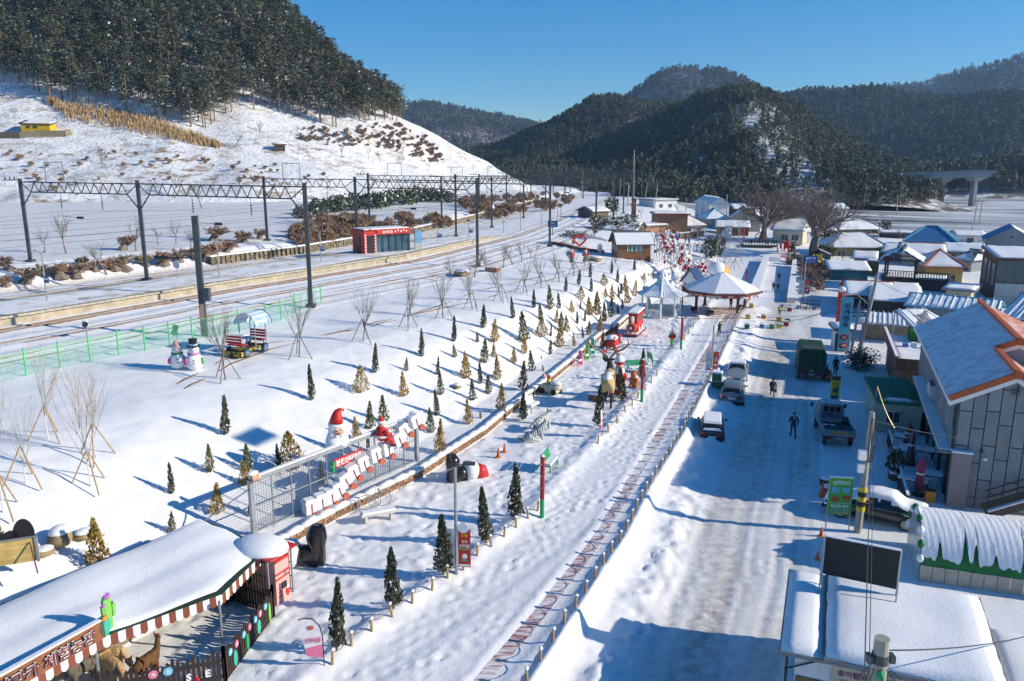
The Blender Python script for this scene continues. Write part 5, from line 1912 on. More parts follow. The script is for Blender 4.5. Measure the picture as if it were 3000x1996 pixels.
def tall_chair(label,px,py,top,c):
 t, d = T('tall_backed_chair',label,'chair',px,py,R(-40))
 h = (py -top) * d
 MB().box((0,.3,h*.55),(.36,.07,h)).build('backrest',C[c],t)
 MB().box((0,0,.45),(.55,.6,.06)).build('seat',C[c],t)
 for sx in (-.24,.24):
  for sy in (-.26,.26):
   MB().bar((sx,sy,0),(sx,sy,.45),.05).build('leg',C[c],t)
  MB().bar((sx,-.26,.62),(sx,.28,.66),.05).build('armrest',C[c],t)
 MB().box((0,-.02,.52),(.5,.5,.1),taper=.85).build('snow_top',MSNOW,t)
tall_chair('pink chair with a tall narrow back beside the brick wall',1694,1072,1030,'pink')
tall_chair('light green chair with a tall narrow back by the wall',1714,1056,1006,'lime')
tall_chair('turquoise chair with a tall narrow back by the wall',1730,1040,994,'teal')
# --- lamp post with banners
def banner(t,o,u,w,h,c,red):
 MB().box(Vector(o)+Vector(u)*w/2+Z_*h/2,(w,.015,h)).build('banner_cloth',C[c],t)
 q = Vector(o) + Vector(u) * w / 2 - Y_ * .012
 m1 = C['white'] if red else C['pink']
 text(t,'한겨울',C['yellow']if red else C['darkred'],h*.08,q +Z_*h*.86,X_,Z_,w*.5,name='lettering')
 text(t,'분천',m1 if red else C['green'],h*.07,q +Z_*h*.70,X_,Z_,w*.45)
 text(t,'산타마을',m1,h*.10,q +Z_*h*.58,X_,Z_,w*.86)
 MB().box(q +Z_*h*.49,(w*.8,.008,h*.03)).build('print_band',C['lime'],t)
 MB().sph(q +Z_*h*.30,(w*.22,.01,h*.07),10,6).build('print_face',C['palepink']if not red else C['white'],t)
 MB().plate([(-w*.3,0),(w*.3,0),(w*.1,h*.06),(0,h*.02),(-w*.12,h*.07)],q +Z_*h*.17,X_,Z_,.008).build('print_trees',C['teal'],t)
 MB().box(q +Z_*h*.05,(w*.9,.008,h*.06)).build('print_snow',C['red']if not red else C['white'],t)
def banner_pole(label,px,py,top,wp,hp,low):
 t, d = T('banner_post',label,'lamp post',px,py,R(-6))
 h = (py -top) * d / .95
 MB().cyl((0,0,-.1),(0,0,h),.085,.06,10).build('post',MGALV,t)
 w, bh = wp * d, hp * d
 for s, c in ((-1,'white'),(1,'red')):
  u = X_ * s
  MB().cyl((0,0,low +bh +.02),(s*(w +.1),0,low +bh +.02),.015,n=5).cyl((0,0,low),(s*(w +.1),0,low),.015,n=5).build('banner_rod',C['brown'],t)
  banner(t,(.09*s,-.02,low),u,w,bh,c,s >0)
 return t, h
t, h = banner_pole('grey lamp post carrying a white and a red banner in the foreground',1338,1682,1366,36,116,.35)
MB().tube([(0,0,h),(-.35,-.1,h -.15),(-.75,-.2,h -.28)],.03,6).box((-.85,-.2,h -.3),(.32,.26,.12)).build('lamp_arm',MGALV,t)
MB().tube([(0,0,h),(.3,.15,h +.08)],.03,6).box((.55,.22,h +.1),(.5,.22,.1)).build('lamp_head',MSTEEL,t)
MB().cyl((.32,-.05,2.15),(.32,-.08,2.15),.23,n=18).build('round_sign',C['white'],t)
banner_pole('banner post with white and red cloths beside the green cabinet',2084,1088,958,15,54,.1)
t_bp, h_bp = banner_pole('banner post with red and white cloths by the ramp',2352,880,770,14,40,.8)
# --- striped poles
def candy_pole(label,px,py,top):
 t, d = T('striped_pole',label,'pole',px,py)
 h = (py -top) * d / .95
 MB().cyl((0,0,-.1),(0,0,h*.3),.11,n=10).build('green_base',C['green'],t)
 MB().cyl((0,0,h*.3),(0,0,h),.11,n=10).build('red_shaft',C['darkred'],t)
 for j in range(9):
  a = j * 2.1
  z = h * (.36+.065*j)
  MB().sph((.11*math.cos(a),.11*math.sin(a),z),.03,5,4).build('snowflake',C['white'],t)
 MB().sph((0,0,h),(.12,.12,.08),8,4,z0=0).build('snow_top',MSNOW,t)
candy_pole('red pole with green foot and white flakes nearest the promenade',1588,1515,1336)
candy_pole('red and green pole beside the small orange deer',1880,1177,1057)
candy_pole('red and green pole right of the elf figure',1995,1025,933)
candy_pole('red and green pole behind the white gazebo',1997,912,838)
candy_pole('red pole beside the snow ramp behind the pavilion',2186,836,788)
# --- feather flags
def feather(label,px,py,wp,hp,rz,flip=1):
 t, d = T('feather_flag',label,'flag',px,py,rz)
 w, h = wp * d, hp * d
 arc = [(0,0),(0,h*.62),(-flip*w*.1,h*.82),(-flip*w*.38,h*.97),(-flip*w*.75,h*1.0),(-flip*w,h*.97)]
 MB().tube([(a,0,b)for a,b in arc],.02,5).build('pole',C['black'],t)
 poly = [(-.02*flip,h*.16)] + [(a -.02*flip,b -.02)for a,b in arc[1:]] + [(-flip*w*.72,h*.22)]
 if flip > 0:
  poly = poly[::1]
 MB().plate(poly,(0,-.01,0),X_,Z_,.012).build('cloth',mat('flag_white',(.78,.74,.75),.7),t)
 pr = [(-.03*flip,h*.17),(-.03*flip,h*.45),(-flip*w*.78,h*.38),(-flip*w*.70,h*.23)]
 MB().plate(pr,(0,-.018,0),X_,Z_,.012).build('print_band',C['pink'],t)
 text(t,'산타마을',C['pink'],h*.11,(-flip*w*.42,-.03,h*.55),X_,Z_,w*.7)
 MB().sph((-flip*w*.5,-.02,h*.8),(w*.16,.01,h*.05),8,5).build('print_emblem',C['coral'],t)
feather('white and pink feather flag standing in the foreground snow',950,1950,66,158,R(8))
feather('narrow feather flag seen edge on before the elk',1764,1272,24,82,R(70))
feather('feather flag between elf figure and striped pole',1984,1008,16,62,R(72))
feather('feather flag left of the brown pavilion',2044,928,14,60,R(75))
feather('pink feather flag left of the timber hut',1764,748,18,36,R(20))
feather('pink feather flag at the edge of the station square',2300,762,22,34,R(10))
# --- cones
def cone(label,px,py,hp):
 t, d = T('traffic_cone',label,'cone',px,py)
 h = hp * d
 MB().box((0,0,.02),(h*.5,h*.5,.05)).build('base',C['orange'],t)
 MB().cyl((0,0,.04),(0,0,h),h*.2,.03,10).build('body',mat('cone_orange',(.65,.12,.04),.6),t)
 for z in (.4,.68):
  MB().cyl((0,0,h*z),(0,0,h*(z +.13)),h*.2*(1-z)+.012,h*.2*(.87-z)+.012,10).build('band',C['white'],t)
cone('left orange cone in the snow before the tiger statues',1460,1340,30)
cone('right orange cone in the snow before the tiger statues',1478,1326,28)
# --- green cabinet
t, d = T('green_cabinet','green cabinet with red and white tape on the promenade edge','cabinet',2099,1137,HP)
MB().box((0,0,.62),(.72,.6,1.25)).build('body',C['darkgreen']if False else mat('cabinet_green',(.01,.17,.09),.6),t)
MB().box((0,0,1.3),(.82,.7,.12),taper=.9).build('snow_top',MSNOW,t)
MB().box((0,-.305,.62),(.72,.012,.07)).build('tape',mat('tape',(.75,.75,.74),.6,col2=(.6,.05,.04),vs=18,sharp=True),t)
# --- locomotive
a, b, c = P(1828,985,.95), P(1866,991,.95), P(1891,967,.95)
rzl = math.atan2(-(c -b).x,(c -b).y)
t = thing('toy_locomotive','red toy locomotive cab with golden round front in the park','ornament',(a +b)/2+Vector((0,0,.05)),rzl)
Wl, Ll = (b -a).length * .95, (c -b).length
MB().box((0,Ll/2,.12),(Wl,Ll,.22)).build('base',mat('loco_base',(.22,.06,.05),.7),t)
MB().box((0,Ll/2-.3,.26),(Wl*.95,Ll -.6,.08)).build('base_snow',MSNOW,t)
MB().box((0,Ll*.58,1.2),(Wl*.62,Ll*.74,1.75)).build('cab',C['red'],t)
MB().box((0,Ll*.58,2.16),(Wl*.78,Ll*.86,.14)).build('roof',C['darkred'],t)
MB().box((0,Ll*.58,2.29),(Wl*.74,Ll*.84,.17),taper=.9).build('roof_snow',MSNOW,t)
MB().cyl((0,Ll*.04,.85),(0,Ll*.25,.85),.48,n=18).build('boiler',C['red'],t)
MB().cyl((0,Ll*.035,.85),(0,Ll*.01,.85),.50,n=18).build('front_ring',mat('gold',(.55,.38,.12),.35,metal=.4),t)
MB().cyl((0,Ll*.008,.85),(0,-.03,.85),.36,n=16).build('front_plate',C['darkred'],t)
MB().sph((0,-.05,.86),(.16,.05,.16),10,6).build('front_emblem',C['white'],t)
MB().cyl((0,Ll*.14,1.3),(0,Ll*.14,1.75),.15,.2,12).sph((0,Ll*.14,1.85),(.2,.2,.14),10,6).build('chimney',C['white'],t)
for j in range(5):
 MB().box((-.42+.21*j,.02,.42),(.08,.08,.34)).build('cow_catcher',C['white']if j %2 else C['red'],t)
for s in (-1,1):
 for j in range(3):
  y = Ll * (.34+.2*j)
  w_ = MB().box((s*Wl*.315,y,1.55),(.02,Ll*.13,.6)).build('window',mat('loco_glass',(.10,.09,.06),.3),t)
  MB().box((s*Wl*.318,y -Ll*.075,1.55),(.03,.05,.7)).build('frame',mat('gold',())if False else MATS['gold'],w_)
 for j in range(4):
  MB().cyl((s*Wl*.30,Ll*(.3+.16*j),.48),(s*Wl*.36,Ll*(.3+.16*j),.48),.24,n=12).build('wheel',C['white']if j %2 else C['red'],t)
# --- white gazebo
t, d = T('white_gazebo','white octagonal gazebo with fluted snowy roof','gazebo',1936,925,R(10))
rg, re = 2.15, 2.95
MW2 = mat('gazebo_white',(.78,.78,.76),.6,.05,4)
MB().lathe([(rg +.25,-.1),(rg +.25,.16),(.1,.18)],8).build('floor',MW2,t)
MROOFW = mat('fluted_roof',(.72,.76,.80),.5,.06,4)
for k in range(8):
 a0, a1 = math.pi / 4 * k + .39, math.pi / 4 * (k +1) + .39
 p0, p1 = Vector((math.cos(a0)*rg,math.sin(a0)*rg,0)), Vector((math.cos(a1)*rg,math.sin(a1)*rg,0))
 MB().cyl(p0,p0 +Z_*2.6,.12,.1,10).build('column',MW2,t)
 if k not in (5,):
  MB().bar(p0 +Z_*.95,p1 +Z_*.95,.08,.1).bar(p0 +Z_*.3,p1 +Z_*.3,.06,.08).bar(p0.lerp(p1,.5)+Z_*.3,p0.lerp(p1,.5)+Z_*.95,.06).build('railing',MW2,t)
  MB().bar(p0.lerp(p1,.03)*.97+Z_*.62,p0.lerp(p1,.97)*.97+Z_*.62,.03,.5).build('rail_panel',MW2,t)
  MB().sph((p0 +p1)/2*1.0+Z_*.62,(.1,.1,.1),8,5).build('panel_boss',MGALV,t)
 MB().bar(p0 +Z_*2.45,p1 +Z_*2.45,.12,.22).build('lintel',MW2,t)
 mb = MB()                                         # fluted roof panel
 n_ = 14
 rows = [(1.0,2.55),(.62,3.0),(.3,3.65),(.1,4.3)]
 g_ = []
 for (f,z) in rows:
  q0, q1 = Vector((math.cos(a0)*re*f,math.sin(a0)*re*f,z)), Vector((math.cos(a1)*re*f,math.sin(a1)*re*f,z))
  g_.append([q0.lerp(q1,j/n_)+Z_*((.07 if j %2 else -.03)*(1 if j not in (0,n_)else 0)*f +(.06 if j in (0,n_)else 0))for j in range(n_ +1)])
 for r_ in range(3):
  for j in range(n_):
   mb.quad(g_[r_][j],g_[r_][j +1],g_[r_ +1][j +1],g_[r_ +1][j])
 o = mb.build('roof_panel',MROOFW,t)
 o.modifiers.new('s','SOLIDIFY').thickness = .06
MB().lathe([(.34,4.2),(.3,4.4),(.14,4.6),(.2,4.75),(.08,4.9),(.05,5.35),(.02,5.4)],10).build('finial',MW2,t)
# --- brown pavilion
t, d = T('park_pavilion','brown octagonal pavilion with snowy roof across the promenade','pavilion',2110,915,R(8))
re = 4.6
ap = Vector((0,0,4.75))
MBR = mat('pavilion_roof',(.16,.06,.05),.8,.2,3)
for k in range(8):
 a0, a1 = math.pi / 4 * k + .2, math.pi / 4 * (k +1) + .2
 p0, p1 = Vector((math.cos(a0)*re,math.sin(a0)*re,2.75)), Vector((math.cos(a1)*re,math.sin(a1)*re,2.75))
 o = MB().add([p0,p1,ap],[(0,1,2)]).build('roof_panel',MBR,t)
 o.modifiers.new('s','SOLIDIFY').thickness = .1
 if k not in (0,):
  top_f = .04 if k != 7 else .42
  q = lambda p, f, dz=.09: p.lerp(ap,f) + Z_ * dz
  mb = MB()
  c0, c1 = p0.lerp(p1,.02), p1.lerp(p0,.02)
  n_ = 6
  for j in range(n_):
   f0_, f1_ = .02 + (.95-top_f) * j / n_, .02 + (.95-top_f) * (j +1) / n_
   mb.quad(q(c0,f0_),q(c1,f0_),q(c1,f1_),q(c0,f1_))
  o = mb.build('roof_snow',MSNOW,t)
  o.modifiers.new('s','SOLIDIFY').thickness = .08
 MB().bar(p0 -Z_*.08,p1 -Z_*.08,.12,.16).build('eave',MBR,t)
 MB().bar(p0*.93-Z_*.1,p1*.93-Z_*.1,.04,.42).build('fascia_banner',mat('fascia_print',(.62,.60,.58),.7,col2=(.50,.06,.06),vs=1.3,sharp=True),t)
 if k % 2 == 0:
  c = Vector((p0.x*.72,p0.y*.72,0))
  MB().box(c +Z_*1.35,(.24,.24,2.8)).build('column',mat('pavilion_timber',(.07,.035,.03),.7),t)
  MB().box(c +Z_*.2,(.42,.42,.4)).build('plinth',C['grey'],t)
 for j in range(4):
  b_ = p0.lerp(p1,.12+.25*j) * .94
  MB().plate([(-.14,0),(.14,0),(0,-.3)],(b_.x,b_.y,2.36),(p1 -p0).normalized(),Z_,.01).build('pennant',C['red']if (j +k)%2 else C['green'],t)
MB().box((1.2,.6,.05),(5.0,4.6,.08)).build('floor',mat('pavilion_floor',(.30,.13,.10),.85,.3,2,col2=(.75,.72,.72)),t)
for sx, sy in ((-2.9,.8),(-2.0,-1.9),(2.9,1.2)):
 MB().box((sx,sy,.35),(.7,.5,.45)).build('seat_block',MATS['pavilion_timber'],t)
# --- little navy roofed house
t, d = T('navy_roof_house','little white garden house with steep navy roof behind the pavilion','garden house',2020,868,R(-35))
MB().box((0,1.0,1.05),(2.0,2.0,2.1)).build('wall',C['white'],t)
for s in (-1,1):
 o = MB().quad((s*1.35,-.3,1.75),(s*1.35,2.3,1.75),(0,2.3,3.6),(0,-.3,3.6)).build('roof',C['navy'],t)
 o.modifiers.new('s','SOLIDIFY').thickness = .12
o = MB().quad((-1.42,-.25,1.78),(-1.42,2.25,1.78),(-.75,2.25,2.72),(-.75,-.25,2.72)).build('roof_snow',MSNOW,t)
o.modifiers.new('s','SOLIDIFY').thickness = .09
MB().add([(-1,-.01,2.1),(1,-.01,2.1),(0,-.01,3.4)],[(0,1,2)]).build('gable',C['white'],t)
for j in range(4):
 MB().box((-.75+.5*j,-.04,1.0),(.32,.05,1.3)).build('window_pane',mat('pane_dark',(.08,.10,.13),.2),t)
MB().box((-1.03,1.0,1.0),(.05,1.4,1.2)).build('side_window',MATS['pane_dark'],t)
# --- orange and white dome
t, d = T('snowy_dome','orange dome mostly covered in snow beside the birches','ornament',2104,812,R(0))
r_ = 33 * d
MB().sph((0,0,r_*.25),(r_,r_,r_*1.05),22,12,z0=-.3).build('shell',mat('dome_orange',(.72,.36,.02),.5),t,True)
sd_ = MB()
sd_.sph((-.12*r_,0,r_*.3),(r_*1.0,r_*1.02,r_*1.08),22,10,z0=.05)
sd_.build('snow_cover',MSNOW,t,True)
# --- ornament balls on a lattice, with parcels at its lower end
P0, P1, P2 = G(1928,752), G(1985,800), G(2062,846)
t = thing('ornament_arch','lattice arch hung with red and white balls beside the hut','ornament')
mb = MB()
br_ = random.Random(4)
def arch_c(f):
 a = P0.lerp(P1,f*2) if f < .5 else P1.lerp(P2,f*2-1)
 return Vector((a.x,a.y,GZ(a.x,a.y)))
for k in range(15):
 c = arch_c(k/14)
 h = 3.6 - 1.6 * k / 14
 for dx, dy in ((-1.2,-.8),(1.4,.9),(-.4,1.6),(.8,-1.5)):
  x, y = c.x + dx, c.y + dy
  mb.tube([(x,y,GZ(x,y)-.1),(x,y,c.z +h)],.03,4)
  mb.tube([(x,y,c.z +h*.5),(c.x,c.y,c.z +h)],.02,3)
 if k:
  pc = arch_c((k -1)/14)
  for e in (.5,1.0):
   mb.tube([pc +Z_*(3.6-1.6*(k -1)/14)*e,c +Z_*h*e],.025,4)
mb.build('lattice',MGALV,t)
bm = {k:MB().sph((0,0,0),.22,10,7).mesh('ball',C[k])for k in ('darkred','white')}
scm = MB().sph((0,0,.03),(.22,.22,.21),8,4,z0=.25).mesh('snow_top',MSNOW)
for k in range(210):
 f = br_.random() ** 1.1 * .92
 c = arch_c(f)
 h = 3.6 - 1.6 * f
 p = c + Vector((br_.gauss(0,1.0),br_.gauss(0,1.0),h +br_.gauss(0,.35)-(1.3 if br_.random()<.12 else 0)))
 o = link('ball',bm['darkred' if br_.random()<.45 else 'white'],t,p,0,br_.uniform(.75,1.25))
for k, (px,py,s,lb) in enumerate([(2040,770,1.0,'tilted large white parcel at the upper end below the balls'),(2052,792,.9,'large white parcel standing below the ball arch'),(2072,775,.9,'white parcel right of the ball arch by the conifers'),(2068,812,.8,'lowest white parcel between navy house and dome'),(2010,748,.8,'white parcel among the red and white balls')]):
 p = G(px,py +26)
 g = thing('large_parcel',lb,'parcel',p +Z_*(1.4 if k !=3 else .7),0,None,s)
 g.rotation_euler = (br_.uniform(-.4,.4),br_.uniform(-.4,.4),br_.uniform(0,3))
 MB().box((0,0,0),(1.25,1.25,1.1)).build('carton',MBOXW,g)
 MB().box((0,0,.62),(1.35,1.35,.2)).build('lid',MBOXW,g)
 MB().box((0,0,0),(.1,1.28,1.12)).build('ribbon',C['darkred'],g)
# --- timber hut
a, b, c = P(1809,764,4.0), P(1905,763,4.0), P(1779,760,4.0)
t = thing('timber_hut','brown timber hut with green curtained windows and snowy roof','hut',(a.x,a.y,GZ(a.x,a.y)-.1),math.atan2((b -a).y,(b -a).x))
w_, dp = (b -a).length, 4.2
z_e, z_r = 2.25, 3.75
zg = 4.0 - t.location.z
MHUT = mat('hut_planks',(.27,.115,.045),.8,.25,5)
for k in range(24):
 MB().box((w_*(k +.5)/24,0,z_e/2-.3),(w_/24-.012,.08,z_e +.7)).build('plank',MHUT,t)
for k in range(18):
 MB().box((0,dp*(k +.5)/18,z_e/2-.3),(.08,dp/18-.012,z_e +.7)).build('plank',MHUT,t)
MB().box((w_/2,dp/2,z_e/2),(w_ -.1,dp -.1,z_e)).build('core',MWOOD,t)
MB().add([(-.02,0,z_e),(-.02,dp,z_e),(-.02,dp/2,z_r -.05)],[(0,2,1)]).build('gable',MHUT,t)
MB().add([(w_ +.02,0,z_e),(w_ +.02,dp,z_e),(w_ +.02,dp/2,z_r -.05)],[(0,1,2)]).build('gable',MHUT,t)
for s in (0,1):
 y0 = -.45 if s == 0 else dp + .45
 o = MB().quad((-.5,y0,z_e -.25),(w_ +.5,y0,z_e -.25),(w_ +.5,dp/2,z_r),(-.5,dp/2,z_r)).build('roof',mat('hut_roof',(.13,.12,.11),.9,.2,3),t)
 o.modifiers.new('s','SOLIDIFY').thickness = .1
 o = MB().quad((-.3,y0 +(.05 if s ==0 else -.05),z_e -.14),(w_ +.45,y0 +(.05 if s ==0 else -.05),z_e -.14),(w_ +.45,dp/2+(-.35 if s ==0 else .35),z_r -.12),(-.3,dp/2+(-.35 if s ==0 else .35),z_r -.12)).build('roof_snow',MSNOW,t)
 o.modifiers.new('s','SOLIDIFY').thickness = .1
MCURT = mat('green_curtain',(.10,.34,.25),.7,.3,2)
wn_ = MB().box((w_*.54,-.05,1.42),(w_*.56,.06,.95)).build('window',MATS['pane_dark'],t)
for k in range(12):
 MB().box((w_*(.28+.54*(k +.3)/12),-.09,1.42),(w_*.022,.03,.9)).build('curtain',MCURT if k %3 else C['white'],wn_)
wn_ = MB().box((-.05,dp*.5,1.42),(.06,dp*.8,.95)).build('window',MATS['pane_dark'],t)
for k in range(8):
 MB().box((-.09,dp*(.14+.72*(k +.5)/8),1.42),(.03,dp*.05,.9)).build('curtain',MCURT if k %3 else C['white'],wn_)
# --- heart and couple
ph = G(1697,770)
t = thing('heart_arch','red heart hoop raised between two red suited figures','ornament',ph,0)
hp_ = []
for k in range(40):
 a = 2 * math.pi * k / 39
 hp_.append((.055*16*math.sin(a)**3*.95,0,3.05+.05*(13*math.cos(a)-5*math.cos(2*a)-2*math.cos(3*a)-math.cos(4*a))))
MB().tube(hp_,.13,8).build('heart',C['red'],t,True)
for s in (-1,1):
 MB().tube([(s*.3,0,2.3),(s*.9,0,2.0),(s*1.0,0,1.2)],.05,5).build('support',MWOOD,t)
def standing_gift_man(label,px,py,hp,rz,skirt=False,coat='red'):
 t, d = T('costumed_figure',label,'figure',px,py,rz)
 s = hp * d / 1.95
 t.scale = (s,s,s)
 if skirt:
  MB().lathe([(.36,.12),(.38,.3),(.26,.9),(.28,1.1),(.3,1.35),(.12,1.45)],16).build('dress',C[coat],t,True)
  MB().lathe([(.38,.08),(.41,.12),(.4,.24),(.36,.26)],16).build('hem',C['white'],t)
  MB().plate([(-.2,0),(.2,0),(.16,.6),(-.16,.6)],(0,-.36,.3),X_,Z_,.04).build('apron',C['green'],t)
 else:
  for q in (-1,1):
   MB().tube([(.13*q,0,.1),(.13*q,0,.6)],[.12,.14],8).build('leg',C['green'],t,True)
   MB().sph((.13*q,-.07,.07),(.12,.2,.1),8,6).build('boot',C['black'],t,True)
  MB().lathe([(.3,.5),(.34,.7),(.33,1.1),(.3,1.38),(.12,1.46)],16).build('coat',C[coat],t,True)
 for q in (-1,1):
  MB().tube([(.28*q,0,1.32),(.42*q,-.1,1.05),(.3*q,-.3,1.0)],[.1,.09,.08],8).build('sleeve',C[coat],t,True)
  MB().sph((.27*q,-.34,1.0),.07,8,6).build('mitten',C['white'],t,True)
 MB().sph((0,0,1.6),(.19,.19,.2),12,8).build('head',C['skin'],t,True)
 MB().sph((0,-.1,1.5),(.16,.13,.16),10,7).build('beard' if not skirt else 'collar',C['white'],t,True)
 MB().sph((0,-.2,1.6),.035,6,5).build('nose',C['palepink'],t)
 MB().tube([(0,0,1.7),(.02,.02,1.85),(.1,.03,1.98)],[.2,.12,.03],10).build('cap',C['red'],t,True)
 MB().lathe([(.2,1.66),(.23,1.69),(.21,1.75)],12).build('cap_brim',C['white'],t)
 return t
standing_gift_man('bearded red coated figure with blue sack left of the heart',1674,768,40,R(-10))
standing_gift_man('red dressed figure with green apron right of the heart',1715,771,42,R(10),True)
MB().sph((-.5,.15,1.15),(.35,.3,.42),12,8).build('sack',C['sky'],bpy.data.objects['costumed_figure'],True)
# brick bed edge behind the heart
t = thing('brick_edging','curved red brick bed edging behind the heart','wall')
pts = [G(*q)for q in ((1618,716),(1650,722),(1690,732),(1730,738),(1770,742))]
mb = MB()
for a, b in zip(pts[:-1],pts[1:]):
 mb.bar(a +Z_*.2,b +Z_*.2,.4,.5)
mb.build('course',mat('edging_brick',(.24,.10,.07),.9,.25,4),t)
# --- elf, sleigh, small figures, deer, toy car
t, d = T('elf_figure','elf figure with red jacket and green legs near striped pole','figure',1968,1012,R(10))
s = 50 * d / 2.0
t.scale = (s,) * 3
MB().lathe([(.14,0),(.16,.1),(.2,.6),(.26,.85),(.24,.9)],14).build('trousers',C['lime'],t,True)
MB().lathe([(.26,.85),(.33,.9),(.34,1.1),(.26,1.35),(.12,1.42)],14).build('jacket',C['red'],t,True)
MB().lathe([(.3,1.32),(.34,1.38),(.1,1.5)],8).build('collar',C['lime'],t)
MB().sph((0,0,1.58),(.19,.18,.2),12,8).build('head',C['skin'],t,True)
for q in (-1,1):
 MB().tube([(.3*q,0,1.3),(.4*q,-.05,1.05),(.36*q,-.12,.9)],[.09,.08,.07],7).build('arm',C['red'],t,True)
 MB().cyl((.19*q,0,1.6),(.32*q,0,1.68),.05,.01,6).build('ear',C['skin'],t)
MB().tube([(0,0,1.7),(0,.02,1.95),(.03,.04,2.2)],[.2,.1,.02],10).build('hat',MSNOW,t,True)
t, d = T('toy_sleigh','red sleigh with snow heaped on its seats by the wall','sleigh',1792,1020,R(-35))
MB().box((0,0,.55),(1.0,1.7,.5)).box((0,.75,.95),(1.0,.2,.6)).build('body',C['red'],t)
for s in (-1,1):
 MB().tube([(s*.45,-1.2,.35),(s*.45,-1.0,.1),(s*.45,.9,.08)],.04,6).build('runner',C['black'],t)
MB().sph((0,.1,.95),(.5,.75,.3),12,6,z0=-.2).build('snow_heap',MSNOW,t,True)
standing_gift_man('bearded red figure standing at the toy sleigh',1800,1026,40,R(40))
standing_gift_man('small red and white gnome left of the sleigh',1770,1048,34,R(-20))
standing_gift_man('small red gnome in front of the sleigh',1803,1035,26,R(20))
standing_gift_man('small red capped gnome behind the barrel figure',1811,1052,24,R(0))
t, d = T('barrel_figure','tall barrel shaped bearded figure with red black and white bands','figure',1812,1160,R(-5))
s = 122 * d / 3.2
t.scale = (s,) * 3
for z0, z1, c in ((0,.15,'white'),(.15,.6,'red'),(.6,.85,'white'),(.85,1.2,'red'),(1.2,1.42,'black'),(1.42,1.8,'red')):
 MB().cyl((0,0,z0),(0,0,z1),.42+.06*math.sin(z0*1.7),.42+.06*math.sin(z1*1.7),18).build('band',C[c],t,True)
MB().sph((0,-.05,2.0),(.42,.40,.34),14,8).build('beard',C['white'],t,True)
MB().sph((0,-.1,2.35),(.3,.28,.26),12,8).build('face',C['skin'],t,True)
MB().sph((0,-.4,2.33),.07,8,6).build('nose',C['palepink'],t)
MB().sph((0,0,2.62),(.40,.40,.5),14,8,z0=-.1).build('cap',C['red'],t,True)
MB().sph((0,0,2.72),(.40,.40,.48),14,7,z0=.05).build('snow_cap',MSNOW,t,True)
for q in (-1,1):
 MB().tube([(.42*q,0,1.75),(.52*q,-.15,1.45),(.35*q,-.4,1.4)],[.13,.12,.1],8).build('arm',C['red'],t,True)
t, d = T('toy_car','small white toy car with figures aboard beside the brick wall','toy car',1614,1152,R(55))
MB().box((0,0,.45),(.9,1.5,.5),taper=.9).sph((0,-.6,.55),(.42,.35,.28),10,6).build('body',mat('toy_cream',(.66,.58,.42),.5),t)
for sx in (-.45,.45):
 for sy in (-.5,.5):
  MB().cyl((sx -.06,sy,.22),(sx +.06,sy,.22),.22,n=12).build('wheel',C['black'],t)
MB().sph((0,-.45,.82),(.42,.5,.22),10,5,z0=-.1).build('snow_cover',MSNOW,t,True)
MB().sph((0,.2,.9),(.2,.18,.25),10,7).build('driver_body',C['yellow'],t,True)
MB().sph((0,.18,1.22),(.18,.17,.18),10,7).build('driver_head',C['coral'],t,True)
MB().sph((-.2,.5,1.3),(.16,.15,.2),10,7).cyl((-.2,.5,1.45),(-.18,.52,1.75),.06,.01,6).build('passenger',C['palepink'],t,True)
MB().sph((.4,-.35,.55),(.08,.12,.15),8,6).build('wreath',C['green'],t)
t, d = T('deer_figure','small orange brown deer figure beside the barrel figure','figure',1857,1134,R(-20))
s = 58 * d / 1.5
t.scale = (s,) * 3
MDEER = mat('deer_orange',(.48,.17,.05),.6,.1,4)
MB().sph((0,0,.45),(.36,.34,.45),14,10).build('body',MDEER,t,True)
MB().sph((0,-.2,1.02),(.24,.28,.24),12,9).build('head',MDEER,t,True)
for q in (-1,1):
 MB().sph((.28*q,-.08,1.16),(.14,.05,.08),8,6).build('ear',MDEER,t,True)
 MB().tube([(.1*q,-.12,1.22),(.22*q,-.1,1.42),(.36*q,-.1,1.5)],[.03,.025,.015],5).tube([(.22*q,-.1,1.42),(.18*q,-.1,1.55)],[.022,.012],5).build('antler',C['brown'],t,True)
 MB().sph((.22*q,-.3,.15),(.14,.22,.14),8,6).build('leg',MDEER,t,True)
 MB().sph((.25*q,-.25,.62),(.1,.12,.2),8,6).build('arm',MDEER,t,True)
MB().sph((0,-.48,1.0),.08,8,6).build('nose',C['red'],t,True)
MB().sph((0,.02,.78),(.3,.28,.14),10,5,z0=0).build('snow_patch',MSNOW,t,True)
# --- coloured boxes on the snow play ground
for k, (px,py,c) in enumerate([(2202,902,'yellow'),(2191,934,'yellow'),(2237,934,'orange'),(2281,941,'yellow'),(2188,962,'darkgreen'),(2232,962,'blue'),(2261,963,'green'),(2282,962,'yellow'),(2303,955,'red'),(2306,945,'darkgreen'),(2313,912,'red')]):
 t, d = T('sled_box','%s wooden box with snow lid on the play ground, %s listed'%({'darkgreen':'dark green'}.get(c,c),ordinal(k +1)),'box',px,py,HP +br_.uniform(-.2,.2))
 MB().box((0,0,.22),(.5,.42,.42)).build('body',C[c],t)
 MB().box((0,0,.33),(.53,.45,.06)).build('rim',C['brown'],t)
 MB().box((0,0,.5),(.54,.46,.14),taper=.9).build('snow_lid',MSNOW,t)
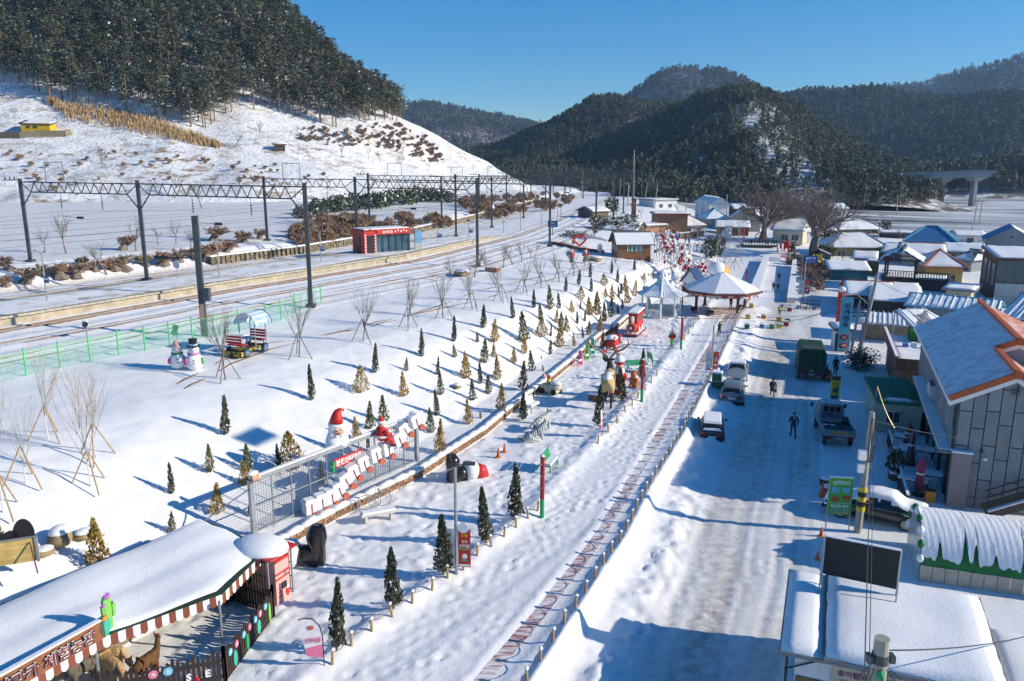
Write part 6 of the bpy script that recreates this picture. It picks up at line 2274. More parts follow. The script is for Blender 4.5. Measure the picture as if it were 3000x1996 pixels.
# ------------------------------------------------------------------ bodies grown from skeletons
def skin_mesh(nodes,edges,root,mats,region,sub=1):
 """nodes: {name: ((x,y,z), radius)}; region(name)->material index; returns an evaluated mesh"""
 names = list(nodes)
 me = bpy.data.meshes.new('skeleton')
 me.from_pydata([nodes[n][0]for n in names],[(names.index(a),names.index(b))for a,b in edges],[])
 ob = bpy.data.objects.new('skeleton',me)
 ob.modifiers.new('skin','SKIN').use_smooth_shade = True
 for i, n in enumerate(names):
  sv = me.skin_vertices[0].data[i]
  r = nodes[n][1]
  sv.radius = (r,r) if not hasattr(r,'__len__') else r
  sv.use_root = n == root
 sm = ob.modifiers.new('sub','SUBSURF')
 sm.levels = sm.render_levels = sub
 out = evaluated(ob)
 out.materials.clear()
 for m in mats:
  out.materials.append(m)
 pos = np.array([nodes[n][0]for n in names])
 rad = np.array([nodes[n][1]if not hasattr(nodes[n][1],'__len__')else nodes[n][1][0]for n in names])
 reg = [region(n)for n in names]
 seg = [(names.index(a),names.index(b))for a,b in edges]
 c = np.array([p.center[:]for p in out.polygons])
 best, bi = np.full(len(c),1e9), np.zeros(len(c),int)
 for a, b in seg:
  ab = pos[b] - pos[a]
  t = np.clip((c -pos[a])@ab/max(1e-9,ab @ab),0,1)
  d = np.linalg.norm(c -pos[a]-ab*t[:,None],axis=1) / (rad[a]*(1-t)+rad[b]*t +1e-6)
  k = d < best
  best = np.where(k,d,best)
  bi = np.where(k,np.where(t <.5,a,b),bi)
 out.polygons.foreach_set('material_index',np.array(reg)[bi].astype(np.int32))
 out.polygons.foreach_set('use_smooth',np.ones(len(c),bool))
 return out
def mirror_edges(chains):
 e = []
 for ch in chains:
  e += list(zip(ch[:-1],ch[1:]))
 return e
def person_mesh(pose,coat,legs,shoe,skin):
 """height 1.7, facing -y"""
 st, lean, arm = pose
 n = {'pelvis':((0,0,.92),.135),'waist':((0,-lean*.3,1.08),.135),'chest':((0,-lean*.6,1.28),.165),'neck':((0,-lean*.9,1.46),.06),'head':((0,-lean -.01,1.585),.098),'crown':((0,-lean,1.66),.082)}
 for s, k in ((-1,'l'),(1,'r')):
  f = st * s
  n['hip'+k] = ((.095*s,0,.86),.098)
  n['knee'+k] = ((.10*s,-.16*f -.02,.48+.02*abs(f)),.068)
  n['ankle'+k] = ((.10*s,-.30*f +(.12 if f <0 else 0),.10+(.05 if f <0 else 0)),.05)
  n['toe'+k] = ((.11*s,-.30*f -.15+(.12 if f <0 else 0),.045),.045)
  n['sh'+k] = ((.20*s,-lean*.7,1.38),.075)
  a = arm[0 if s <0 else 1]
  n['el'+k] = ((.245*s,-lean*.6+a[0],1.13+a[1]*.4),.058)
  n['wr'+k] = ((.215*s +a[2]*s,-lean*.6+a[0]*1.8-.05,.92+a[1]),.042)
  n['hand'+k] = ((.205*s +a[2]*s*1.2,-lean*.6+a[0]*2.0-.08,.84+a[1]*1.12),.04)
 ch = [['pelvis','waist','chest','neck','head','crown']]
 for k in 'lr':
  ch += [['pelvis','hip'+k,'knee'+k,'ankle'+k,'toe'+k],['chest','sh'+k,'el'+k,'wr'+k,'hand'+k]]
 def reg(x):
  if x in ('head','crown','neck') or x.startswith('hand'):
   return 3
  if x[:-1] in ('hip','knee'):
   return 1
  if x[:-1] in ('ankle','toe'):
   return 2
  return 0
 return skin_mesh(n,mirror_edges(ch),'pelvis',[coat,legs,shoe,skin],reg,1), n
MSKIN = mat('skin',(.55,.34,.25),.6,.06,8)
def cloth(name,c):
 return mat('cloth_'+name,c,.85,.15,6)
CL = {k:cloth(k,c)for k,c in {'black':(.022,.023,.028),'navy':(.025,.032,.06),'grey':(.13,.12,.125),'jeans':(.06,.075,.11),'maroon':(.12,.03,.045),'brown':(.16,.10,.06),'yellow':(.55,.60,.05),'khaki':(.20,.15,.08),'white':(.75,.75,.75),'green':(.04,.10,.05),'orange':(.45,.16,.03),'hair':(.018,.015,.014),'teal':(.02,.06,.07),'red':(.40,.03,.04)}.items()}
POSE = {'walk':(.8,.04,((.12,.02,.0),(-.14,.06,.0))),'stand':(.12,.02,((-.02,.0,.0),(-.02,0,0))),'phone':(.1,.03,((-.06,.02,0),(-.16,.62,-.10))),'stoop':(.2,.30,((-.2,.02,-.05),(-.2,.02,-.05))),'photo':(.1,.04,((-.2,.55,-.16),(-.2,.55,-.16)))}
PCNT = [0]
def person(label,px,py,hp,rz,pose,coat,legs,hat=None,extra=None,at_=None):
 p = at_ if at_ is not None else G(px,py)
 s = (hp*dep(p)/FPX/.97) / 1.72
 s = min(max(s,.75),1.12)
 t = thing('person',label,'person',p -Z_*.02,rz,scale=s)
 me, n = person_mesh(POSE[pose],CL[coat],CL[legs],CL['black'],MSKIN)
 link('body',me,t)
 h = Vector(n['head'][0])
 if hat:
  MB().sph(h +Vector((0,.012,.045)),(.112,.118,.105),12,7,z0=-.15).build('hat',CL[hat],t,True)
 else:
  MB().sph(h +Vector((0,.025,.03)),(.108,.112,.12),12,8,z0=-.35).build('hair',CL['hair'],t,True)
 MB().sph(h +Vector((0,-.098,-.005)),(.016,.02,.022),6,5).build('nose',MSKIN,t,True)
 for s_ in (-1,1):
  MB().sph(h +Vector((.036*s_,-.088,.018)),.011,6,4).build('eye',CL['hair'],t)
  MB().sph(h +Vector((.1*s_,0,0)),(.012,.025,.035),6,5).build('ear',MSKIN,t)
 MB().sph(h +Vector((0,-.085,-.045)),(.03,.012,.008),8,4).build('mouth',mat('lips',(.40,.16,.14),.6),t)
 for k, s_ in (('l',-1),('r',1)):
  q, w = Vector(n['hand'+k][0]), Vector(n['wr'+k][0])
  d = (q -w).normalized()
  sd = d.cross(Y_).normalized() if abs(d.y) < .9 else X_
  mb = MB()
  for j in range(4):
   b0 = q + sd * (-.028+.019*j) + d * .02
   ln = (.055,.064,.06,.048)[j]
   mb.tube([b0,b0 +d*ln*.6-Y_*.008,b0 +d*ln -Y_*.028],[.0095,.009,.007],5)
  mb.tube([q -sd*.035*s_ -d*.01,q -sd*.06*s_ +d*.025-Y_*.015],[.0105,.008],5)
  mb.build('fingers',MSKIN,t,True)
 if extra == 'mask':
  MB().sph(h +Vector((0,-.07,-.035)),(.06,.045,.05),10,6).build('face_mask',CL['white'],t,True)
 if extra == 'coat':
  MB().lathe([(.25,.55),(.22,.9),(.2,1.2),(.21,1.36),(.1,1.44)],14,sy=.8).build('long_coat',CL['grey'],t,True)
 if extra == 'bag' or extra == 'coat':
  q = Vector(n['handr'][0])
  MB().box(q -Z_*.2,(.1,.26,.3)).tube([q -Z_*.05+Y_*.08,q +Z_*.0,q -Z_*.05-Y_*.08],.01,4).build('carried_bag',CL['maroon' if extra =='coat' else 'green'],t)
 if extra == 'vest':
  MB().lathe([(.2,.95),(.205,1.0),(.21,1.3),(.12,1.43)],14,sy=.85).build('vest',CL['yellow'],t,True)
 if extra == 'pack':
  MB().box((0,.2,1.25),(.3,.18,.42),taper=.85).build('backpack',CL['black'],t)
 if extra == 'logo':
  MB().box((0,.165,1.36),(.2,.012,.03)).build('print',CL['white'],t)
 return t
person('man in dark jacket and jeans walking away on the shaded road',2322,1283,76,R(172),'walk','navy','jeans','green','logo')
person('masked person in long grey coat carrying a bag toward us',2262,1162,54,R(-8),'walk','black','black',None,'coat')
bpy.data.objects['person.001'] if 'person.001' in bpy.data.objects else None
person('person in black standing right of the green truck with a bag',2446,1098,54,R(-30),'stand','black','black','black','bag')
person('person in dark clothes stooping at the green truck side',2413,1112,44,R(70),'stoop','black','navy')
person('person in black taking a photo on the promenade path',2106,986,44,R(10),'photo','black','black','black')
person('person in brown jacket with backpack under the pavilion roof',2140,907,36,R(160),'phone','orange','black','red','pack')
person('person in yellow vest among the coloured boxes',2283,926,30,R(160),'stand','navy','black','black','vest')
person('person in black walking down the snow ramp above the pair',2281,826,30,R(0),'walk','black','black','black')
person('left person of the pair on the ramp, in maroon',2265,855,30,R(-10),'walk','maroon','black','maroon')
person('right person of the pair on the ramp, in black',2279,858,30,R(5),'walk','black','black',None,'pack')
person('person in dark coat alone at the back of the station square',1971,692,21,R(20),'walk','teal','black')
person('person in grey with white top walking in the square',1966,708,16,R(0),'walk','grey','jeans')
person('person in maroon standing left of another in the square',2008,712,16,R(10),'stand','maroon','black')
person('person in teal beside the maroon one in the square',2018,716,20,R(-10),'stand','teal','navy','red')
person('person in red walking right of the birches',2115,720,19,R(40),'walk','red','maroon')
person('person in black beside the timber deck',2200,722,21,R(0),'walk','black','black')
person('person in navy at the timber deck under the old tree',2246,724,22,R(20),'stand','navy','black')
# ------------------------------------------------------------------ alpacas
def alpaca_mesh(fleece,head_up=1.0,graze=False):
 """facing -y, 1.5 tall"""
 n = {'rump':((0,.42,.82),.21),'mid':((0,.1,.80),.24),'chest':((0,-.28,.82),.21)}
 if graze:
  n.update({'neck1':((0,-.48,.86),.13),'neck2':((.02,-.62,.62),.10),'head':((.03,-.70,.38),.10),'muzzle':((.03,-.78,.26),.06)})
 else:
  n.update({'neck1':((0,-.40,1.02),.14),'neck2':((0,-.45,1.28),.105),'head':((0,-.48,1.50),.105),'muzzle':((0,-.62,1.45),.06)})
 n['tail'] = ((0,.66,.78),.09)
 for s, k in ((-1,'l'),(1,'r')):
  n['fs'+k] = ((.11*s,-.26,.62),.105)
  n['fk'+k] = ((.11*s,-.28,.36),.06)
  n['ff'+k] = ((.11*s,-.27,.05),.042)
  n['hs'+k] = ((.12*s,.40,.62),.12)
  n['hk'+k] = ((.12*s,.36,.42),.075)
  n['hh'+k] = ((.12*s,.46,.26),.05)
  n['hf'+k] = ((.12*s,.42,.05),.042)
 ch = [['tail','rump','mid','chest','neck1','neck2','head','muzzle']]
 for k in 'lr':
  ch += [['chest','fs'+k,'fk'+k,'ff'+k],['rump','hs'+k,'hk'+k,'hh'+k,'hf'+k]]
 return skin_mesh(n,mirror_edges(ch),'mid',[fleece],lambda x:0,2), n
def alpaca(label,px,py,rz,c,graze=False,sc=1.0):
 m = mat('fleece_'+c,{'brown':(.16,.075,.03),'tan':(.48,.31,.15),'cream':(.52,.38,.22),'grey':(.15,.125,.09)}[c],.95,.3,7,bump=.8,bs=16)
 t, d = T('alpaca',label,'alpaca',px,py,rz,scale=sc)
 me, n = alpaca_mesh(m,graze=graze)
 link('body',me,t)
 h = Vector(n['head'][0])
 for s in (-1,1):
  MB().tube([h +Vector((.06*s,.03,.06)),h +Vector((.13*s,.04,.13)),h +Vector((.16*s,.03,.2))],[.035,.03,.008],6).build('ear',m,t,True)
  MB().sph(h +Vector((.075*s,-.07,.03)),.018,6,5).build('eye',C['black'],t)
 MB().sph(h +Vector((0,.01,.08)),(.1,.1,.07),10,6).build('topknot',m,t,True)
 return t
alpaca('brown alpaca standing with raised head inside the picket fence',440,1990,R(150),'brown',False,.9)
alpaca('cream alpaca behind the tan one under the awning',330,1966,R(75),'cream',True,1.05)
alpaca('tan alpaca beside the awning post lowering its head',330,2000,R(60),'tan',True,1.0)
alpaca('dark grey alpaca at the left end behind the awning',243,2012,R(-30),'grey',False,.95)
# ------------------------------------------------------------------ striped cat statues and the elk
def stripes_mat():
 m = bpy.data.materials.new('striped_coat')
 m.use_nodes = True
 t = NT(m)
 b = m.node_tree.nodes['Principled BSDF']
 b.inputs['Roughness'].default_value = .6
 co = t.n('ShaderNodeTexCoord').outputs['Object']
 wv = t.n('ShaderNodeTexWave',bands_direction='Y',Scale=2.6,Distortion=5.0,Detail=2)
 wv.inputs['Detail Scale'].default_value = 1.6
 t.l(co,wv.inputs['Vector'])
 t.l(t.mix(t.ramp(wv.outputs['Fac'],[(.58,0.0),(.68,1.0)]),(.70,.70,.70),(.03,.03,.03)),b.inputs['Base Color'])
 return m
MTIG = stripes_mat()
def tiger(label,px,py,rz,sc,sit):
 n = {'rump':((0,.55,.32 if sit else .75),.28),'mid':((0,.1,.5 if sit else .78),.27),'chest':((0,-.35,.82 if sit else .82),.26),'neck':((0,-.52,1.05 if sit else .98),.19),'head':((0,-.68,1.2 if sit else 1.06),.2),'muzzle':((0,-.88,1.12 if sit else .98),.12),'tail1':((.1,.9,.15 if sit else .7),.07),'tail2':((.35,1.05,.12 if sit else .4),.06),'tail3':((.6,.95,.12 if sit else .3),.05)}
 for s, k in ((-1,'l'),(1,'r')):
  n['fs'+k] = ((.2*s,-.38,.6),.14)
  n['fk'+k] = ((.2*s,-.40,.34),.1)
  n['ff'+k] = ((.2*s,-.48,.07),.095)
  if sit:
   n['hs'+k] = ((.3*s,.45,.32),.2)
   n['hk'+k] = ((.36*s,.1,.2),.12)
   n['hf'+k] = ((.34*s,-.1,.08),.09)
  else:
   n['hs'+k] = ((.2*s,.55,.55),.16)
   n['hk'+k] = ((.2*s,.62,.32),.09)
   n['hf'+k] = ((.2*s,.52,.07),.09)
 ch = [['tail3','tail2','tail1','rump','mid','chest','neck','head','muzzle']]
 for k in 'lr':
  ch += [['chest','fs'+k,'fk'+k,'ff'+k],['rump','hs'+k,'hk'+k,'hf'+k]]
 me = skin_mesh(n,mirror_edges(ch),'mid',[MTIG],lambda x:0,2)
 t, d = T('tiger_statue',label,'statue',px,py,rz,scale=sc)
 link('body',me,t)
 h = Vector(n['head'][0])
 for s in (-1,1):
  MB().sph(h +Vector((.13*s,.02,.18)),(.07,.04,.08),8,6).build('ear',MTIG,t,True)
  MB().sph(h +Vector((.08*s,-.17,.06)),.025,6,5).build('eye',C['black'],t)
 MB().sph(Vector(n['muzzle'][0])+Vector((0,-.11,.03)),(.045,.03,.03),6,5).build('nose',C['palepink'],t)
tiger('white tiger statue with dark stripes sitting low in front',1568,1292,R(105),.95,True)
tiger('white tiger statue standing behind the front one',1590,1262,R(140),1.0,False)
t, d = T('elk_statue','large elk statue with wide antlers and snow on its back','statue',1782,1186,R(168))
sE = 1.28
t.scale = (sE,) * 3
n = {'rump':((0,.75,1.55),.36),'mid':((0,.2,1.55),.38),'chest':((0,-.4,1.6),.36),'neck1':((0,-.72,1.85),.26),'neck2':((.04,-.92,2.15),.19),'head':((.12,-1.0,2.38),.16),'muzzle':((.42,-1.08,2.30),.09),'tail':((0,1.1,1.6),.08)}
for s, k in ((-1,'l'),(1,'r')):
 n['fs'+k] = ((.2*s,-.42,1.15),.18)
 n['fk'+k] = ((.2*s,-.42,.65),.09)
 n['fc'+k] = ((.2*s,-.40,.2),.065)
 n['ff'+k] = ((.2*s,-.45,.03),.08)
 n['hs'+k] = ((.22*s,.75,1.15),.22)
 n['hk'+k] = ((.22*s,.68,.82),.12)
 n['hh'+k] = ((.22*s,.92,.58),.075)
 n['hc'+k] = ((.22*s,.86,.2),.06)
 n['hf'+k] = ((.22*s,.82,.03),.08)
ch = [['tail','rump','mid','chest','neck1','neck2','head','muzzle']]
for k in 'lr':
 ch += [['chest','fs'+k,'fk'+k,'fc'+k,'ff'+k],['rump','hs'+k,'hk'+k,'hh'+k,'hc'+k,'hf'+k]]
MELK, MELKD = mat('elk_tan',(.50,.36,.17),.7,.2,2), mat('elk_dark',(.045,.035,.03),.7,.2,3)
me = skin_mesh(n,mirror_edges(ch),'mid',[MELK,MELKD],lambda x:0 if x in ('rump','mid','chest','tail')or x[:2]=='hs' else 1,2)
link('body',me,t)
MANT = mat('antler',(.25,.18,.12),.6,.25,4)
for s in (-1,1):
 b0 = Vector((.12+.08*s,-.95,2.5))
 MB().tube([b0,b0 +Vector((.3*s,.05,.35)),b0 +Vector((.75*s,.3,.6)),b0 +Vector((1.05*s,.5,.95)),b0 +Vector((.95*s,.55,1.35))],[.06,.06,.055,.045,.015],7).tube([b0 +Vector((.3*s,.05,.35)),b0 +Vector((.15*s,-.3,.6))],[.04,.012],6).tube([b0 +Vector((.75*s,.3,.6)),b0 +Vector((.6*s,.1,1.0))],[.04,.012],6).tube([b0 +Vector((.95*s,.42,.8)),b0 +Vector((1.35*s,.4,1.1))],[.04,.012],6).build('antler',MANT,t,True)
 MB().sph(Vector((.12+.2*s,-.92,2.42)),(.16,.05,.07),8,6).build('ear',MELKD,t,True)
MB().sph((0,.3,1.72),(.30,.85,.24),14,7,z0=.1).build('snow_back',MSNOW,t,True)
# ------------------------------------------------------------------ alpaca farm: awning, sign, fence
ZR_ = 3.0
E_ = [P(*q,ZR_)for q in ((-60,2072),(300,1866),(651,1740),(788,1603),(595,1541),(0,1800),(-300,1950))]
BK = 3.35
tA = thing('striped_awning','snow covered awning with brown and white scalloped edge over the alpacas','awning',(0,0,0))
roof = [E_[0],E_[1],E_[2],E_[3],E_[4]+Z_*.3,E_[5]+Z_*.35,E_[6]+Z_*.3]
o = MB().add(roof,[tuple(range(7))]).build('canvas',mat('canvas_green',(.03,.07,.055),.8),tA)
o.modifiers.new('s','SOLIDIFY').thickness = .05
cen = sum(roof,Vector()) / 7
rows = []
sm = MB()
N_ = 44
bnd = []
for i in range(7):
 a, b = roof[i], roof[(i +1)%7]
 for k in range(10):
  p = a.lerp(b,k/10)
  q = p + (cen -p) * (.02+.012*rnd.random()+(.022 if i in (1,2)else 0))
  bnd.append(q)
rings = [0,.04,.2,.4,.6,.8,.97]
for r_ in rings:
 for q in bnd:
  p = q.lerp(cen,r_)
  z = .05 + .11 * min(1,r_*14) + .05 * math.sin(p.x*1.3+p.y*.6) + .03 * math.sin(p.x*3-p.y*2.1)
  sm.v.append((p.x,p.y,p.z +z))
nb_ = len(bnd)
for i in range(len(rings)-1):
 for k in range(nb_):
  k2 = (k +1) % nb_
  sm.f.append((i*nb_ +k,i*nb_ +k2,(i +1)*nb_ +k2,(i +1)*nb_ +k))
  sm.m.append(0)
sm.f.append(tuple(range((len(rings)-1)*nb_,len(rings)*nb_)))
sm.m.append(0)
sm.build('roof_snow',MSNOW,tA,True)
MVB, MVW = mat('valance_brown',(.22,.065,.04),.6,.08,5), mat('valance_white',(.80,.80,.79),.6,.05,5)
kk = 0
for i in (0,1,2):
 a, b = E_[i], E_[i +1]
 u = (b -a).normalized()
 ln = (b -a).length
 nv = int(round(ln/.235))
 w = ln / nv
 for k in range(nv):
  poly = [(0,0),(w,0),(w,-.30),(w*.85,-.38),(w*.5,-.42),(w*.15,-.38),(0,-.30)]
  MB().plate(poly[::-1],a +u*w*k -Z_*.02,u,Z_,.012).build('scallop',MVB if kk %2 else MVW,tA)
  kk += 1
for q in ((655,1911),(792,1742),(297,2030)):
 p = G(*q)
 MB().cyl(p -Z_*.1,Vector((p.x,p.y,ZR_ -.05)),.05,n=8).build('post',MGALV,tA)
for p in (E_[4],E_[5]):
 z = GZ(p.x,p.y)
 MB().cyl((p.x,p.y,z -.1),(p.x,p.y,ZR_ +.25),.05,n=8).build('post',MGALV,tA)
# sign board over the awning edge
u = (E_[1]-E_[0]).normalized()
tS = thing('farm_signboard','long brown signboard with raised letters and cactus above the awning','sign',E_[0]+Z_*.0,math.atan2(u.y,u.x))
Ls = (E_[1]-E_[0]).length
MB().box((Ls/2,-.06,.30),(Ls +.1,.08,.62)).build('board',mat('sign_brown',(.27,.105,.045),.7,.15,3),tS)
MB().box((Ls/2,-.02,.64),(Ls +.12,.18,.05)).build('top_snow',MSNOW,tS)
MLET = mat('letter_maroon',(.20,.045,.045),.6)
chars = '알파카체험농장'
for k, ch_ in enumerate(chars):
 x = Ls * (.16+.80*(k +(.35 if k >2 else 0))/7.3)
 text(tS,ch_,C['black'],.46,(x +.03,-.11,.30),X_,Z_,.40,.05,'letter_shadow',.03)
 text(tS,ch_,C['white'],.45,(x,-.165,.31),X_,Z_,.39,.035,'letter_edge',.02)
 text(tS,ch_,MLET,.43,(x,-.20,.31),X_,Z_,.37,.0,'letter',.02)
cx_ = Ls + .12
tC = tS
pad = [(.20*math.cos(a),.36*math.sin(a))for a in [i*.3927 for i in range(16)]]
MB().plate(pad,(cx_ -.05,-.10,.36),X_,Z_,.12).build('cactus_pad',C['teal'],tS)
col = [(-.12,-.5),(.12,-.5),(.14,.5),(.08,.66),(-.08,.66),(-.14,.5)]
MB().plate(col,(cx_ +.17,-.02,.62),X_,Z_,.12).build('cactus_column',C['lime'],tS)
MB().plate([(0,0),(.1,.05),(.12,.4),(.06,.5),(0,.4)],(cx_ +.33,-.02,.5),X_,Z_,.1).build('cactus_arm',C['lime'],tS)
MB().plate([(0,0),(.07,0),(.08,.3),(-.01,.3)],(cx_ -.02,-.02,.7),X_,Z_,.1).build('cactus_arm',C['lime'],tS)
def flower(o,r_,m):
 pl = []
 for k in range(16):
  a = k * .3927
  q = r_ if k % 2 == 0 else r_ * .45
  pl.append((q*math.cos(a),q*math.sin(a)))
 MB().plate(pl,o,X_,Z_,.05).build('cactus_flower',m,tS)
flower((cx_ -.05,-.15,.66),.13,C['orange'])
flower((cx_ +.17,-.05,1.3),.13,C['purple'])
flower((cx_ +.02,-.05,1.04),.08,C['purple'])
# picket fence
MPK = mat('picket_brown',(.045,.028,.022),.75,.25,6)
tF = thing('picket_fence','dark brown picket fence with round plaques around the alpaca pen','fence')
pk = {}
for h_ in (1.0,1.12,1.24):
 pk[h_] = MB().plate([(-.055,0),(.055,0),(.055,h_ -.1),(.03,h_ -.02),(0,h_),(-.03,h_ -.02),(-.055,h_ -.1)],(0,-.02,0),X_,Z_,.03).mesh('picket',MPK)
runs = [((300,2075),(662,2000)),((662,2000),(802,1808)),((802,1808),(680,1762))]
for r_, (a,b) in enumerate(runs):
 a, b = P(*a,.9), P(*b,.9)
 a.z, b.z = GZ(a.x,a.y), GZ(b.x,b.y)
 u = (b -a)
 ln = u.length
 rz = math.atan2(u.y,u.x)
 k = 0
 while k * .155 < ln:
  p = a.lerp(b,k*.155/ln)
  link('picket',pk[(1.0,1.12,1.24,1.12)[k %4]],tF,p +Z_*.02,rz)
  k += 1
 for z in (.25,.8):
  MB().bar(a +Z_*z,b +Z_*z,.05,.07).build('rail',MPK,tF)
 for p in (a,b):
  MB().box(p +Z_*.65,(.1,.1,1.35)).build('post',MPK,tF)
 un = u.normalized()
 nn = Vector((un.y,-un.x,0))
 if r_ == 0:
  for k, (f,ch_,c) in enumerate(((.42,'체','pink'),(.54,'험','sky'))):
   p = a.lerp(b,f) + Z_ * .85 + nn * .05
   MB().plate([(.15*math.cos(j*.45),.15*math.sin(j*.45))for j in range(14)],p,un,Z_,.03).build('plaque',C[c],tF)
   text(tF,ch_,C['white'],.15,p +nn*.005,un,Z_,name='plaque_letter')
  for f, ch_ in ((.70,'S'),(.86,'E')):
   text(tF,ch_,C['white'],.26,a.lerp(b,f)+Z_*.5+nn*.05,un,Z_,.16,name='white_letter',ext=.02)
  MB().sph(a.lerp(b,.76)+Z_*.35+nn*.06,(.12,.04,.1),8,6).build('red_heart',C['red'],tF)
 if r_ == 1:
  for k, (f,c,ch_) in enumerate(((.10,'sky','체'),(.22,'pink','험'),(.36,'sky','하'),(.48,'pink','기'),(.60,'sky','농'),(.70,'pink','장'),(.82,'sky','환'))):
   p = a.lerp(b,f) + Z_ * .86 + nn * .05
   MB().plate([(.13*math.cos(j*.45),.13*math.sin(j*.45))for j in range(14)],p,un,Z_,.03).build('plaque',C[c],tF)
   text(tF,ch_,C['white'],.13,p +nn*.005,un,Z_,name='plaque_letter')
  for f, c, w_, h_ in ((.18,'teal',.13,.3),(.42,'green',.1,.32),(.66,'teal',.15,.28),(.90,'lime',.09,.42)):
   p = a.lerp(b,f) + Z_ * .42 + nn * .05
   MB().plate([(w_*math.cos(j*.45),h_*math.sin(j*.45))for j in range(14)],p,un,Z_,.04).build('cactus_cutout',C[c],tF)
# photo booth
a, b = P(813,1776,.9), P(852,1748,.9)
rz = math.atan2((b -a).y,(b -a).x)
wB = (b -a).length
tB = thing('photo_booth','pink and red photo booth under a snow dome beside the awning','booth',(a.x,a.y,GZ(a.x,a.y)),rz)
MPINK = mat('booth_pink',(.72,.38,.34),.6,.06,4)
MB().box((wB/2,.6,.95),(wB,1.2,1.9)).build('cabinet',MPINK,tB)
MB().box((wB/2,-.02,1.86),(wB,.04,.12)).box((wB/2,-.02,1.3),(wB,.04,.06)).box((wB/2,-.02,1.08),(wB,.04,.05)).build('red_trim',C['red'],tB)
MB().box((wB*.55,-.03,.72),(.26,.04,.26)).build('screen',C['black'],tB)
for k in range(4):
 MB().sph((wB*.2+k*.1,-.02,1.19),.025,6,5).build('button',C['white'],tB)
MB().box((wB*.75,-.03,1.2),(.14,.03,.14)).build('coin_slot',C['grey'],tB)
MB().sph((wB*.82,-.01,.36),(.12,.02,.22),10,6).build('red_print',C['red'],tB)
MB().sph((wB*.82,-.02,.52),(.08,.02,.07),8,5).build('white_print',C['white'],tB)
text(tB,'인생',C['red'],.12,(wB*.3,-.01,.3),X_,Z_,name='lettering')
text(tB,'사진',C['red'],.12,(wB*.3,-.01,.48),X_,Z_,name='lettering')
MDK = mat('dark_mesh',(.055,.035,.03),.7)
for s_, x in ((0,-.28),(1,wB +.28)):
 MB().box((x,.1,1.05),(.05,.05,2.1)).box((x,1.9,1.05),(.05,.05,2.1)).build('frame_post',MGALV,tB)
 mb = MB()
 for k in range(14):
  mb.bar((x,.1+1.8*k/13,.1),(x,.1+1.8*k/13,2.0),.05,.012)
 for k in range(4):
  mb.bar((x,.1,.15+k*.6),(x,1.9,.15+k*.6),.03)
 mb.build('side_screen',MDK,tB)
MB().box((wB/2-.2,1.95,1.0),(wB +1.4,.06,2.0)).build('back_screen',MDK,tB)
MB().box((wB/2,.9,2.12),(wB +.8,2.1,.06)).build('roof',C['red'],tB)
MB().sph((wB/2-.05,.95,2.15),(wB/2+.5,1.2,.42),18,7,z0=-.05).build('snow_dome',MSNOW,tB,True)
# plank board with dark cut-outs at the left edge
a, b = P(-40,1768,1.9), P(132,1738,1.9)
a.z, b.z = GZ(a.x,a.y), GZ(b.x,b.y)
a = b + (a -b).normalized() * 4.2
a.z = b.z = max(a.z,b.z)
u = (b -a).normalized()
tP = thing('plank_board','yellow plank board seen from behind with braces at left edge','board',a,math.atan2(u.y,u.x))
Lb = (b -a).length
MYP = mat('yellow_plank',(.58,.40,.14),.8,.2,2.5,rnd_v=.1)
for k in range(5):
 MB().box((Lb/2,0,.1+k*.185),(Lb,.05,.175)).build('plank',MYP,tP)
for x in (.1,Lb*.55,Lb -.05):
 MB().box((x,-.05,.48),(.09,.05,1.0)).build('batten',MGALV,tP)
 MB().bar((x -.2,-.06,.8),(x +.1,-1.0,-.05),.045).build('brace',C['brown'],tP)
MB().box((Lb/2,0,.98),(Lb,.09,.05)).build('cap_rail',MGALV,tP)
MSIL = mat('silhouette',(.018,.018,.02),.7)
egg = [(.36*math.cos(j*.3),.62*math.sin(j*.3))for j in range(21)]
MB().plate(egg,(Lb -.45,.15,1.05),X_,Z_,.06).build('cutout_oval',MSIL,tP)
MB().plate([(-.6,-.1),(.6,-.1),(.55,.18),(.3,.22),(.1,.14),(-.2,.2),(-.45,.32),(-.6,.14)],(Lb -1.2,.15,1.05),X_,Z_,.06).build('cutout_body',MSIL,tP)
MB().plate([(-.5,-.1),(.6,-.1),(.6,.35),(.48,.4),(.42,.12),(-.2,.1),(-.42,.3),(-.55,.22)],(Lb -2.7,.15,1.03),X_,Z_,.06).build('cutout_animal',MSIL,tP)
# ------------------------------------------------------------------ houses
MW = {k:mat('wall_'+k,c,.85,.12,1.2,bump=.15,bs=10)for k,c in {'grey':(.23,.25,.27),'beige':(.46,.42,.34),'cream':(.56,.50,.36),'white':(.66,.67,.67),'yellow':(.48,.36,.13),'brick':(.24,.075,.045),'dark':(.09,.07,.06),'brown':(.15,.07,.045),'tealwall':(.07,.21,.22),'stone':(.30,.28,.25),'pale_green':(.38,.46,.38)}.items()}
MRF = {k:mat('roof_'+k,c,.55,.15,1.0)for k,c in {'blue':(.05,.18,.36),'skyblue':(.10,.33,.46),'grey':(.20,.20,.21),'orange':(.50,.13,.04),'green':(.02,.20,.11),'black':(.04,.042,.045),'red':(.33,.05,.035),'brown':(.12,.06,.045)}.items()}
MGL = mat('window_glass',(.045,.055,.065),.1,.3,2,spec=.6)
MFR = mat('window_frame',(.55,.55,.54),.6)
MFRD = mat('dark_frame',(.035,.035,.038),.5)
def slab(pts,t,name,m,par,smooth=False):
 """a plate given by its upper corner points, thickness t downwards"""
 pts = [Vector(p)for p in pts]
 n = len(pts)
 mb = MB()
 lo = [p -Z_*t for p in pts]
 mb.add(pts +lo,[tuple(range(n)),tuple(range(2*n -1,n -1,-1))]+[(i +n,(i +1)%n +n,(i +1)%n,i)for i in range(n)])
 return mb.build(name,m,par,smooth)
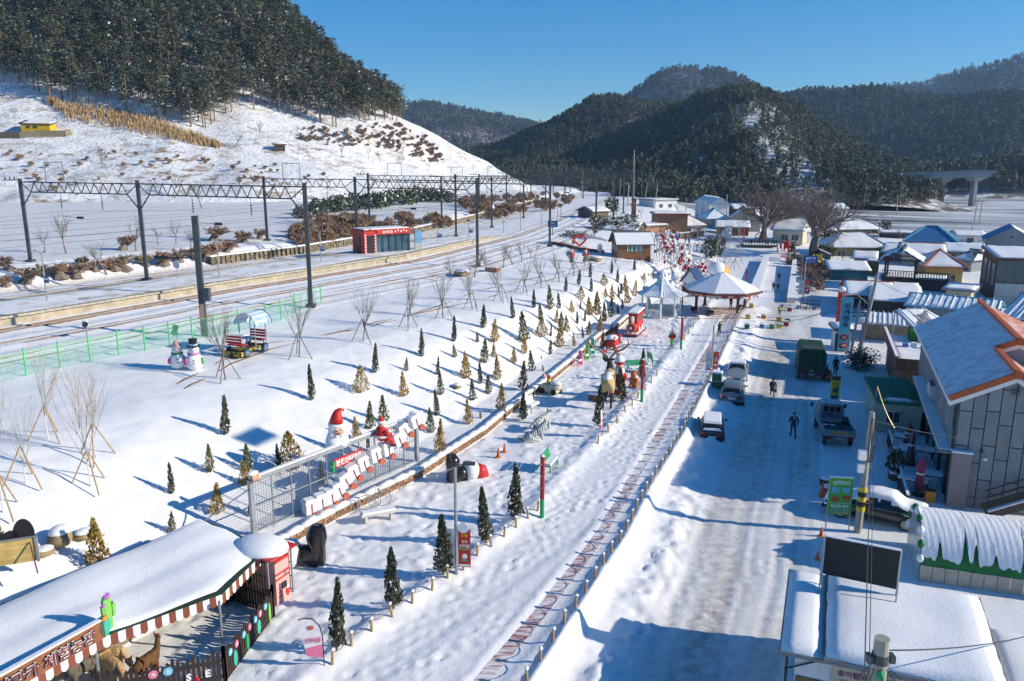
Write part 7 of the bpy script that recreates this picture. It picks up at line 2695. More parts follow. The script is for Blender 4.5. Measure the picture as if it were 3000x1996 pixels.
def snow_slab(pts,par,t=.14,name='roof_snow',seed=0):
 """quad of snow with slightly uneven surface and ragged edge"""
 r = random.Random(seed +len(pts))
 a, b, c, d = [Vector(p)for p in pts]
 nu = max(3,min(26,int((b -a).length/.45)))
 nv = max(3,min(26,int((d -a).length/.45)))
 mb = MB()
 g = []
 for j in range(nv +1):
  for i in range(nu +1):
   u, v = i / nu, j / nv
   if i in (0,nu):
    v_ = v
    u = u + (.012*r.random()if i ==0 else -.012*r.random())
   if j in (0,nv):
    v = v + (.012*r.random()if j ==0 else -.012*r.random())
   p = a.lerp(b,u).lerp(d.lerp(c,u),v)
   e = min(i,nu -i,j,nv -j)
   g.append(p +Z_*(t*(.35 if e ==0 else 1)+.035*math.sin(p.x*1.7+p.y)*math.sin(p.y*1.1-p.x*.5)+r.uniform(-.01,.01)))
 n0 = len(g)
 for j in range(nv +1):
  for i in range(nu +1):
   if j in (0,nv) or i in (0,nu):
    pass
 mb.v = [tuple(p)for p in g]
 for j in range(nv):
  for i in range(nu):
   k = j * (nu +1) + i
   mb.f.append((k,k +1,k +nu +2,k +nu +1))
   mb.m.append(0)
 ring = [i for i in range(nu +1)] + [j*(nu +1)+nu for j in range(1,nv +1)] + [nv*(nu +1)+i for i in range(nu -1,-1,-1)] + [j*(nu +1)for j in range(nv -1,0,-1)]
 base = len(mb.v)
 for k in ring:
  p = g[k]
  mb.v.append((p.x,p.y,p.z -t*.9))
 for q in range(len(ring)):
  q2 = (q +1) % len(ring)
  mb.f.append((ring[q2],ring[q],base +q,base +q2))
  mb.m.append(0)
 return mb.build(name,MSNOW,par,True)
def window(t,side,u,z,w,h,W,D,bars=1):
 if side == 'f':
  o = MB().box((u,-.03,z),(w,.05,h)).build('window',MGL,t)
  fr_ = MB().box((u,-.05,z +h/2),(w +.1,.07,.07)).box((u,-.05,z -h/2),(w +.1,.09,.07)).box((u -w/2,-.05,z),(.07,.07,h)).box((u +w/2,-.05,z),(.07,.07,h))
  for k in range(bars):
   fr_.box((u -w/2+w*(k +1)/(bars +1),-.055,z),(.05,.06,h))
 else:
  o = MB().box((-.03,u,z),(.05,w,h)).build('window',MGL,t)
  fr_ = MB().box((-.05,u,z +h/2),(.07,w +.1,.07)).box((-.05,u,z -h/2),(.09,w +.1,.07)).box((-.05,u -w/2,z),(.07,.07,h)).box((-.05,u +w/2,z),(.07,.07,h))
  for k in range(bars):
   fr_.box((-.055,u -w/2+w*(k +1)/(bars +1),z),(.06,.05,h))
 fr_.build('frame',MFR,o)
 return o
def house(label,a,b,D,ze,zr,style='gable',axis='x',wall='cream',roof='grey',zg=None,over=.5,wins=(),door=None,snow=(1,1),name='house',trim=None,seams=0,cat='house'):
 """a, b: photo pixels (or points) of the two ends of the front wall foot"""
 if not isinstance(a,Vector):
  a, b = P(*a,zg or 0.0), P(*b,zg or 0.0)
 u = b - a
 W = u.xy.length
 t = thing(name,label,cat,(a.x,a.y,(zg or 0)-.15),math.atan2(u.y,u.x))
 MB().box((W/2,D/2,ze/2+.05),(W,D,ze +.1)).build('wall',MW[wall],t)
 o_ = over
 zs = ze + .06
 k = (zr -ze) / ((D if axis =='x' else W)/2)
 zo = zs - k * o_ * .6
 if style == 'flat':
  slab([(-o_,-o_,ze +.25),(W +o_,-o_,ze +.25),(W +o_,D +o_,ze +.25),(-o_,D +o_,ze +.25)],.25,'roof',MRF[roof],t)
  if snow[0]:
   snow_slab([(-o_ +.08,-o_ +.08,ze +.26),(W +o_ -.08,-o_ +.08,ze +.26),(W +o_ -.08,D +o_ -.08,ze +.26),(-o_ +.08,D +o_ -.08,ze +.26)],t,.16)
 elif style == 'shed':
  q = [(-o_,-o_,zs),(W +o_,-o_,zs),(W +o_,D +o_,zr),(-o_,D +o_,zr)]
  slab(q,.12,'roof',MRF[roof],t)
  if snow[0]:
   snow_slab([(-o_ +.06,-o_ +.06,zs),(W +o_ -.06,-o_ +.06,zs),(W +o_ -.06,D +o_ -.06,zr),(-o_ +.06,D +o_ -.06,zr)],t,.12)
 elif style == 'gable':
  if axis == 'x':
   pl = [[(-o_,-o_,zo),(W +o_,-o_,zo),(W +o_,D/2,zr),(-o_,D/2,zr)],[(W +o_,D +o_,zo),(-o_,D +o_,zo),(-o_,D/2,zr),(W +o_,D/2,zr)]]
   MB().add([(0,0,ze),(0,D,ze),(0,D/2,zr -.1)],[(0,2,1)]).add([(W,0,ze),(W,D,ze),(W,D/2,zr -.1)],[(0,1,2)]).build('gable_wall',MW[wall],t)
   rd_ = ((-o_ -.05,D/2,zr +.02),(W +o_ +.05,D/2,zr +.02))
  else:
   pl = [[(-o_,-o_,zo),(W/2,-o_,zr),(W/2,D +o_,zr),(-o_,D +o_,zo)],[(W +o_,D +o_,zo),(W/2,D +o_,zr),(W/2,-o_,zr),(W +o_,-o_,zo)]]
   MB().add([(0,0,ze),(W,0,ze),(W/2,0,zr -.1)],[(0,1,2)]).add([(0,D,ze),(W,D,ze),(W/2,D,zr -.1)],[(0,2,1)]).build('gable_wall',MW[wall],t)
   rd_ = ((W/2,-o_ -.05,zr +.02),(W/2,D +o_ +.05,zr +.02))
  for i, q in enumerate(pl):
   slab(q,.12,'roof',MRF[roof],t)
   if snow[i]:
    c = sum((Vector(p)for p in q),Vector()) / 4
    snow_slab([Vector(p).lerp(c,.015)for p in q],t,.12,seed=i)
  if trim:
   MB().bar(rd_[0],rd_[1],.26,.2).build('ridge',MRF[trim],t)
 else:                                                    # hip and gable roof
  h2 = D / 2 * .75
  A_, B_ = Vector((h2,D/2,zr)), Vector((W -h2,D/2,zr))
  c = [Vector((-o_,-o_,zo)),Vector((W +o_,-o_,zo)),Vector((W +o_,D +o_,zo)),Vector((-o_,D +o_,zo))]
  fl = [(c[0],c[1],B_,A_),(c[1],c[2],B_),(c[2],c[3],A_,B_),(c[3],c[0],A_)]
  for i, q in enumerate(fl):
   slab(q,.14,'roof',MRF[roof],t)
   cc = sum(q,Vector()) / len(q)
   if (i ==0 and snow[0]) or (i ==2 and snow[1]):
    snow_slab([p.lerp(cc,.02)for p in q],t,.12,seed=i)
   elif snow[0] and i in (1,3):
    s3 = MB().add([p.lerp(cc,.03)+Z_*.11 for p in q]+[p.lerp(cc,.03)for p in q],[(0,1,2),(0,3,4,1),(1,4,5,2),(2,5,3,0)])
    s3.build('roof_snow',MSNOW,t)
  for p, q in ((A_,B_),(c[0],A_),(c[1],B_),(c[2],B_),(c[3],A_)):
   MB().bar(p +Z_*.08,q +Z_*.08,.26,.2).build('ridge',MRF[trim or roof],t)
 for w in wins:
  window(t,w[0],w[1]*(W if w[0]=='f' else D),w[2],w[3],w[4],W,D)
 if door:
  d_ = MB().box((door[0]*W,-.04,1.0),(.95,.06,2.0)).build('door',MW[door[1]],t)
  MB().sph((door[0]*W +.35,-.1,1.0),.05,6,5).build('handle',MGALV,d_)
 if seams:
  for k in range(seams):
   x = -o_ + (W +2*o_) * (k +.5) / seams
   y1, z1 = (D/2,zr) if style == 'gable' else (D +o_,zr)
   MB().bar((x,-o_,zo +.14 if style =='gable' else zs +.14),(x,y1,z1 +.14),.07,.09).build('seam',MSNOW if k %2 else MRF[roof],t)
 return t
WF = lambda *us: [('f',u,1.35,1.3,1.1)for u in us]
house('yellow walled house with broad snowy hip roof left of the main pole',(2430,764),(2592,766),8,2.7,5.0,'hip',wall='yellow',roof='grey',zg=.6,wins=WF(.2,.5,.8),trim='grey',snow=(1,1))
house('house with blue hipped roof before the mulched field',(2648,740),(2795,747),9,2.6,5.2,'hip',wall='white',roof='blue',zg=.5,wins=WF(.3,.7),trim='skyblue',snow=(0,1))
house('grey house with blue gable roof at the right edge by the field',(2882,750),(3030,757),10,3.3,5.8,'gable','y','grey','blue',.5,wins=[('f',.3,1.5,1.6,1.2),('f',.7,1.5,1.6,1.2),('f',.5,3.9,.8,.7)],snow=(0,1))
house('low house with snowy hip roof behind the yellow walled house',(2455,702),(2580,700),9,2.5,4.6,'hip',wall='brown',roof='grey',zg=.8,wins=WF(.3,.7))
house('small outbuilding with flat snowy roof beside the field edge',(2580,712),(2660,714),5,2.3,2.5,'flat',wall='dark',zg=.6)
house('white outbuilding right of the blue hipped roof',(2800,720),(2880,722),6,2.4,3.2,'gable',wall='white',zg=.5,wins=WF(.5))
house('house with orange ridge tiles right of the terrace',(2705,838),(2815,842),7,3.2,5.2,'hip',wall='yellow',roof='orange',zg=.2,wins=WF(.35,.7),trim='orange')
house('narrow house with solar panels behind the terrace',(2640,790),(2760,795),6,3.0,4.4,'gable',wall='beige',roof='skyblue',zg=.4,wins=WF(.4),trim='orange')
house('house with red ridge ends and snowy roof left of steaming stack',(2482,912),(2610,918),7,2.3,3.5,'gable',wall='brown',roof='red',zg=0,wins=WF(.25,.6),trim='red')
house('wide flat snowy roof behind the leaning pole',(2550,940),(2690,950),9,2.6,3.2,'shed',wall='dark',roof='grey',zg=0)
house('long beige shed with seamed snowy roof and blue edge',(2655,958),(2905,985),5.5,2.7,3.6,'gable',wall='beige',roof='skyblue',zg=0,seams=15,wins=[('f',.25,1.5,1.2,.7)],trim='skyblue',name='shed',cat='shed')
house('low ribbed shed roof in front of the long beige shed',(2520,998),(2690,1012),4.5,2.0,2.4,'shed',wall='stone',roof='grey',zg=0,seams=14,name='shed',cat='shed')
house('large snowy roof with blue ridge at the right edge',(2935,1015),(3090,1040),9,3.2,5.0,'gable',wall='beige',roof='blue',zg=0,seams=12,trim='blue')
house('teal walled yard shed with curved snowy roof by the road',(2430,830),(2540,834),5,2.2,3.0,'shed',wall='tealwall',roof='grey',zg=.4,name='shed',cat='shed')
house('brick gate block with snow top above the steam',(2532,822),(2570,824),2.2,3.0,3.1,'flat',wall='brick',zg=.2,name='gate_block',over=.1)
house('small white kiosk under the tall blue sign',(2446,1032),(2488,1034),2.6,2.3,2.5,'flat',wall='white',zg=0,name='kiosk',over=.35,door=(.3,'dark'),cat='kiosk')
for i_, (lb,a,b,D_,ze,zr,sty,w_,r_) in enumerate((
 ('snowy roof with blue panels left of the orange ridges',(2585,778),(2650,782),6,2.6,3.8,'gable','beige','skyblue'),('low snowy roof between blue and grey gable houses',(2760,772),(2870,778),7,2.4,3.6,'gable','stone','grey'),
 ('grey walled house before the modern building',(2792,800),(2842,806),6,2.6,3.9,'hip','grey','grey'),('small snowy store behind the teal shed',(2500,792),(2560,795),5,2.3,3.2,'gable','brown','grey'),
 ('beige block house right of the terrace',(2765,905),(2838,912),5,2.5,2.8,'flat','beige','grey'),('narrow store between terrace and long shed',(2600,905),(2680,910),4,2.2,2.9,'shed','dark','grey'),
 ('low snowy roof behind the largest bare tree',(2400,716),(2450,716),7,2.4,3.8,'gable','brown','grey'),('distant white roof below the viaduct',(2400,640),(2480,640),9,3,4.4,'gable','white','grey'),
 ('distant grey roof beyond the old trees',(2190,652),(2250,652),9,3,4.4,'gable','stone','grey'),('far farm roof right of the warehouse',(2150,640),(2185,640),8,3,4.2,'gable','brown','grey'))):
 house(lb,a,b,D_,ze,zr,sty,wall=w_,roof=r_,zg=.4 if a[1]>690 else 2.0,wins=WF(.3,.7)if D_ >4 else ())
for i_, (q0,q1) in enumerate((((2460,850),(2560,862)),((2620,890),(2700,897)),((2380,740),(2430,770)),((2660,760),(2780,768)),((1990,700),(2060,698)),((2820,760),(2880,765)))):
 a, b = G(*q0), G(*q1)
 t = thing('garden_wall','low stone garden wall with snow among the houses, %s listed'%ordinal(i_ +1),'wall',a,math.atan2((b -a).y,(b -a).x))
 l_ = (b -a).length
 MB().box((l_/2,0,.5),(l_,.25,1.2)).build('body',MW['stone'],t)
 MB().box((l_/2,0,1.14),(l_,.3,.12)).build('snow_cap',MSNOW,t)
for i_, (px,py,hp) in enumerate(((2470,770,40),(2620,745,34),(2560,880,40),(2700,800,36),(2490,700,44),(2000,690,36),(2080,680,40),(2150,700,34),(2240,660,40),(2640,700,34),(2830,730,34),(1960,650,40),(1990,625,36),(1880,640,34),(2330,690,50),(2550,760,30))):
 plant('yard_tree','small leafless tree among the village houses, %s listed'%ordinal(i_ +1),px,py,hp,ORCH,None,'leafless village trees',.9)
# station side
house('red brick station building with flat snowy roof tiers',(1868,714),(1947,708),9,3.4,3.6,'flat',wall='brick',roof='grey',zg=2.3,wins=[('f',.35,1.6,1.4,1.2)],door=(.72,'tealwall'),name='station_building',cat='building')
house('upper red edged roof tier of the station',Vector((30.5,172,2.3)),Vector((37.5,171.5,2.3)),6,5.0,5.2,'flat',wall='brick',roof='red',zg=2.3,name='station_building',cat='building')
house('dark timber wing with snowy lean roof left of the station',(1768,708),(1862,712),7,2.6,4.0,'gable',wall='dark',roof='grey',zg=3.0,wins=WF(.3,.7),name='timber_wing',cat='building')
p = P(1854,700,2.6)
t = thing('brick_chimney','tall red brick chimney beside the station','chimney',p,R(-12))
for k in range(16):
 MB().box((0,0,.25+k*.5),(.95 if k %2 else .93,.95 if k %2 else .93,.48)).build('course',MW['brick'],t)
MB().box((0,0,8.1),(1.1,1.1,.2)).build('cap',MW['dark'],t)
house('house with hipped snowy roof behind the station square',(1965,694),(2066,692),10,2.6,5.2,'hip',wall='beige',roof='brown',zg=2.3,wins=WF(.2,.5,.8))
house('small house with blue ridges beyond the square',(2068,670),(2132,670),8,2.6,4.8,'hip',wall='beige',roof='skyblue',zg=2.4,wins=WF(.5))
house('plain beige gable barn behind the old trees',(2142,678),(2226,680),12,3.4,5.6,'gable','y','beige','grey',2.3,name='barn',cat='barn')
house('white warehouse with pale blue roof in the distance',(2076,650),(2134,650),16,4.6,6.4,'gable','y','white','skyblue',3.0,wins=[('f',.5,1.8,1.6,1.4)],name='warehouse',cat='warehouse')
house('low white farmhouse on the snowy rise beyond the station',(1916,616),(1982,614),8,3.0,3.3,'flat',wall='white',zg=4.0,wins=WF(.3,.7))
house('low snowy roof between barn and square',(2098,690),(2192,692),7,2.0,3.0,'shed',wall='brown',zg=2.3,wins=WF(.5))
house('pale plastered house behind the timber deck',(2262,712),(2350,716),8,2.9,4.8,'gable',wall='cream',roof='skyblue',zg=2.2,wins=WF(.4,.75))
house('distant small roof beside the tracks',(1736,648),(1782,646),6,2.4,3.4,'gable',wall='stone',zg=4.8)
house('pale house right of the largest bare tree',(2330,712),(2372,712),7,2.5,4.0,'gable',wall='white',roof='skyblue',zg=2.0)
# terrace with tiled roof
a, b = P(2578,858,0), P(2770,872,0)
u = b - a
W = u.xy.length
t = thing('timber_terrace','raised timber terrace with balustrade and tiled gable roof','terrace',a,math.atan2(u.y,u.x))
MB().box((W/2,3,1.05),(W,6,2.1)).build('base_wall',MW['brown'],t)
slab([(-.1,-.1,2.25),(W +.1,-.1,2.25),(W +.1,6.1,2.25),(-.1,6.1,2.25)],.15,'deck',MW['dark'],t)
snow_slab([(.2,.3,2.26),(W -.2,.3,2.26),(W -.2,5.8,2.26),(.2,5.8,2.26)],t,.08)
for k in range(25):
 x = W * k / 24
 MB().box((x,0,2.75),(.09,.07,1.0)).build('baluster',MW['brown'],t)
MB().box((W/2,0,3.25),(W,.12,.09)).box((W/2,0,2.4),(W,.1,.07)).build('handrail',MW['brown'],t)
for x, y in ((.3,.6),(W*.5,.6),(.3,4.5),(W*.5,4.5)):
 MB().box((x,y,3.6),(.26,.26,2.8)).build('post',MW['brown'],t)
wR = W * .55
for s in (0,1):
 q = [(-.6,-.8,4.7),(wR/2,-.8,6.3),(wR/2,5.6,6.3),(-.6,5.6,4.7)] if s == 0 else [(wR +.6,5.6,4.7),(wR/2,5.6,6.3),(wR/2,-.8,6.3),(wR +.6,-.8,4.7)]
 slab(q,.16,'roof',MRF['black'],t)
 c = sum((Vector(p)for p in q),Vector()) / 4
 snow_slab([Vector(p).lerp(c,.05)for p in q],t,.1,seed=s)
for k in range(14):
 f = k / 13
 x = -.6 + (wR +1.2) * f
 z = 4.7 + 1.6 * (1-abs(2*f -1))
 MB().cyl((x,-.95,z +.02),(x,-.6,z +.02),.11,n=8).build('tile_end',MSNOW if k %2 else MRF['black'],t)
MB().bar((wR/2,-.9,6.4),(wR/2,5.7,6.4),.3,.3).build('ridge',MRF['black'],t)
MB().box((wR/2,-.2,4.75),(wR +.2,.2,.25)).box((wR/2,-.2,5.35),(wR*.5,.15,.15)).build('tie_beam',MW['brown'],t)
# large modern building at the right edge
a = P(2905,906,0)
u = Vector((math.cos(R(21.7)),-math.sin(R(21.7)),0))
t = thing('modern_building','large brown and grey panelled building at the right edge','building',a,R(-21.7))
MB().box((6,5.5,3.1),(12,11,6.2)).build('wall',MW['brown'],t)
for k in range(12):
 MB().box((.5+k*1.0,-.05,4.8),(.97,.06,2.7)).build('upper_panel',mat('panel_green_grey',(.11,.135,.135),.6,.1,2),t)
 for j in range(4):
  MB().box((.5+k*1.0,-.07,.45+j*.82),(.98,.06,.8)).build('lower_panel',MW['grey']if False else mat('panel_pale',(.42,.44,.43),.6,.08,2,rnd_v=.06),t)
for k in range(3):
 window(t,'l',2.0+k*3.0,4.2,1.3,2.6,12,11)
slab([(-.3,-.3,6.5),(12.3,-.3,6.5),(12.3,11.3,6.9),(-.3,11.3,6.9)],.25,'roof',MRF['brown'],t)
snow_slab([(-.2,-.2,6.5),(12.2,-.2,6.5),(12.2,11.2,6.9),(-.2,11.2,6.9)],t,.14)
# white lean-to canopy on posts
t = thing('lean_to_canopy','steeply tilted white canopy on posts behind the grey house','canopy',(0,0,0))
q = [P(2692,980,3.6),P(2782,946,3.6),P(2712,905,4.6),P(2622,908,4.6)]
slab(q,.1,'roof',MRF['grey'],t)
snow_slab(q,t,.1)
for k in range(4):
 f = (k +.5) / 4
 MB().bar(q[0].lerp(q[1],f)+Z_*.1,q[3].lerp(q[2],f)+Z_*.1,.08,.1).build('seam',MSNOW,t)
for p in q:
 MB().cyl((p.x,p.y,0),p,.06,n=6).build('post',MGALV,t)
# flat roofed brick annex with red fascia
a, b = P(2592,968,3.1), P(2627,1058,3.1)
hdg = math.atan2(-(a -b).x,(a -b).y)
t = thing('flat_annex','flat roofed brick annex with red fascia behind grey house','building',(b.x,b.y,0),hdg)
La = (a -b).length
MB().box((2.6,La/2,1.2),(4.6,La -1,2.4)).build('wall',MW['brick'],t)
slab([(0,0,2.75),(5.2,0,2.75),(5.2,La,2.75),(0,La,2.75)],.35,'roof',MW['stone'],t)
MB().box((0,La/2,2.95),(.1,La,.95)).build('fascia',mat('fascia_red',(.23,.06,.07),.7,.15,2),t)
MB().box((2.6,-.02,2.9),(5.2,.1,.85)).build('front_parapet',MW['brick'],t)
MB().box((0,La/2,3.46),(.22,La,.08)).build('coping_snow',MSNOW,t)
snow_slab([(.15,.15,2.76),(5.1,.15,2.76),(5.1,La -.2,2.76),(.15,La -.2,2.76)],t,.1)
MB().box((3.5,La -2,3.3),(3.4,2.4,1.0)).build('green_tarp',mat('tarp_green',(.03,.18,.05),.8),t)
for k in range(5):
 MB().box((1.2+k*.7,La*.55+.5*(k %2),3.0),(.4,.5,.35)).build('stored_crate',C['sky']if k ==2 else (C['white']if k %2 else C['blue']),t)
# green roofed stall
t = house('pale green stall with ribbed green roof beside the truck',(2568,1266),(2692,1276),5.5,2.3,2.6,'shed',wall='pale_green',roof='green',zg=0,snow=(0,0),wins=[('f',.35,1.3,.9,.8)],name='market_stall',cat='stall',over=.25)
for k in range(14):
 MB().bar((-.2+k*.22,-.24,2.42),(-.2+k*.22,5.7,2.72),.06,.05).build('rib',MRF['green'],t)
snow_slab([(.3,.1,2.42),(2.2,.05,2.42),(1.9,.6,2.46),(.6,.7,2.46)],t,.06)
# grey two storey house
N0 = P(2783,1168,6.0)
u = Vector((math.cos(R(21.7)),-math.sin(R(21.7)),0))
v = Vector((math.sin(R(21.7)),math.cos(R(21.7)),0))
org = Vector((N0.x,N0.y,0)) + u * .55 + v * .45
t = thing('grey_house','grey panelled two storey house with orange roof tiles','house',org,R(-21.7))
LH, WN, WM, L1 = 19.5, 4.1, 7.2, 5.6
MPAN = mat('grey_panel',(.23,.25,.265),.7,.1,1.5,rnd_v=.08)
MGAP = mat('panel_gap',(.04,.045,.05),.8)
MB().box((WM/2,L1 +(LH -L1)/2,2.95),(WM,LH -L1,5.9)).build('wall',MW['grey'],t)
MB().box((WN/2,L1/2+.05,2.95),(WN,L1 -.1,5.9)).build('near_wall',MGAP,t)
ax_n, zr_n, zr_m = 2.35, 7.55, 8.1
def roofz(x):
 return 6.0 + (zr_n -6.0) * (1-abs(x -ax_n)/(ax_n +.55))
rp_ = random.Random(8)
x = 0.02
k = 0
while x < WN - .05:                                      # cladding panels of the gable
 w = min(.62,WN -x)
 z = -.1 - rp_.uniform(0,1.2)
 top_ = roofz(x +w/2) - .28
 while z < top_:
  h = 1.9
  z0, z1 = max(z,0.0), min(z +h -.05,top_)
  if z1 - z0 > .1:
   MB().box((x +w/2-.02,-.03,(z0 +z1)/2),(w -.05,.06,z1 -z0)).build('cladding_panel',MPAN,t)
  z += h
 x += w
 k += 1
MB().add([(0,0,5.85),(WN,0,5.85),(ax_n,0,zr_n -.2)],[(0,1,2)]).build('gable_wall',MGAP,t)
for k in range(30):                                      # vertical boards of the long side
 y = .05 + (LH -.1) * (k +.5) / 30
 MB().box((-.03,y,4.4),(.05,LH/30-.03,2.9)).build('side_board',MPAN,t)
for y, w, h in ((3.2,.9,1.7),(6.2,.9,1.6),(9.8,1.3,1.8),(13.5,1.0,1.8)):
 o = window(t,'l',y,4.6,w,h,1,1)
 if y == 9.8:
  MB().box((-.35,y,3.85),(.05,1.6,.75)).box((-.18,y -.8,3.85),(.36,.05,.75)).box((-.18,y +.8,3.85),(.36,.05,.75)).build('balcony_rail',MFR,t)
MB().box((-.06,.55,4.55),(.08,.8,1.9)).build('corner_window',MGL,t)
for y in (2.4,5.2,8.0,11.0,14.0):
 o = MB().box((-.05,y,1.3),(.08,1.8,2.3)).build('shop_window',MGL,t)
 MB().box((-.07,y -.95,1.3),(.1,.12,2.5)).build('jamb',MFRD,o)
MB().box((-.35,LH*.42,2.9),(.75,LH*.84,.12)).build('canopy',MRF['grey'],t)
MB().box((-.35,LH*.42,3.0),(.7,LH*.82,.1)).build('canopy_snow',MSNOW,t)
MB().box((.35,-.22,1.55),(.9,.4,3.1)).build('pilaster',mat('pilaster_pink',(.27,.23,.225),.8,.08,3),t)
MB().box((.35,-.22,3.13),(1.0,.5,.08)).build('pilaster_snow',MSNOW,t)
MB().lathe([(.02,0),(.30,.0),(.30,.06),(.02,.06)],8).build('dummy',MFR,t)
o = t.children[-1]
o.name = 'gable_vent'
o.rotation_euler = (R(90),0,0)
o.location = (2.4,-.07,6.6)
for k in range(4):
 MB().box((2.4,-.145,6.44+k*.1),(.4,.02,.03)).build('vent_slat',MFRD,t)
MB().tube([(-.1,.1,6.0),(-.1,.1,.1)],.05,6).build('downpipe',MFRD,t)
MRFT = mat('frosted_tiles',(.30,.31,.36),.7,.1,1.6,col2=(.78,.80,.84),vt=.33,bump=.2,bs=4)
def ribbed(q,n,nm,m,amp=.05):
 """roof plane with shallow ribs running from eave (q0-q1) to ridge (q3-q2)"""
 a_, b_, c_, d_ = [Vector(p)for p in q]
 mb = MB()
 for k in range(n*2+1):
  f = k / (n*2)
  dz = Z_ * (amp if k %2 else 0)
  mb.v += [tuple(a_.lerp(b_,f)+dz),tuple(d_.lerp(c_,f)+dz)]
 for k in range(n*2):
  mb.f.append((2*k,2*k +2,2*k +3,2*k +1))
  mb.m.append(0)
 o = mb.build(nm,m,t)
 o.modifiers.new('s','SOLIDIFY').thickness = .08
 return o
kk = (zr_n -6.0) / (ax_n +.55)
ribbed([(-.55,L1,6.0),(-.55,-.45,6.0),(ax_n,-.45,zr_n),(ax_n,L1,zr_n)],20,'roof',MRFT)
ax_m = 3.45
ribbed([(-.55,LH +.4,6.0),(-.55,L1,6.0),(ax_m,L1,zr_m),(ax_m,LH +.4,zr_m)],48,'roof',MRFT)
MTILE = mat('orange_tiles',(.46,.115,.035),.7,.15,2,col2=(.80,.80,.82),vt=.62)
ribbed([(WN +.5,-.45,6.15),(WN +.5,L1 +1,6.15),(ax_n,L1 +1,zr_n),(ax_n,-.45,zr_n)],20,'tile_roof',MTILE)
ribbed([(WM +.6,L1,6.1),(WM +.6,LH +.4,6.1),(ax_m,LH +.4,zr_m),(ax_m,L1,zr_m)],44,'tile_roof',MTILE)
MB().add([(-.0,L1 +.06,5.8),(WM,L1 +.06,5.8),(ax_m,L1 +.06,zr_m -.15)],[(0,1,2)]).build('upper_gable',MPAN,t)
for (p,q) in (((-.6,-.5,6.02),(ax_n,-.5,zr_n +.05)),((ax_n,-.5,zr_n +.05),(WN +.55,-.5,6.1)),((ax_n,L1 -.08,zr_n +.12),(ax_m,L1 -.08,zr_m +.05)),((ax_m,L1 -.08,zr_m +.05),(WM +.6,L1 -.08,6.1))):
 MB().bar(p,q,.16,.3).build('barge_tiles',mat('barge_orange',(.46,.11,.035),.6,.1,3),t)
 p2, q2 = Vector(p) + Vector((0,.06,-.28)), Vector(q) + Vector((0,.06,-.28))
 MB().bar(p2,q2,.08,.28).build('barge_board',C['white'],t)
MB().bar((ax_n,-.55,zr_n +.1),(ax_n,L1,zr_n +.1),.28,.22).build('ridge',MATS['barge_orange'],t)
MB().cyl((ax_n,-.72,zr_n +.05),(ax_n,-.45,zr_n +.05),.22,n=12).build('ridge_end',MATS['barge_orange'],t)
MB().bar((ax_m,L1 -.1,zr_m +.1),(ax_m,LH +.45,zr_m +.1),.28,.22).build('ridge',MATS['barge_orange'],t)
MB().cyl((ax_m,L1 -.3,zr_m +.05),(ax_m,L1,zr_m +.05),.22,n=12).build('ridge_end',MATS['barge_orange'],t)
MB().bar((-.55,-.45,5.85),(-.55,LH +.4,5.85),.12,.22).build('gutter',C['white'],t)
MB().bar((1.6,-.9,.2),(6.0,-.9,2.6),.12,.9).build('stair_flight',MW['dark'],t)
for s in (-1.35,-.45):
 MB().bar((1.6,s,1.2),(6.0,s,3.6),.05).bar((1.6,s,.8),(6.0,s,3.2),.03).build('stair_rail',MFRD,t)
MB().bar((1.7,-.9,.36),(6.0,-.9,2.72),.7,.06).build('stair_snow',MSNOW,t)
MB().cyl((1.25,-.12,3.15),(1.25,-.12,3.4),.08,.05,8).build('wall_lamp',MFRD,t)
MB().box((1.45,-.16,2.85),(.18,.25,.14)).build('wall_camera',C['white'],t)
# ------------------------------------------------------------------ near shop with snow roof, sign and hoarding
org = P(2283,1895,3.15)
t = thing('mushroom_shop','low shop with deep snow on its flat roof in the lower right corner','shop',(org.x,org.y,0),R(-21.7))
MB().box((3.3,3.0,1.45),(5.6,5.4,2.9)).build('wall',MW['white'],t)
slab([(0,0,3.0),(1.35,0,3.0),(1.35,5.6,3.0),(0,5.6,3.0)],.12,'lower_roof',MRF['grey'],t)
slab([(1.3,-.1,3.12),(6.35,-.1,3.12),(6.35,5.7,3.12),(1.3,5.7,3.12)],.16,'roof',MRF['grey'],t)
snow_slab([(.04,.04,3.0),(1.33,.04,3.0),(1.33,5.56,3.0),(.04,5.56,3.0)],t,.12,seed=3)
snow_slab([(1.34,-.06,3.12),(6.3,-.06,3.12),(6.3,5.66,3.12),(1.34,5.66,3.12)],t,.2,seed=4)
MB().box((1.0,.26,1.1),(.9,.06,2.0)).build('door',mat('door_ochre',(.22,.15,.05),.7),t)
MB().bar((.2,.2,2.3),(1.2,.25,2.8),.04).bar((.25,.25,.1),(.25,.25,2.8),.08).build('porch_frame',MFRD,t)
MB().box((3.1,.22,2.15),(3.0,.05,1.3)).build('sign_board',mat('shop_sign',(.50,.44,.30),.6,.12,2),t)
text(t,'송이향과 고기맛을 지닌 버섯',mat('sign_purple',(.28,.06,.16),.6),.22,(3.1,.17,2.58),X_,Z_,2.7,.02)
text(t,'고기맛이 나고 송이처럼 좋은',MRF['black'],.15,(3.1,.17,2.3),X_,Z_,2.6,.01)
text(t,'송향고버섯',MRF['black'],.5,(3.1,.17,1.88),X_,Z_,2.7,.05)
MB().box((5.4,.22,1.6),(1.4,.06,1.2)).build('window',MGL,t)
house('lower snow covered annex right of the corner shop',Vector((org.x,org.y,0))+u*6.4+v*-1.5,Vector((org.x,org.y,0))+u*12+v*-1.5,6.2,2.4,2.6,'flat',wall='stone',zg=0,over=.1)
a, b = P(2400,1718,3.3), P(2624,1768,3.3)
t = thing('blank_hoarding','black back of a hoarding on posts above the corner shop roof','sign',a,math.atan2((b -a).y,(b -a).x))
wH = (b -a).length
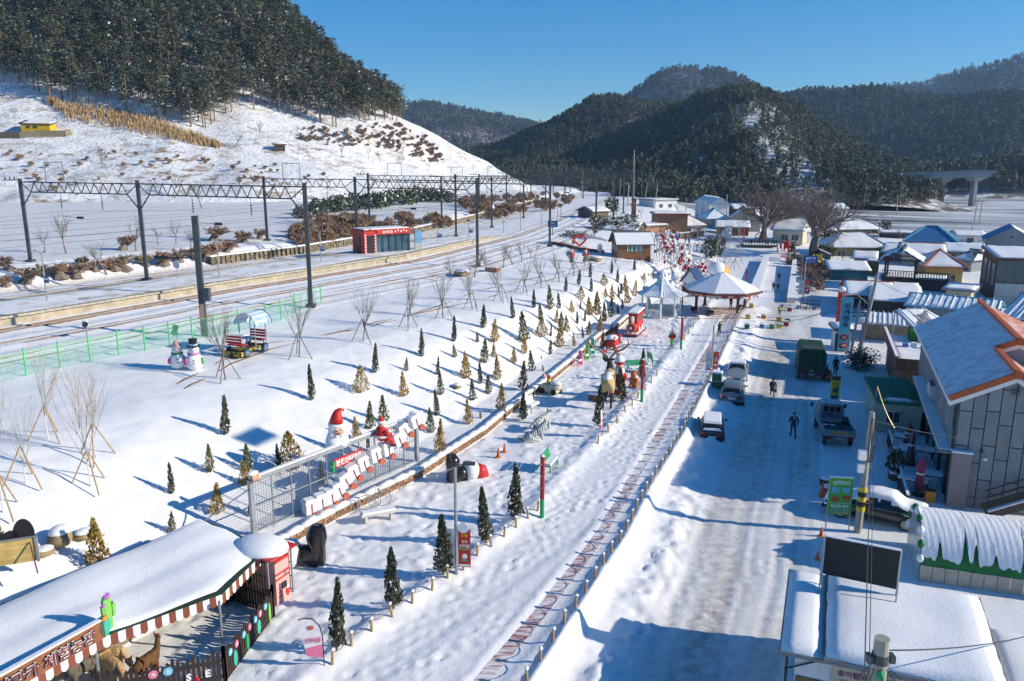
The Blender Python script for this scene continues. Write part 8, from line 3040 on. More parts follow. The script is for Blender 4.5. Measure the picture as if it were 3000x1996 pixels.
MB().box((wH/2,.6,.95),(wH,.06,1.45)).build('panel',mat('hoarding_black',(.022,.023,.026),.6,.1,4),t)
for x in (0,wH):
 MB().cyl((x,0,-.2),(x,.3,.8),.03,n=6).cyl((x,.55,-.3),(x,.6,1.7),.04,n=6).build('post',MGALV,t)
MB().box((wH/2,.6,1.7),(wH,.1,.05)).build('top_snow',MSNOW,t)
# ------------------------------------------------------------------ vaulted green shed
a = P(2690,1700,0)
t = thing('vaulted_shed','barrel vaulted green shed with snow sliding off its roof','shed',a,R(-19))
Lv, Wv, hv, hr_ = 9.0, 3.7, .75, 1.75
MVG = mat('vault_green',(.015,.17,.045),.5,.2,2)
arc_ = lambda s: ((1-math.cos(s))*Wv/2,hv +math.sin(s)*hr_)
def vault(s0,s1,n,off,m,nm,edge=None):
 mb = MB()
 nx = 130
 for i in range(nx +1):
  lo_ = s0 if edge is None else edge(i/nx)
  for j in range(n +1):
   s = lo_ + (s1 -lo_) * j / n
   y, z = arc_(s)
   cy, cz = Wv / 2, hv
   k = 1 + off
   mb.v.append((Lv*i/nx,cy +(y -cy)*k,cz +(z -cz)*k +(0 if off ==0 else .015*math.sin(i*1.7+j))))
 for i in range(nx):
  for j in range(n):
   q = i * (n +1) + j
   mb.f.append((q,q +n +1,q +n +2,q +1))
   mb.m.append(0)
 return mb.build(nm,m,t,True)
vault(0,math.pi,20,0,MVG,'vault')
ed_ = random.Random(5)
gaps = [(.08,.5),(.19,.75),(.235,.55),(.32,.35),(.44,.85),(.56,.3),(.68,.5),(.85,.6)]
vault(0,math.pi,18,.045,MSNOW,'snow_cover',lambda f:.20+sum(h*math.exp(-((f -c)/.009)**2)for c,h in gaps)+.03*math.sin(f*70)+.02*math.sin(f*190))
for k in range(18):
 MB().box((.25+k*.5,-.02,hv/2),(.47,.05,hv)).build('wall_panel',MW['beige'],t)
o = MB().add([(-.02,arc_(math.pi*k/14)[0],arc_(math.pi*k/14)[1])for k in range(15)]+[(-.02,Wv,0),(-.02,0,0)],[tuple(range(17))]).build('end_sheet',mat('plastic_sheet',(.45,.50,.50),.25,.25,3,bump=.5,bs=6),t)
for k in range(9):
 y, z = arc_(math.pi*(k +.5)/9)
 MB().sph((-.02,y,z),(.16,.2,.2),7,5).build('end_fold',MVG if k %2 else MSNOW,t,True)
# ------------------------------------------------------------------ signs along the road
a = P(2425,1570,0)
t = thing('lodging_sign','green upright sign with white and blue letters before the snowy car','sign',P(2452,1558,0),R(-8))
MGS = mat('sign_green',(.09,.38,.05),.5,.05,3)
for x in (-.55,.55):
 MB().cyl((x,.05,0),(x,.05,3.0),.03,n=6).build('leg',MGALV,t)
MB().box((0,.02,1.9),(1.08,.06,1.95)).build('panel',MGS,t)
MB().box((0,.02,2.9),(1.1,.1,.06)).build('top_snow',MSNOW,t)
text(t,'산타DS',C['white'],.24,(0,-.02,2.62),X_,Z_,.86,.02)
text(t,'민 박',C['sky'],.36,(0,-.02,2.22),X_,Z_,.86,.05)
text(t,'슈 퍼',C['red'],.36,(0,-.02,1.77),X_,Z_,.86,.05)
MB().box((0,-.015,1.53),(1.0,.01,.015)).build('rule',C['white'],t)
text(t,'하산주,예약',C['white'],.2,(0,-.02,1.37),X_,Z_,.86,.02)
text(t,'010-8269-4455',C['sky'],.11,(0,-.02,1.18),X_,Z_,.86,.015)
text(t,'010-7359-4655',C['palepink'],.11,(0,-.02,1.04),X_,Z_,.86,.015)
t = thing('soup_sign','yellow upright sign with dark letters behind the flatbed truck','sign',P(2440,1215,0),R(-10))
MB().box((0,0,1.55),(.62,.08,2.6)).build('panel',C['yellow'],t)
MB().box((0,0,2.75),(.6,.1,.3)).build('top_frame',MFRD,t)
text(t,'한우',C['red'],.26,(0,-.05,2.35),X_,Z_,.46,.02)
text(t,'국',C['navy'],.5,(0,-.05,1.85),X_,Z_,.46,.06)
text(t,'밥',C['navy'],.5,(0,-.05,1.25),X_,Z_,.46,.06)
MB().box((0,0,.15),(.7,.5,.3)).build('foot',MFRD,t)
t = thing('noodle_sign','tall blue banner sign with dish pictures beside the kiosk','sign',P(2468,1036,0),R(-6))
MB().box((0,0,2.9),(1.0,.08,5.2)).build('panel',mat('banner_blue',(.10,.40,.55),.5,.06,2),t)
for k, ch_ in enumerate('인계면옥'):
 text(t,ch_,C['navy'],.5,(.05,-.05,4.7-k*.62),X_,Z_,.5,.04)
for k in range(2):
 MB().sph((0,-.04,1.6-k*.8),(.4,.03,.3),14,6).build('dish_print',C['darkred'],t)
 MB().sph((0,-.06,1.6-k*.8),(.25,.03,.17),12,5).build('food_print',C['palepink'],t)
for s in (-.5,.5):
 MB().cyl((s,.06,0),(s,.06,5.5),.04,n=6).build('leg',MGALV,t)
t = thing('red_side_sign','narrow red sign standing left of the blue banner sign','sign',P(2452,1010,0),R(-70))
MB().box((0,0,3.4),(.9,.08,4.2)).cyl((0,0,0),(0,0,1.4),.05,n=6).build('panel',C['red'],t)
MB().sph((0,0,5.65),(.4,.4,.3),10,6).build('top_emblem',C['white'],t)
t = thing('board_sign','dark blue horizontal sign board beside the leaning pole','sign',P(2502,1012,0),R(-8))
MB().box((0,0,3.2),(1.9,.08,.5)).build('panel',C['navy'],t)
for s in (-.8,.8):
 MB().cyl((s,.06,0),(s,.06,3.2),.03,n=6).build('leg',MGALV,t)
text(t,'슈퍼 민박',C['sky'],.3,(0,-.05,3.2),X_,Z_,1.4,.02)
t = thing('station_road_sign','blue road sign with white station name by the ramp','sign',P(2352,846,.4),R(-8))
MB().box((.7,0,4.2),(1.9,.08,1.05)).build('panel',C['blue']if False else mat('road_blue',(.02,.09,.35),.5),t)
text(t,'분천역',C['white'],.42,(.7,-.05,4.35),X_,Z_,1.3,.03)
text(t,'Buncheon Station',C['white'],.15,(.7,-.05,3.92),X_,Z_,1.3,.005)
MB().cyl((-.3,.05,0),(-.3,.05,4.9),.05,n=7).build('post',MGALV,t)
# ramp with side walls, platform of the lane
for lb, q, dz in (('long snowy ramp wall with bluish side beside the lane',[(2190,868),(2236,778),(2250,778),(2222,868)],1.1),('second ramp wall right of the walkers',[(2305,880),(2320,788),(2332,788),(2330,880)],1.0)):
 t = thing('ramp_wall',lb,'wall')
 pts = [P(x,y,1.0)for x,y in q]
 mb = MB()
 lo_ = [Vector((p.x,p.y,.2))for p in pts]
 hi_ = [Vector((p.x,p.y,.3+dz +(1.2 if k in (1,2)else 0)))for k,p in enumerate(pts)]
 mb.add(lo_ +hi_,[(4,5,6,7),(0,1,5,4),(1,2,6,5),(2,3,7,6),(3,0,4,7)])
 mb.build('wall_body',mat('ramp_concrete',(.40,.40,.44),.9,.1,2),t)
 slab([h +Z_*.08 for h in hi_],.07,'snow_top',MSNOW,t)
# ------------------------------------------------------------------ utility poles and wires
MCP = mat('concrete_pole',(.36,.33,.28),.85,.12,3)
def upole(label,base,top,zg=None,r=.15,arms=1,cat='utility pole',name='utility_pole',m=None):
 p = G(*base) if zg is None else P(*base,zg)
 q = at(top[0],top[1],p.y)
 t = thing(name,label,cat,p)
 d = q - p
 MB().cyl((0,0,-.3),tuple(d),r,r*.65,10).build('shaft',m or MCP,t)
 for k in range(arms):
  c = d * (.96-.07*k)
  MB().bar(c +X_*-1.0,c +X_*1.0,.08).build('cross_arm',MSTEEL,t)
  for s in (-.85,-.3,.3,.85):
   MB().cyl(c +X_*s,c +X_*s +Z_*.22,.05,.03,6).build('insulator',MSTEEL,t)
 return t, q
tn, qn = upole('concrete pole with black and yellow band before the snowy car',(2512,1560),(2556,1208),0.0,.19,0)
dd = qn - tn.location
for k in range(5):
 f = .19 + .04 * k
 MB().cyl(dd*f,dd*(f +.036),.205,.2,12).build('band_stripe',C['yellow']if k %2 ==0 else C['black'],tn)
MB().box(dd*.66+Vector((-.28,-.1,0)),(.34,.25,.5)).box(dd*.55+Vector((-.28,-.1,0)),(.28,.2,.42)).build('meter_box',C['white'],tn)
for k in range(4):
 MB().tube([dd*.96+Vector((-.1+.08*k,-.2,0)),dd*.8+Vector((.12*k -.1,-.25,-.1)),dd*.6+Vector((.05*k,-.2,0))],.02,4).build('cable_loop',MDARK,tn)
for k in range(6):
 MB().bar(dd*(.25+.1*k)+Vector((.15,0,0)),dd*(.25+.1*k)+Vector((.36,0,0)),.025).build('step_iron',MGALV,tn)
tm, qm = upole('tall leaning concrete pole with lamp above the snowy roofs',(2512,1046),(2572,800),0.0,.2,0)
dm = qm - tm.location
MB().tube([dm*.62,dm*.62+Vector((-1.6,-.2,1.2)),dm*.62+Vector((-2.2,-.2,1.1))],.04,5).box(dm*.62+Vector((-2.4,-.2,1.05)),(.6,.22,.14)).build('street_lamp',MGALV,tm)
t2, q2 = upole('shorter grey pole left of the tall leaning pole',(2490,1044),(2520,880),0.0,.15,0)
pb_ = P(2585,1870,7.6)
t3 = thing('utility_pole','thick concrete pole top with clamps in the bottom right corner','utility pole',(pb_.x,pb_.y,0))
MB().cyl((0,0,-.2),(0,0,7.6),.22,.165,14).build('shaft',MCP,t3)
MB().cyl((0,0,7.0),(0,0,7.22),.19,.19,14).box((-.25,0,7.1),(.12,.2,.18)).box((.25,0,7.1),(.12,.2,.18)).build('clamp',MSTEEL,t3)
for k in range(7):
 a_ = k * .9
 MB().tube([(.17*math.cos(a_),.17*math.sin(a_),6.9),(.5*math.cos(a_),.5*math.sin(a_)-.2,6.6-.1*(k %3)),(.3*math.cos(a_ +1),-.3,6.2)],.012,4).build('cable_loop',MDARK,t3)
MB().sph((-.05,-.2,6.75),(.1,.08,.16),8,6).build('green_fitting',C['green'],t3)
for lb, b_, tp_, zg, ar in (('pole standing behind the yellow walled house',(2566,718),(2586,628),.6,1),('pole behind the blue hipped roof',(2868,800),(2882,702),.3,1),('pole in the field edge at right',(2845,690),(2848,658),.5,0),
  ('pole before the white warehouse',(2064,660),(2066,580),2.6,1),('pole left of the white warehouse',(2045,655),(2052,580),2.6,0),('pole right of the white warehouse',(2128,662),(2130,570),2.6,0),('tall thin antenna mast beyond the station',(1856,605),(1858,440),4.5,0),
  ('pole left of the antenna mast',(1838,612),(1842,535),4.5,1),('pole beside the farmhouse',(1917,618),(1926,540),4,1),('pole with cross arm on the rise',(1888,590),(1896,542),4.5,1),('far pole above the railway',(1704,575),(1708,498),6,1),('far pole before the dark ridge',(1815,580),(1818,522),5,1),
  ('left pole of the pair at the wooded bank',(2852,660),(2864,588),.5,1),('right pole of the pair at the wooded bank',(2868,660),(2878,588),.5,1),('pole beside the viaduct pier',(2626,640),(2630,570),.6,0),('pole left of the big bare tree',(2010,640),(2010,580),2.6,0)):
 upole(lb,b_,tp_,zg,.15 if 'antenna' not in lb else .2,ar)
def cable(label,a_,b_,sag,r=.02):
 a_, b_ = Vector(a_), Vector(b_)
 pts = [a_.lerp(b_,k/14)-Z_*sag*4*(k/14)*(1-k/14)for k in range(15)]
 return tag(MB().tube(pts,r,4).build('cable',MDARK),label,'cable')
cable('left black cable running down from the banded pole',qn -Z_*.3,at(2531,2040,13),.1,.013)
cable('right black cable running down from the banded pole',qn -Z_*.35+X_*.15,at(2545,2040,13),.1,.010)
cable('cable from the corner pole rising to the right',(pb_.x,pb_.y,7.3),at(3060,1850,24),.2,.02)
cable('cable from banded pole across the grey gable',qn -Z_*.4,at(3050,1300,38),.3,.015)
cable('upper cable from leaning pole toward the ramp',qm -Z_*.4,P(2340,940,3.0),.5,.02)
cable('lower cable from leaning pole across the road',qm -Z_*2.5,at(1990,985,84),.6,.02)
cable('cable from leaning pole to the right over the shed',qm -Z_*.8,at(3060,960,78),.8,.02)
cable('cable crossing the pavilion from the leaning pole',qm -Z_*3.5,at(1720,915,92),.8,.02)
# ------------------------------------------------------------------ viaduct
t = thing('road_viaduct','concrete road viaduct on hammerhead piers crossing before the mountains','bridge')
a_, b_ = at(2420,526,345), at(2900,512,322)
MVC = mat('viaduct_concrete',(.33,.34,.35),.85,.1,.3)
MB().bar(a_,b_,9.0,1.6).build('deck',MVC,t)
MB().bar(a_ +Vector((0,-4.3,1.2)),b_ +Vector((0,-4.3,1.2)),.3,1.1).bar(a_ +Vector((0,4.3,1.2)),b_ +Vector((0,4.3,1.2)),.3,1.1).build('parapet',MVC,t)
for px in (2560,2672,2770,2860):
 f = (px -2420) / 480
 c = a_.lerp(b_,f)
 z0 = GZ(c.x,c.y) - .5
 mb = MB()
 mb.box((c.x,c.y,(z0 +c.z -2.0)/2),(1.4,3.0,c.z -2.0-z0))
 mb.add([(c.x -1,c.y -1.6,c.z -2.6),(c.x +1,c.y -1.6,c.z -2.6),(c.x +1,c.y +1.6,c.z -2.6),(c.x -1,c.y +1.6,c.z -2.6),(c.x -2.6,c.y -4,c.z -.85),(c.x +2.6,c.y -4,c.z -.85),(c.x +2.6,c.y +4,c.z -.85),(c.x -2.6,c.y +4,c.z -.85)],[(0,1,5,4),(1,2,6,5),(2,3,7,6),(3,0,4,7),(4,5,6,7)])
 mb.build('pier',MVC,t)
for k, px in enumerate((2496,2585,2624,2720,2757,2855,2899)):
 c = a_.lerp(b_,(px -2420)/480)
 MB().tube([c +Vector((0,3,.8)),c +Vector((0,3,5.0)),c +Vector((1.4,3,5.4))],.1,5).box(c +Vector((1.6,3,5.4)),(1.0,.3,.2)).build('lamp',MGALV,t)
# ------------------------------------------------------------------ hut on the hill, hillside portal
p = HILL.hit(108,392)
t = thing('yellow_hut','small yellow hut with dark roof on the left hillside','hut',p -Z_*.5,R(8))
s_ = S(1,p)
MB().box((0,2,1.7),(78*s_,5,3.6)).build('wall',mat('hut_yellow',(.62,.42,.02),.8,.05,2),t)
slab([(-45*s_,-.8,3.5),(44*s_,-.8,3.3),(44*s_,5,4.3),(-45*s_,5,4.7)],.3,'roof',MRF['black'],t)
snow_slab([(-38*s_,-.3,3.5),(43*s_,-.4,3.35),(43*s_,4.9,4.3),(-38*s_,4.9,4.6)],t,.15)
for x in (-20,0):
 MB().box((x*s_,-.55,2.4),(1.1,.08,.7)).build('window',MGL,t)
t = thing('terrace_wall','rough stone terrace wall below the yellow hut','wall')
pts = [HILL.hit(x,y)for x,y in ((-10,405),(60,404),(120,400),(190,400),(208,396))]
for k, (a_,b_) in enumerate(zip(pts[:-1],pts[1:])):
 MB().bar(a_ +Z_*.6,b_ +Z_*.6,.8,2.2).build('course',MSTONE,t)
p = HILL.hit(820,442)
t = thing('culvert_portal','small dark culvert portal dug into the snowy hillside','portal',p -Z_*.3,R(15))
MB().box((0,.5,1.0),(3.2,1.5,2.0)).build('opening',MW['dark'],t)
MB().box((0,.3,2.2),(4.4,1.8,.4)).build('lintel',MW['stone'],t)
MB().sph((0,1.0,2.3),(2.6,1.6,.7),12,6,z0=0).build('snow_cap',MSNOW,t,True)
# ------------------------------------------------------------------ timber deck, square furniture
t, d = T('timber_deck','low timber deck with rails around the old trees','deck',2176,726,R(-8))
Wd = 95 * d
MB().box((Wd/2,2,.35),(Wd,4.5,.3)).build('deck',MW['dark'],t)
MB().box((Wd/2,2,.53),(Wd -.4,4.0,.08)).build('deck_snow',MSNOW,t)
for k in range(13):
 MB().box((Wd*k/12,-.2,.95),(.12,.12,1.1)).build('post',MW['dark'],t)
MB().box((Wd/2,-.2,1.45),(Wd,.1,.1)).box((Wd/2,-.2,1.05),(Wd,.08,.08)).build('rail',MW['dark'],t)
t, d = T('wheel_ornament','dark timber water wheel standing on the deck','ornament',2228,716,R(-8))
mb = MB()
for k in range(16):
 a0, a1 = k * .3927, (k +1) * .3927
 mb.bar((1.1*math.cos(a0),0,1.3+1.1*math.sin(a0)),(1.1*math.cos(a1),0,1.3+1.1*math.sin(a1)),.14)
 if k % 2 == 0:
  mb.bar((0,0,1.3),(1.1*math.cos(a0),0,1.3+1.1*math.sin(a0)),.08)
mb.build('rim',MW['dark'],t)
t, d = T('red_swing','red swing seat with roof at the back of the square','swing',2032,698,R(5))
MB().box((0,0,2.3),(2.6,1.8,.12)).build('roof',C['red'],t)
MB().box((0,0,2.42),(2.5,1.7,.14)).build('roof_snow',MSNOW,t)
for s in (-1.1,1.1):
 MB().bar((s,-.7,0),(s*.9,0,2.3),.1).bar((s,.7,0),(s*.9,0,2.3),.1).build('frame',C['red'],t)
MB().box((0,0,.6),(1.7,.5,.08)).box((0,.25,.9),(1.7,.08,.5)).build('seat',C['red'],t)
t, d = T('snow_bear','big white rounded snow figure at the edge of the square','figure',2128,702,R(0))
MB().sph((0,0,1.1),(1.2,1.1,1.2),16,10).build('body',C['white'],t,True)
MB().sph((.2,-.6,2.2),(.7,.7,.65),14,9).build('head',C['white'],t,True)
for s in (-1,1):
 MB().sph((.2+.45*s,-.4,2.75),.2,8,6).build('ear',C['white'],t,True)
 MB().sph((.2+.25*s,-1.22,2.3),.07,6,5).build('eye',C['black'],t)
t, d = T('red_letter_frame','cluster of red festive frames beside the decorated tree','ornament',2300,740,R(5))
for k in range(5):
 MB().tube([(-1.4+k*.7,0,0),(-1.5+k*.7,.2,1.4+.5*(k %2)),(-1.0+k*.7,.1,1.7+.4*(k %3)),(-.9+k*.7,0,.1)],.1,6).build('frame',C['red'],t)
MB().sph((.3,0,1.4),(.6,.3,.7),10,7).build('red_bow',C['red'],t)
for nm, lb, px, py, hp in (('decorated_tree','dark green decorated tree at the lane edge',2318,768,56),):
 p = G(px,py)
 tt = thing(nm,lb,'tree',p,0,None,hp*dep(p)/FPX)
 link('trunk',CONES['w'][0][0],tt)
 o = link('crown',CONES['w'][0][1].copy(),tt)
 o.data.materials[0] = mat('tree_green',(.02,.075,.045),.8,.3,4)
t, d = T('number_ornament','yellow number ornament with wreath above the dark plinth','ornament',2385,800,R(-5))
MB().box((-.6,.3,.9),(2.6,.6,1.8)).build('plinth',MW['brown'],t)
text(t,'100',C['yellow'],.8,(.3,-.1,2.6),X_,Z_,1.5,.06,name='numerals',ext=.06)
MB().sph((.4,-.1,1.7),(.4,.15,.4),10,7).build('wreath',C['yellow'],t)
t, d = T('red_post_arch','red torii like post with white top by the square','ornament',2178,718,0)
MB().bar((0,0,0),(0,0,3.2),.2).bar((-.7,0,2.2),(.7,0,2.9),.14).build('post',C['red'],t)
t, d = T('gift_sleigh','row of small deer figures with a red sleigh in the square','ornament',2020,730,R(0))
for k in range(6):
 x = -2.2 + k * .9
 MB().sph((x,0,.7),(.35,.16,.18),8,6).bar((x -.2,0,0),(x -.2,0,.6),.05).bar((x +.2,0,0),(x +.2,0,.6),.05).sph((x +.4,0,1.0),(.14,.1,.12),7,5).tube([(x +.4,0,1.1),(x +.45,.1,1.5)],.025,4).build('deer',MDEER if False else mat('small_deer',(.22,.07,.04),.7),t)
MB().box((-3.4,0,.6),(1.3,.8,.5)).build('sleigh',C['red'],t)
MB().sph((-3.4,0,.95),(.6,.4,.2),8,5).build('snow_heap',MSNOW,t,True)
t, d = T('red_stall_table','red covered table before the station door','table',1938,706,R(-5))
MB().box((0,0,.6),(1.9,.9,1.1)).build('cover',C['red'],t)
MB().box((0,0,1.2),(1.8,.8,.12)).build('snow_top',MSNOW,t)
standing_gift_man('festive red figure beside the station door',1924,706,26,R(0))
# black framed pen by the road
t, d = T('black_pen','black framed sled pen standing beside the lane','pen',2345,905,R(-21))
for k in range(7):
 MB().box((.35*k,0,.55),(.07,.07,1.1)).box((0,.35*k,.55),(.07,.07,1.1)).box((2.1,.35*k,.55),(.07,.07,1.1)).build('bar',C['black'],t)
for z in (.2,.65,1.1):
 MB().box((1.05,0,z),(2.2,.09,.08)).box((0,1.05,z),(.09,2.2,.08)).box((2.1,1.05,z),(.09,2.2,.08)).build('rail',C['black'],t)
# ------------------------------------------------------------------ yard of the grey house
def parasol(label,px,py,hp,c):
 t, d = T('folded_parasol',label,'parasol',px,py)
 h = hp * d
 MB().cyl((0,0,0),(0,0,h),.03,n=6).build('pole',MGALV,t)
 mb = MB()
 pr = [(.16,.25),(.24,.45),(.2,.9),(.16,1.3),(.24,1.55),(.06,1.95)]
 mb.lathe([(a_,b_*h/2.0)for a_,b_ in pr],12)
 mb.v = [(x*(1+.25*math.sin(5*math.atan2(y,x))),y*(1+.25*math.sin(5*math.atan2(y,x))),z)for x,y,z in mb.v]
 mb.build('folded_canopy',mat('canopy_'+c,{'pink':(.30,.055,.11),'mauve':(.17,.10,.12),'dusk':(.12,.09,.09)}[c],.8,.2,4),t)
 MB().lathe([(.22,h*.56),(.24,h*.58),(.22,h*.6)],10).build('tie',C['white'],t)
 MB().cyl((0,0,0),(0,0,.12),.3,n=12).build('base',MATS['dark_frame'],t)
parasol('pink folded parasol nearest the snowy car',2690,1452,120,'pink')
parasol('mauve folded parasol in the middle of the yard',2665,1362,108,'mauve')
parasol('dusky folded parasol farthest along the yard',2657,1316,86,'dusk')
for k, (px,py,rz,L_) in enumerate(((2672,1440,-40,1.6),(2735,1425,-25,1.9),(2648,1352,-30,1.3),(2695,1350,-25,2.6),(2640,1310,-30,1.1))):
 t, d = T('yard_table','snow topped table in the grey house yard, %s listed from the front'%ordinal(k +1),'table',px,py,R(rz))
 MB().box((0,0,.72),(L_,.8,.06)).build('top',MW['dark'],t)
 MB().box((0,0,.80),(L_*.97,.77,.1),taper=.96).build('snow_top',MSNOW,t)
 for sx in (-.42,.42):
  for sy in (-.3,.3):
   MB().box((L_*sx,sy,.35),(.06,.06,.7)).build('leg',MFRD,t)
t = thing('yard_fence','dark plank fence with snow on its rail along the yard','fence')
pts = [P(x,y,0)for x,y in ((2600,1300),(2622,1372),(2640,1440),(2655,1500))]
for a_, b_ in zip(pts[:-1],pts[1:]):
 n_ = 6
 for k in range(n_):
  p = a_.lerp(b_,k/n_)
  MB().box(p +Z_*.45,(.1,.35,.9),R(-21)).build('picket',MW['dark'],t)
 MB().bar(a_ +Z_*.95,b_ +Z_*.95,.14,.06).build('snow_rail',MSNOW,t)
t = thing('string_lights','string of small warm bulbs before the green stall','lights')
a_, b_ = at(2571,1128,52.5), at(2623,1254,46.5)
pts = [a_.lerp(b_,k/24)-Z_*.5*4*(k/24)*(1-k/24)*.5 for k in range(25)]
MB().tube(pts,.012,4).build('cord',MDARK,t)
MBW = mat('warm_bulb',(1.0,.70,.35),.4,emit=2.5)
for p in pts:
 MB().sph(p -Z_*.05,.034,7,5).build('bulb',MBW,t)
MB().cyl((pts[0].x,pts[0].y,0),pts[0],.05,n=6).build('post',MGALV,t)
MB().cyl((pts[-1].x,pts[-1].y,0),pts[-1],.05,n=6).build('post',MGALV,t)
# firewood pile, stones, planters, crates near the yard
t, d = T('firewood_pile','snowy stack of split firewood beside the green stall','woodpile',2590,1150,R(-21))
lm = MB().cyl((0,-.4,0),(0,.4,0),.12,n=8).mesh('log',mat('log_end',(.22,.15,.09),.9,.3,4))
for k in range(40):
 link('log',lm,t,(-1.2+(k %10)*.26,.0,.14+(k //10)*.24),rnd.uniform(-.08,.08))
MB().box((0,0,1.12),(2.9,.9,.16),taper=.93).build('snow_top',MSNOW,t)
for k, (px,py,lb) in enumerate(((2418,1422,'round snowy planter before the lodging sign'),(2425,1447,'small terracotta planter by the lodging sign'),(2618,1405,'potted shrub beside the yard fence'))):
 t, d = T('planter',lb,'planter',px,py)
 MB().lathe([(.2,0),(.3,.05),(.36,.4),(.3,.42)],14).build('pot',MW['dark']if k !=1 else C['coral'],t)
 MB().sph((0,0,.42),(.33,.33,.14),12,5,z0=0).build('snow_top',MSNOW,t,True)
 if k == 2:
  link('foliage',SHR[0][1],t,(0,0,.4),0,(.55,.55,1.4))
cone('orange cone left of the lodging sign',2408,1455,44)
cone('orange cone right below the lodging sign',2405,1572,30)
cone('orange cone beside the black hoarding',2394,1640,30)
t, d = T('wrapped_shrub','dark wrapped shrub with snow among the poles','shrub',2520,1080,0)
link('stem',SHR[1][0],t,scale=(1,1,1.5))
bb_ = MB()
leaf_quads(bb_,[(rnd.gauss(0,.6),rnd.gauss(0,.5),abs(rnd.gauss(.8,.5)))for _ in range(1500)],.13,rnd,0,.3,1,.12)
bb_.build('foliage',MHEDGE,t)
t, d = T('orange_crate','orange crate between snowy car and grey house','crate',2722,1468,R(-15))
MB().box((0,0,.3),(.5,.4,.6)).build('body',C['orange'],t)
MB().box((0,0,.62),(.5,.4,.05)).build('rim',C['brown'],t)
# ------------------------------------------------------------------ vehicles
MTYRE = mat('tyre',(.02,.02,.021),.85)
MRIM = mat('rim',(.40,.41,.42),.35,metal=.6)
MCGL = mat('car_glass',(.015,.018,.02),.06,.1,2,spec=.7)
def wheel(t,x,y,r,w=.2):
 o = MB().cyl((x -w/2,y,r),(x +w/2,y,r),r,n=22).build('wheel',MTYRE,t)
 s = 1 if x > 0 else -1
 xo = x + s * (w/2+.005)
 rm = MB().cyl((xo -s*.03,y,r),(xo,y,r),r*.68,n=20).build('rim',MDARK,o)
 mb = MB()
 for k in range(10):
  a = k * .628
  mb.bar((xo,y,r),(xo,y +r*.64*math.cos(a),r +r*.64*math.sin(a)),.035,.05)
 mb.tube([(xo,y +r*.66*math.cos(k*.3142),r +r*.66*math.sin(k*.3142))for k in range(21)],.022,5)
 mb.build('spokes',MRIM,o)
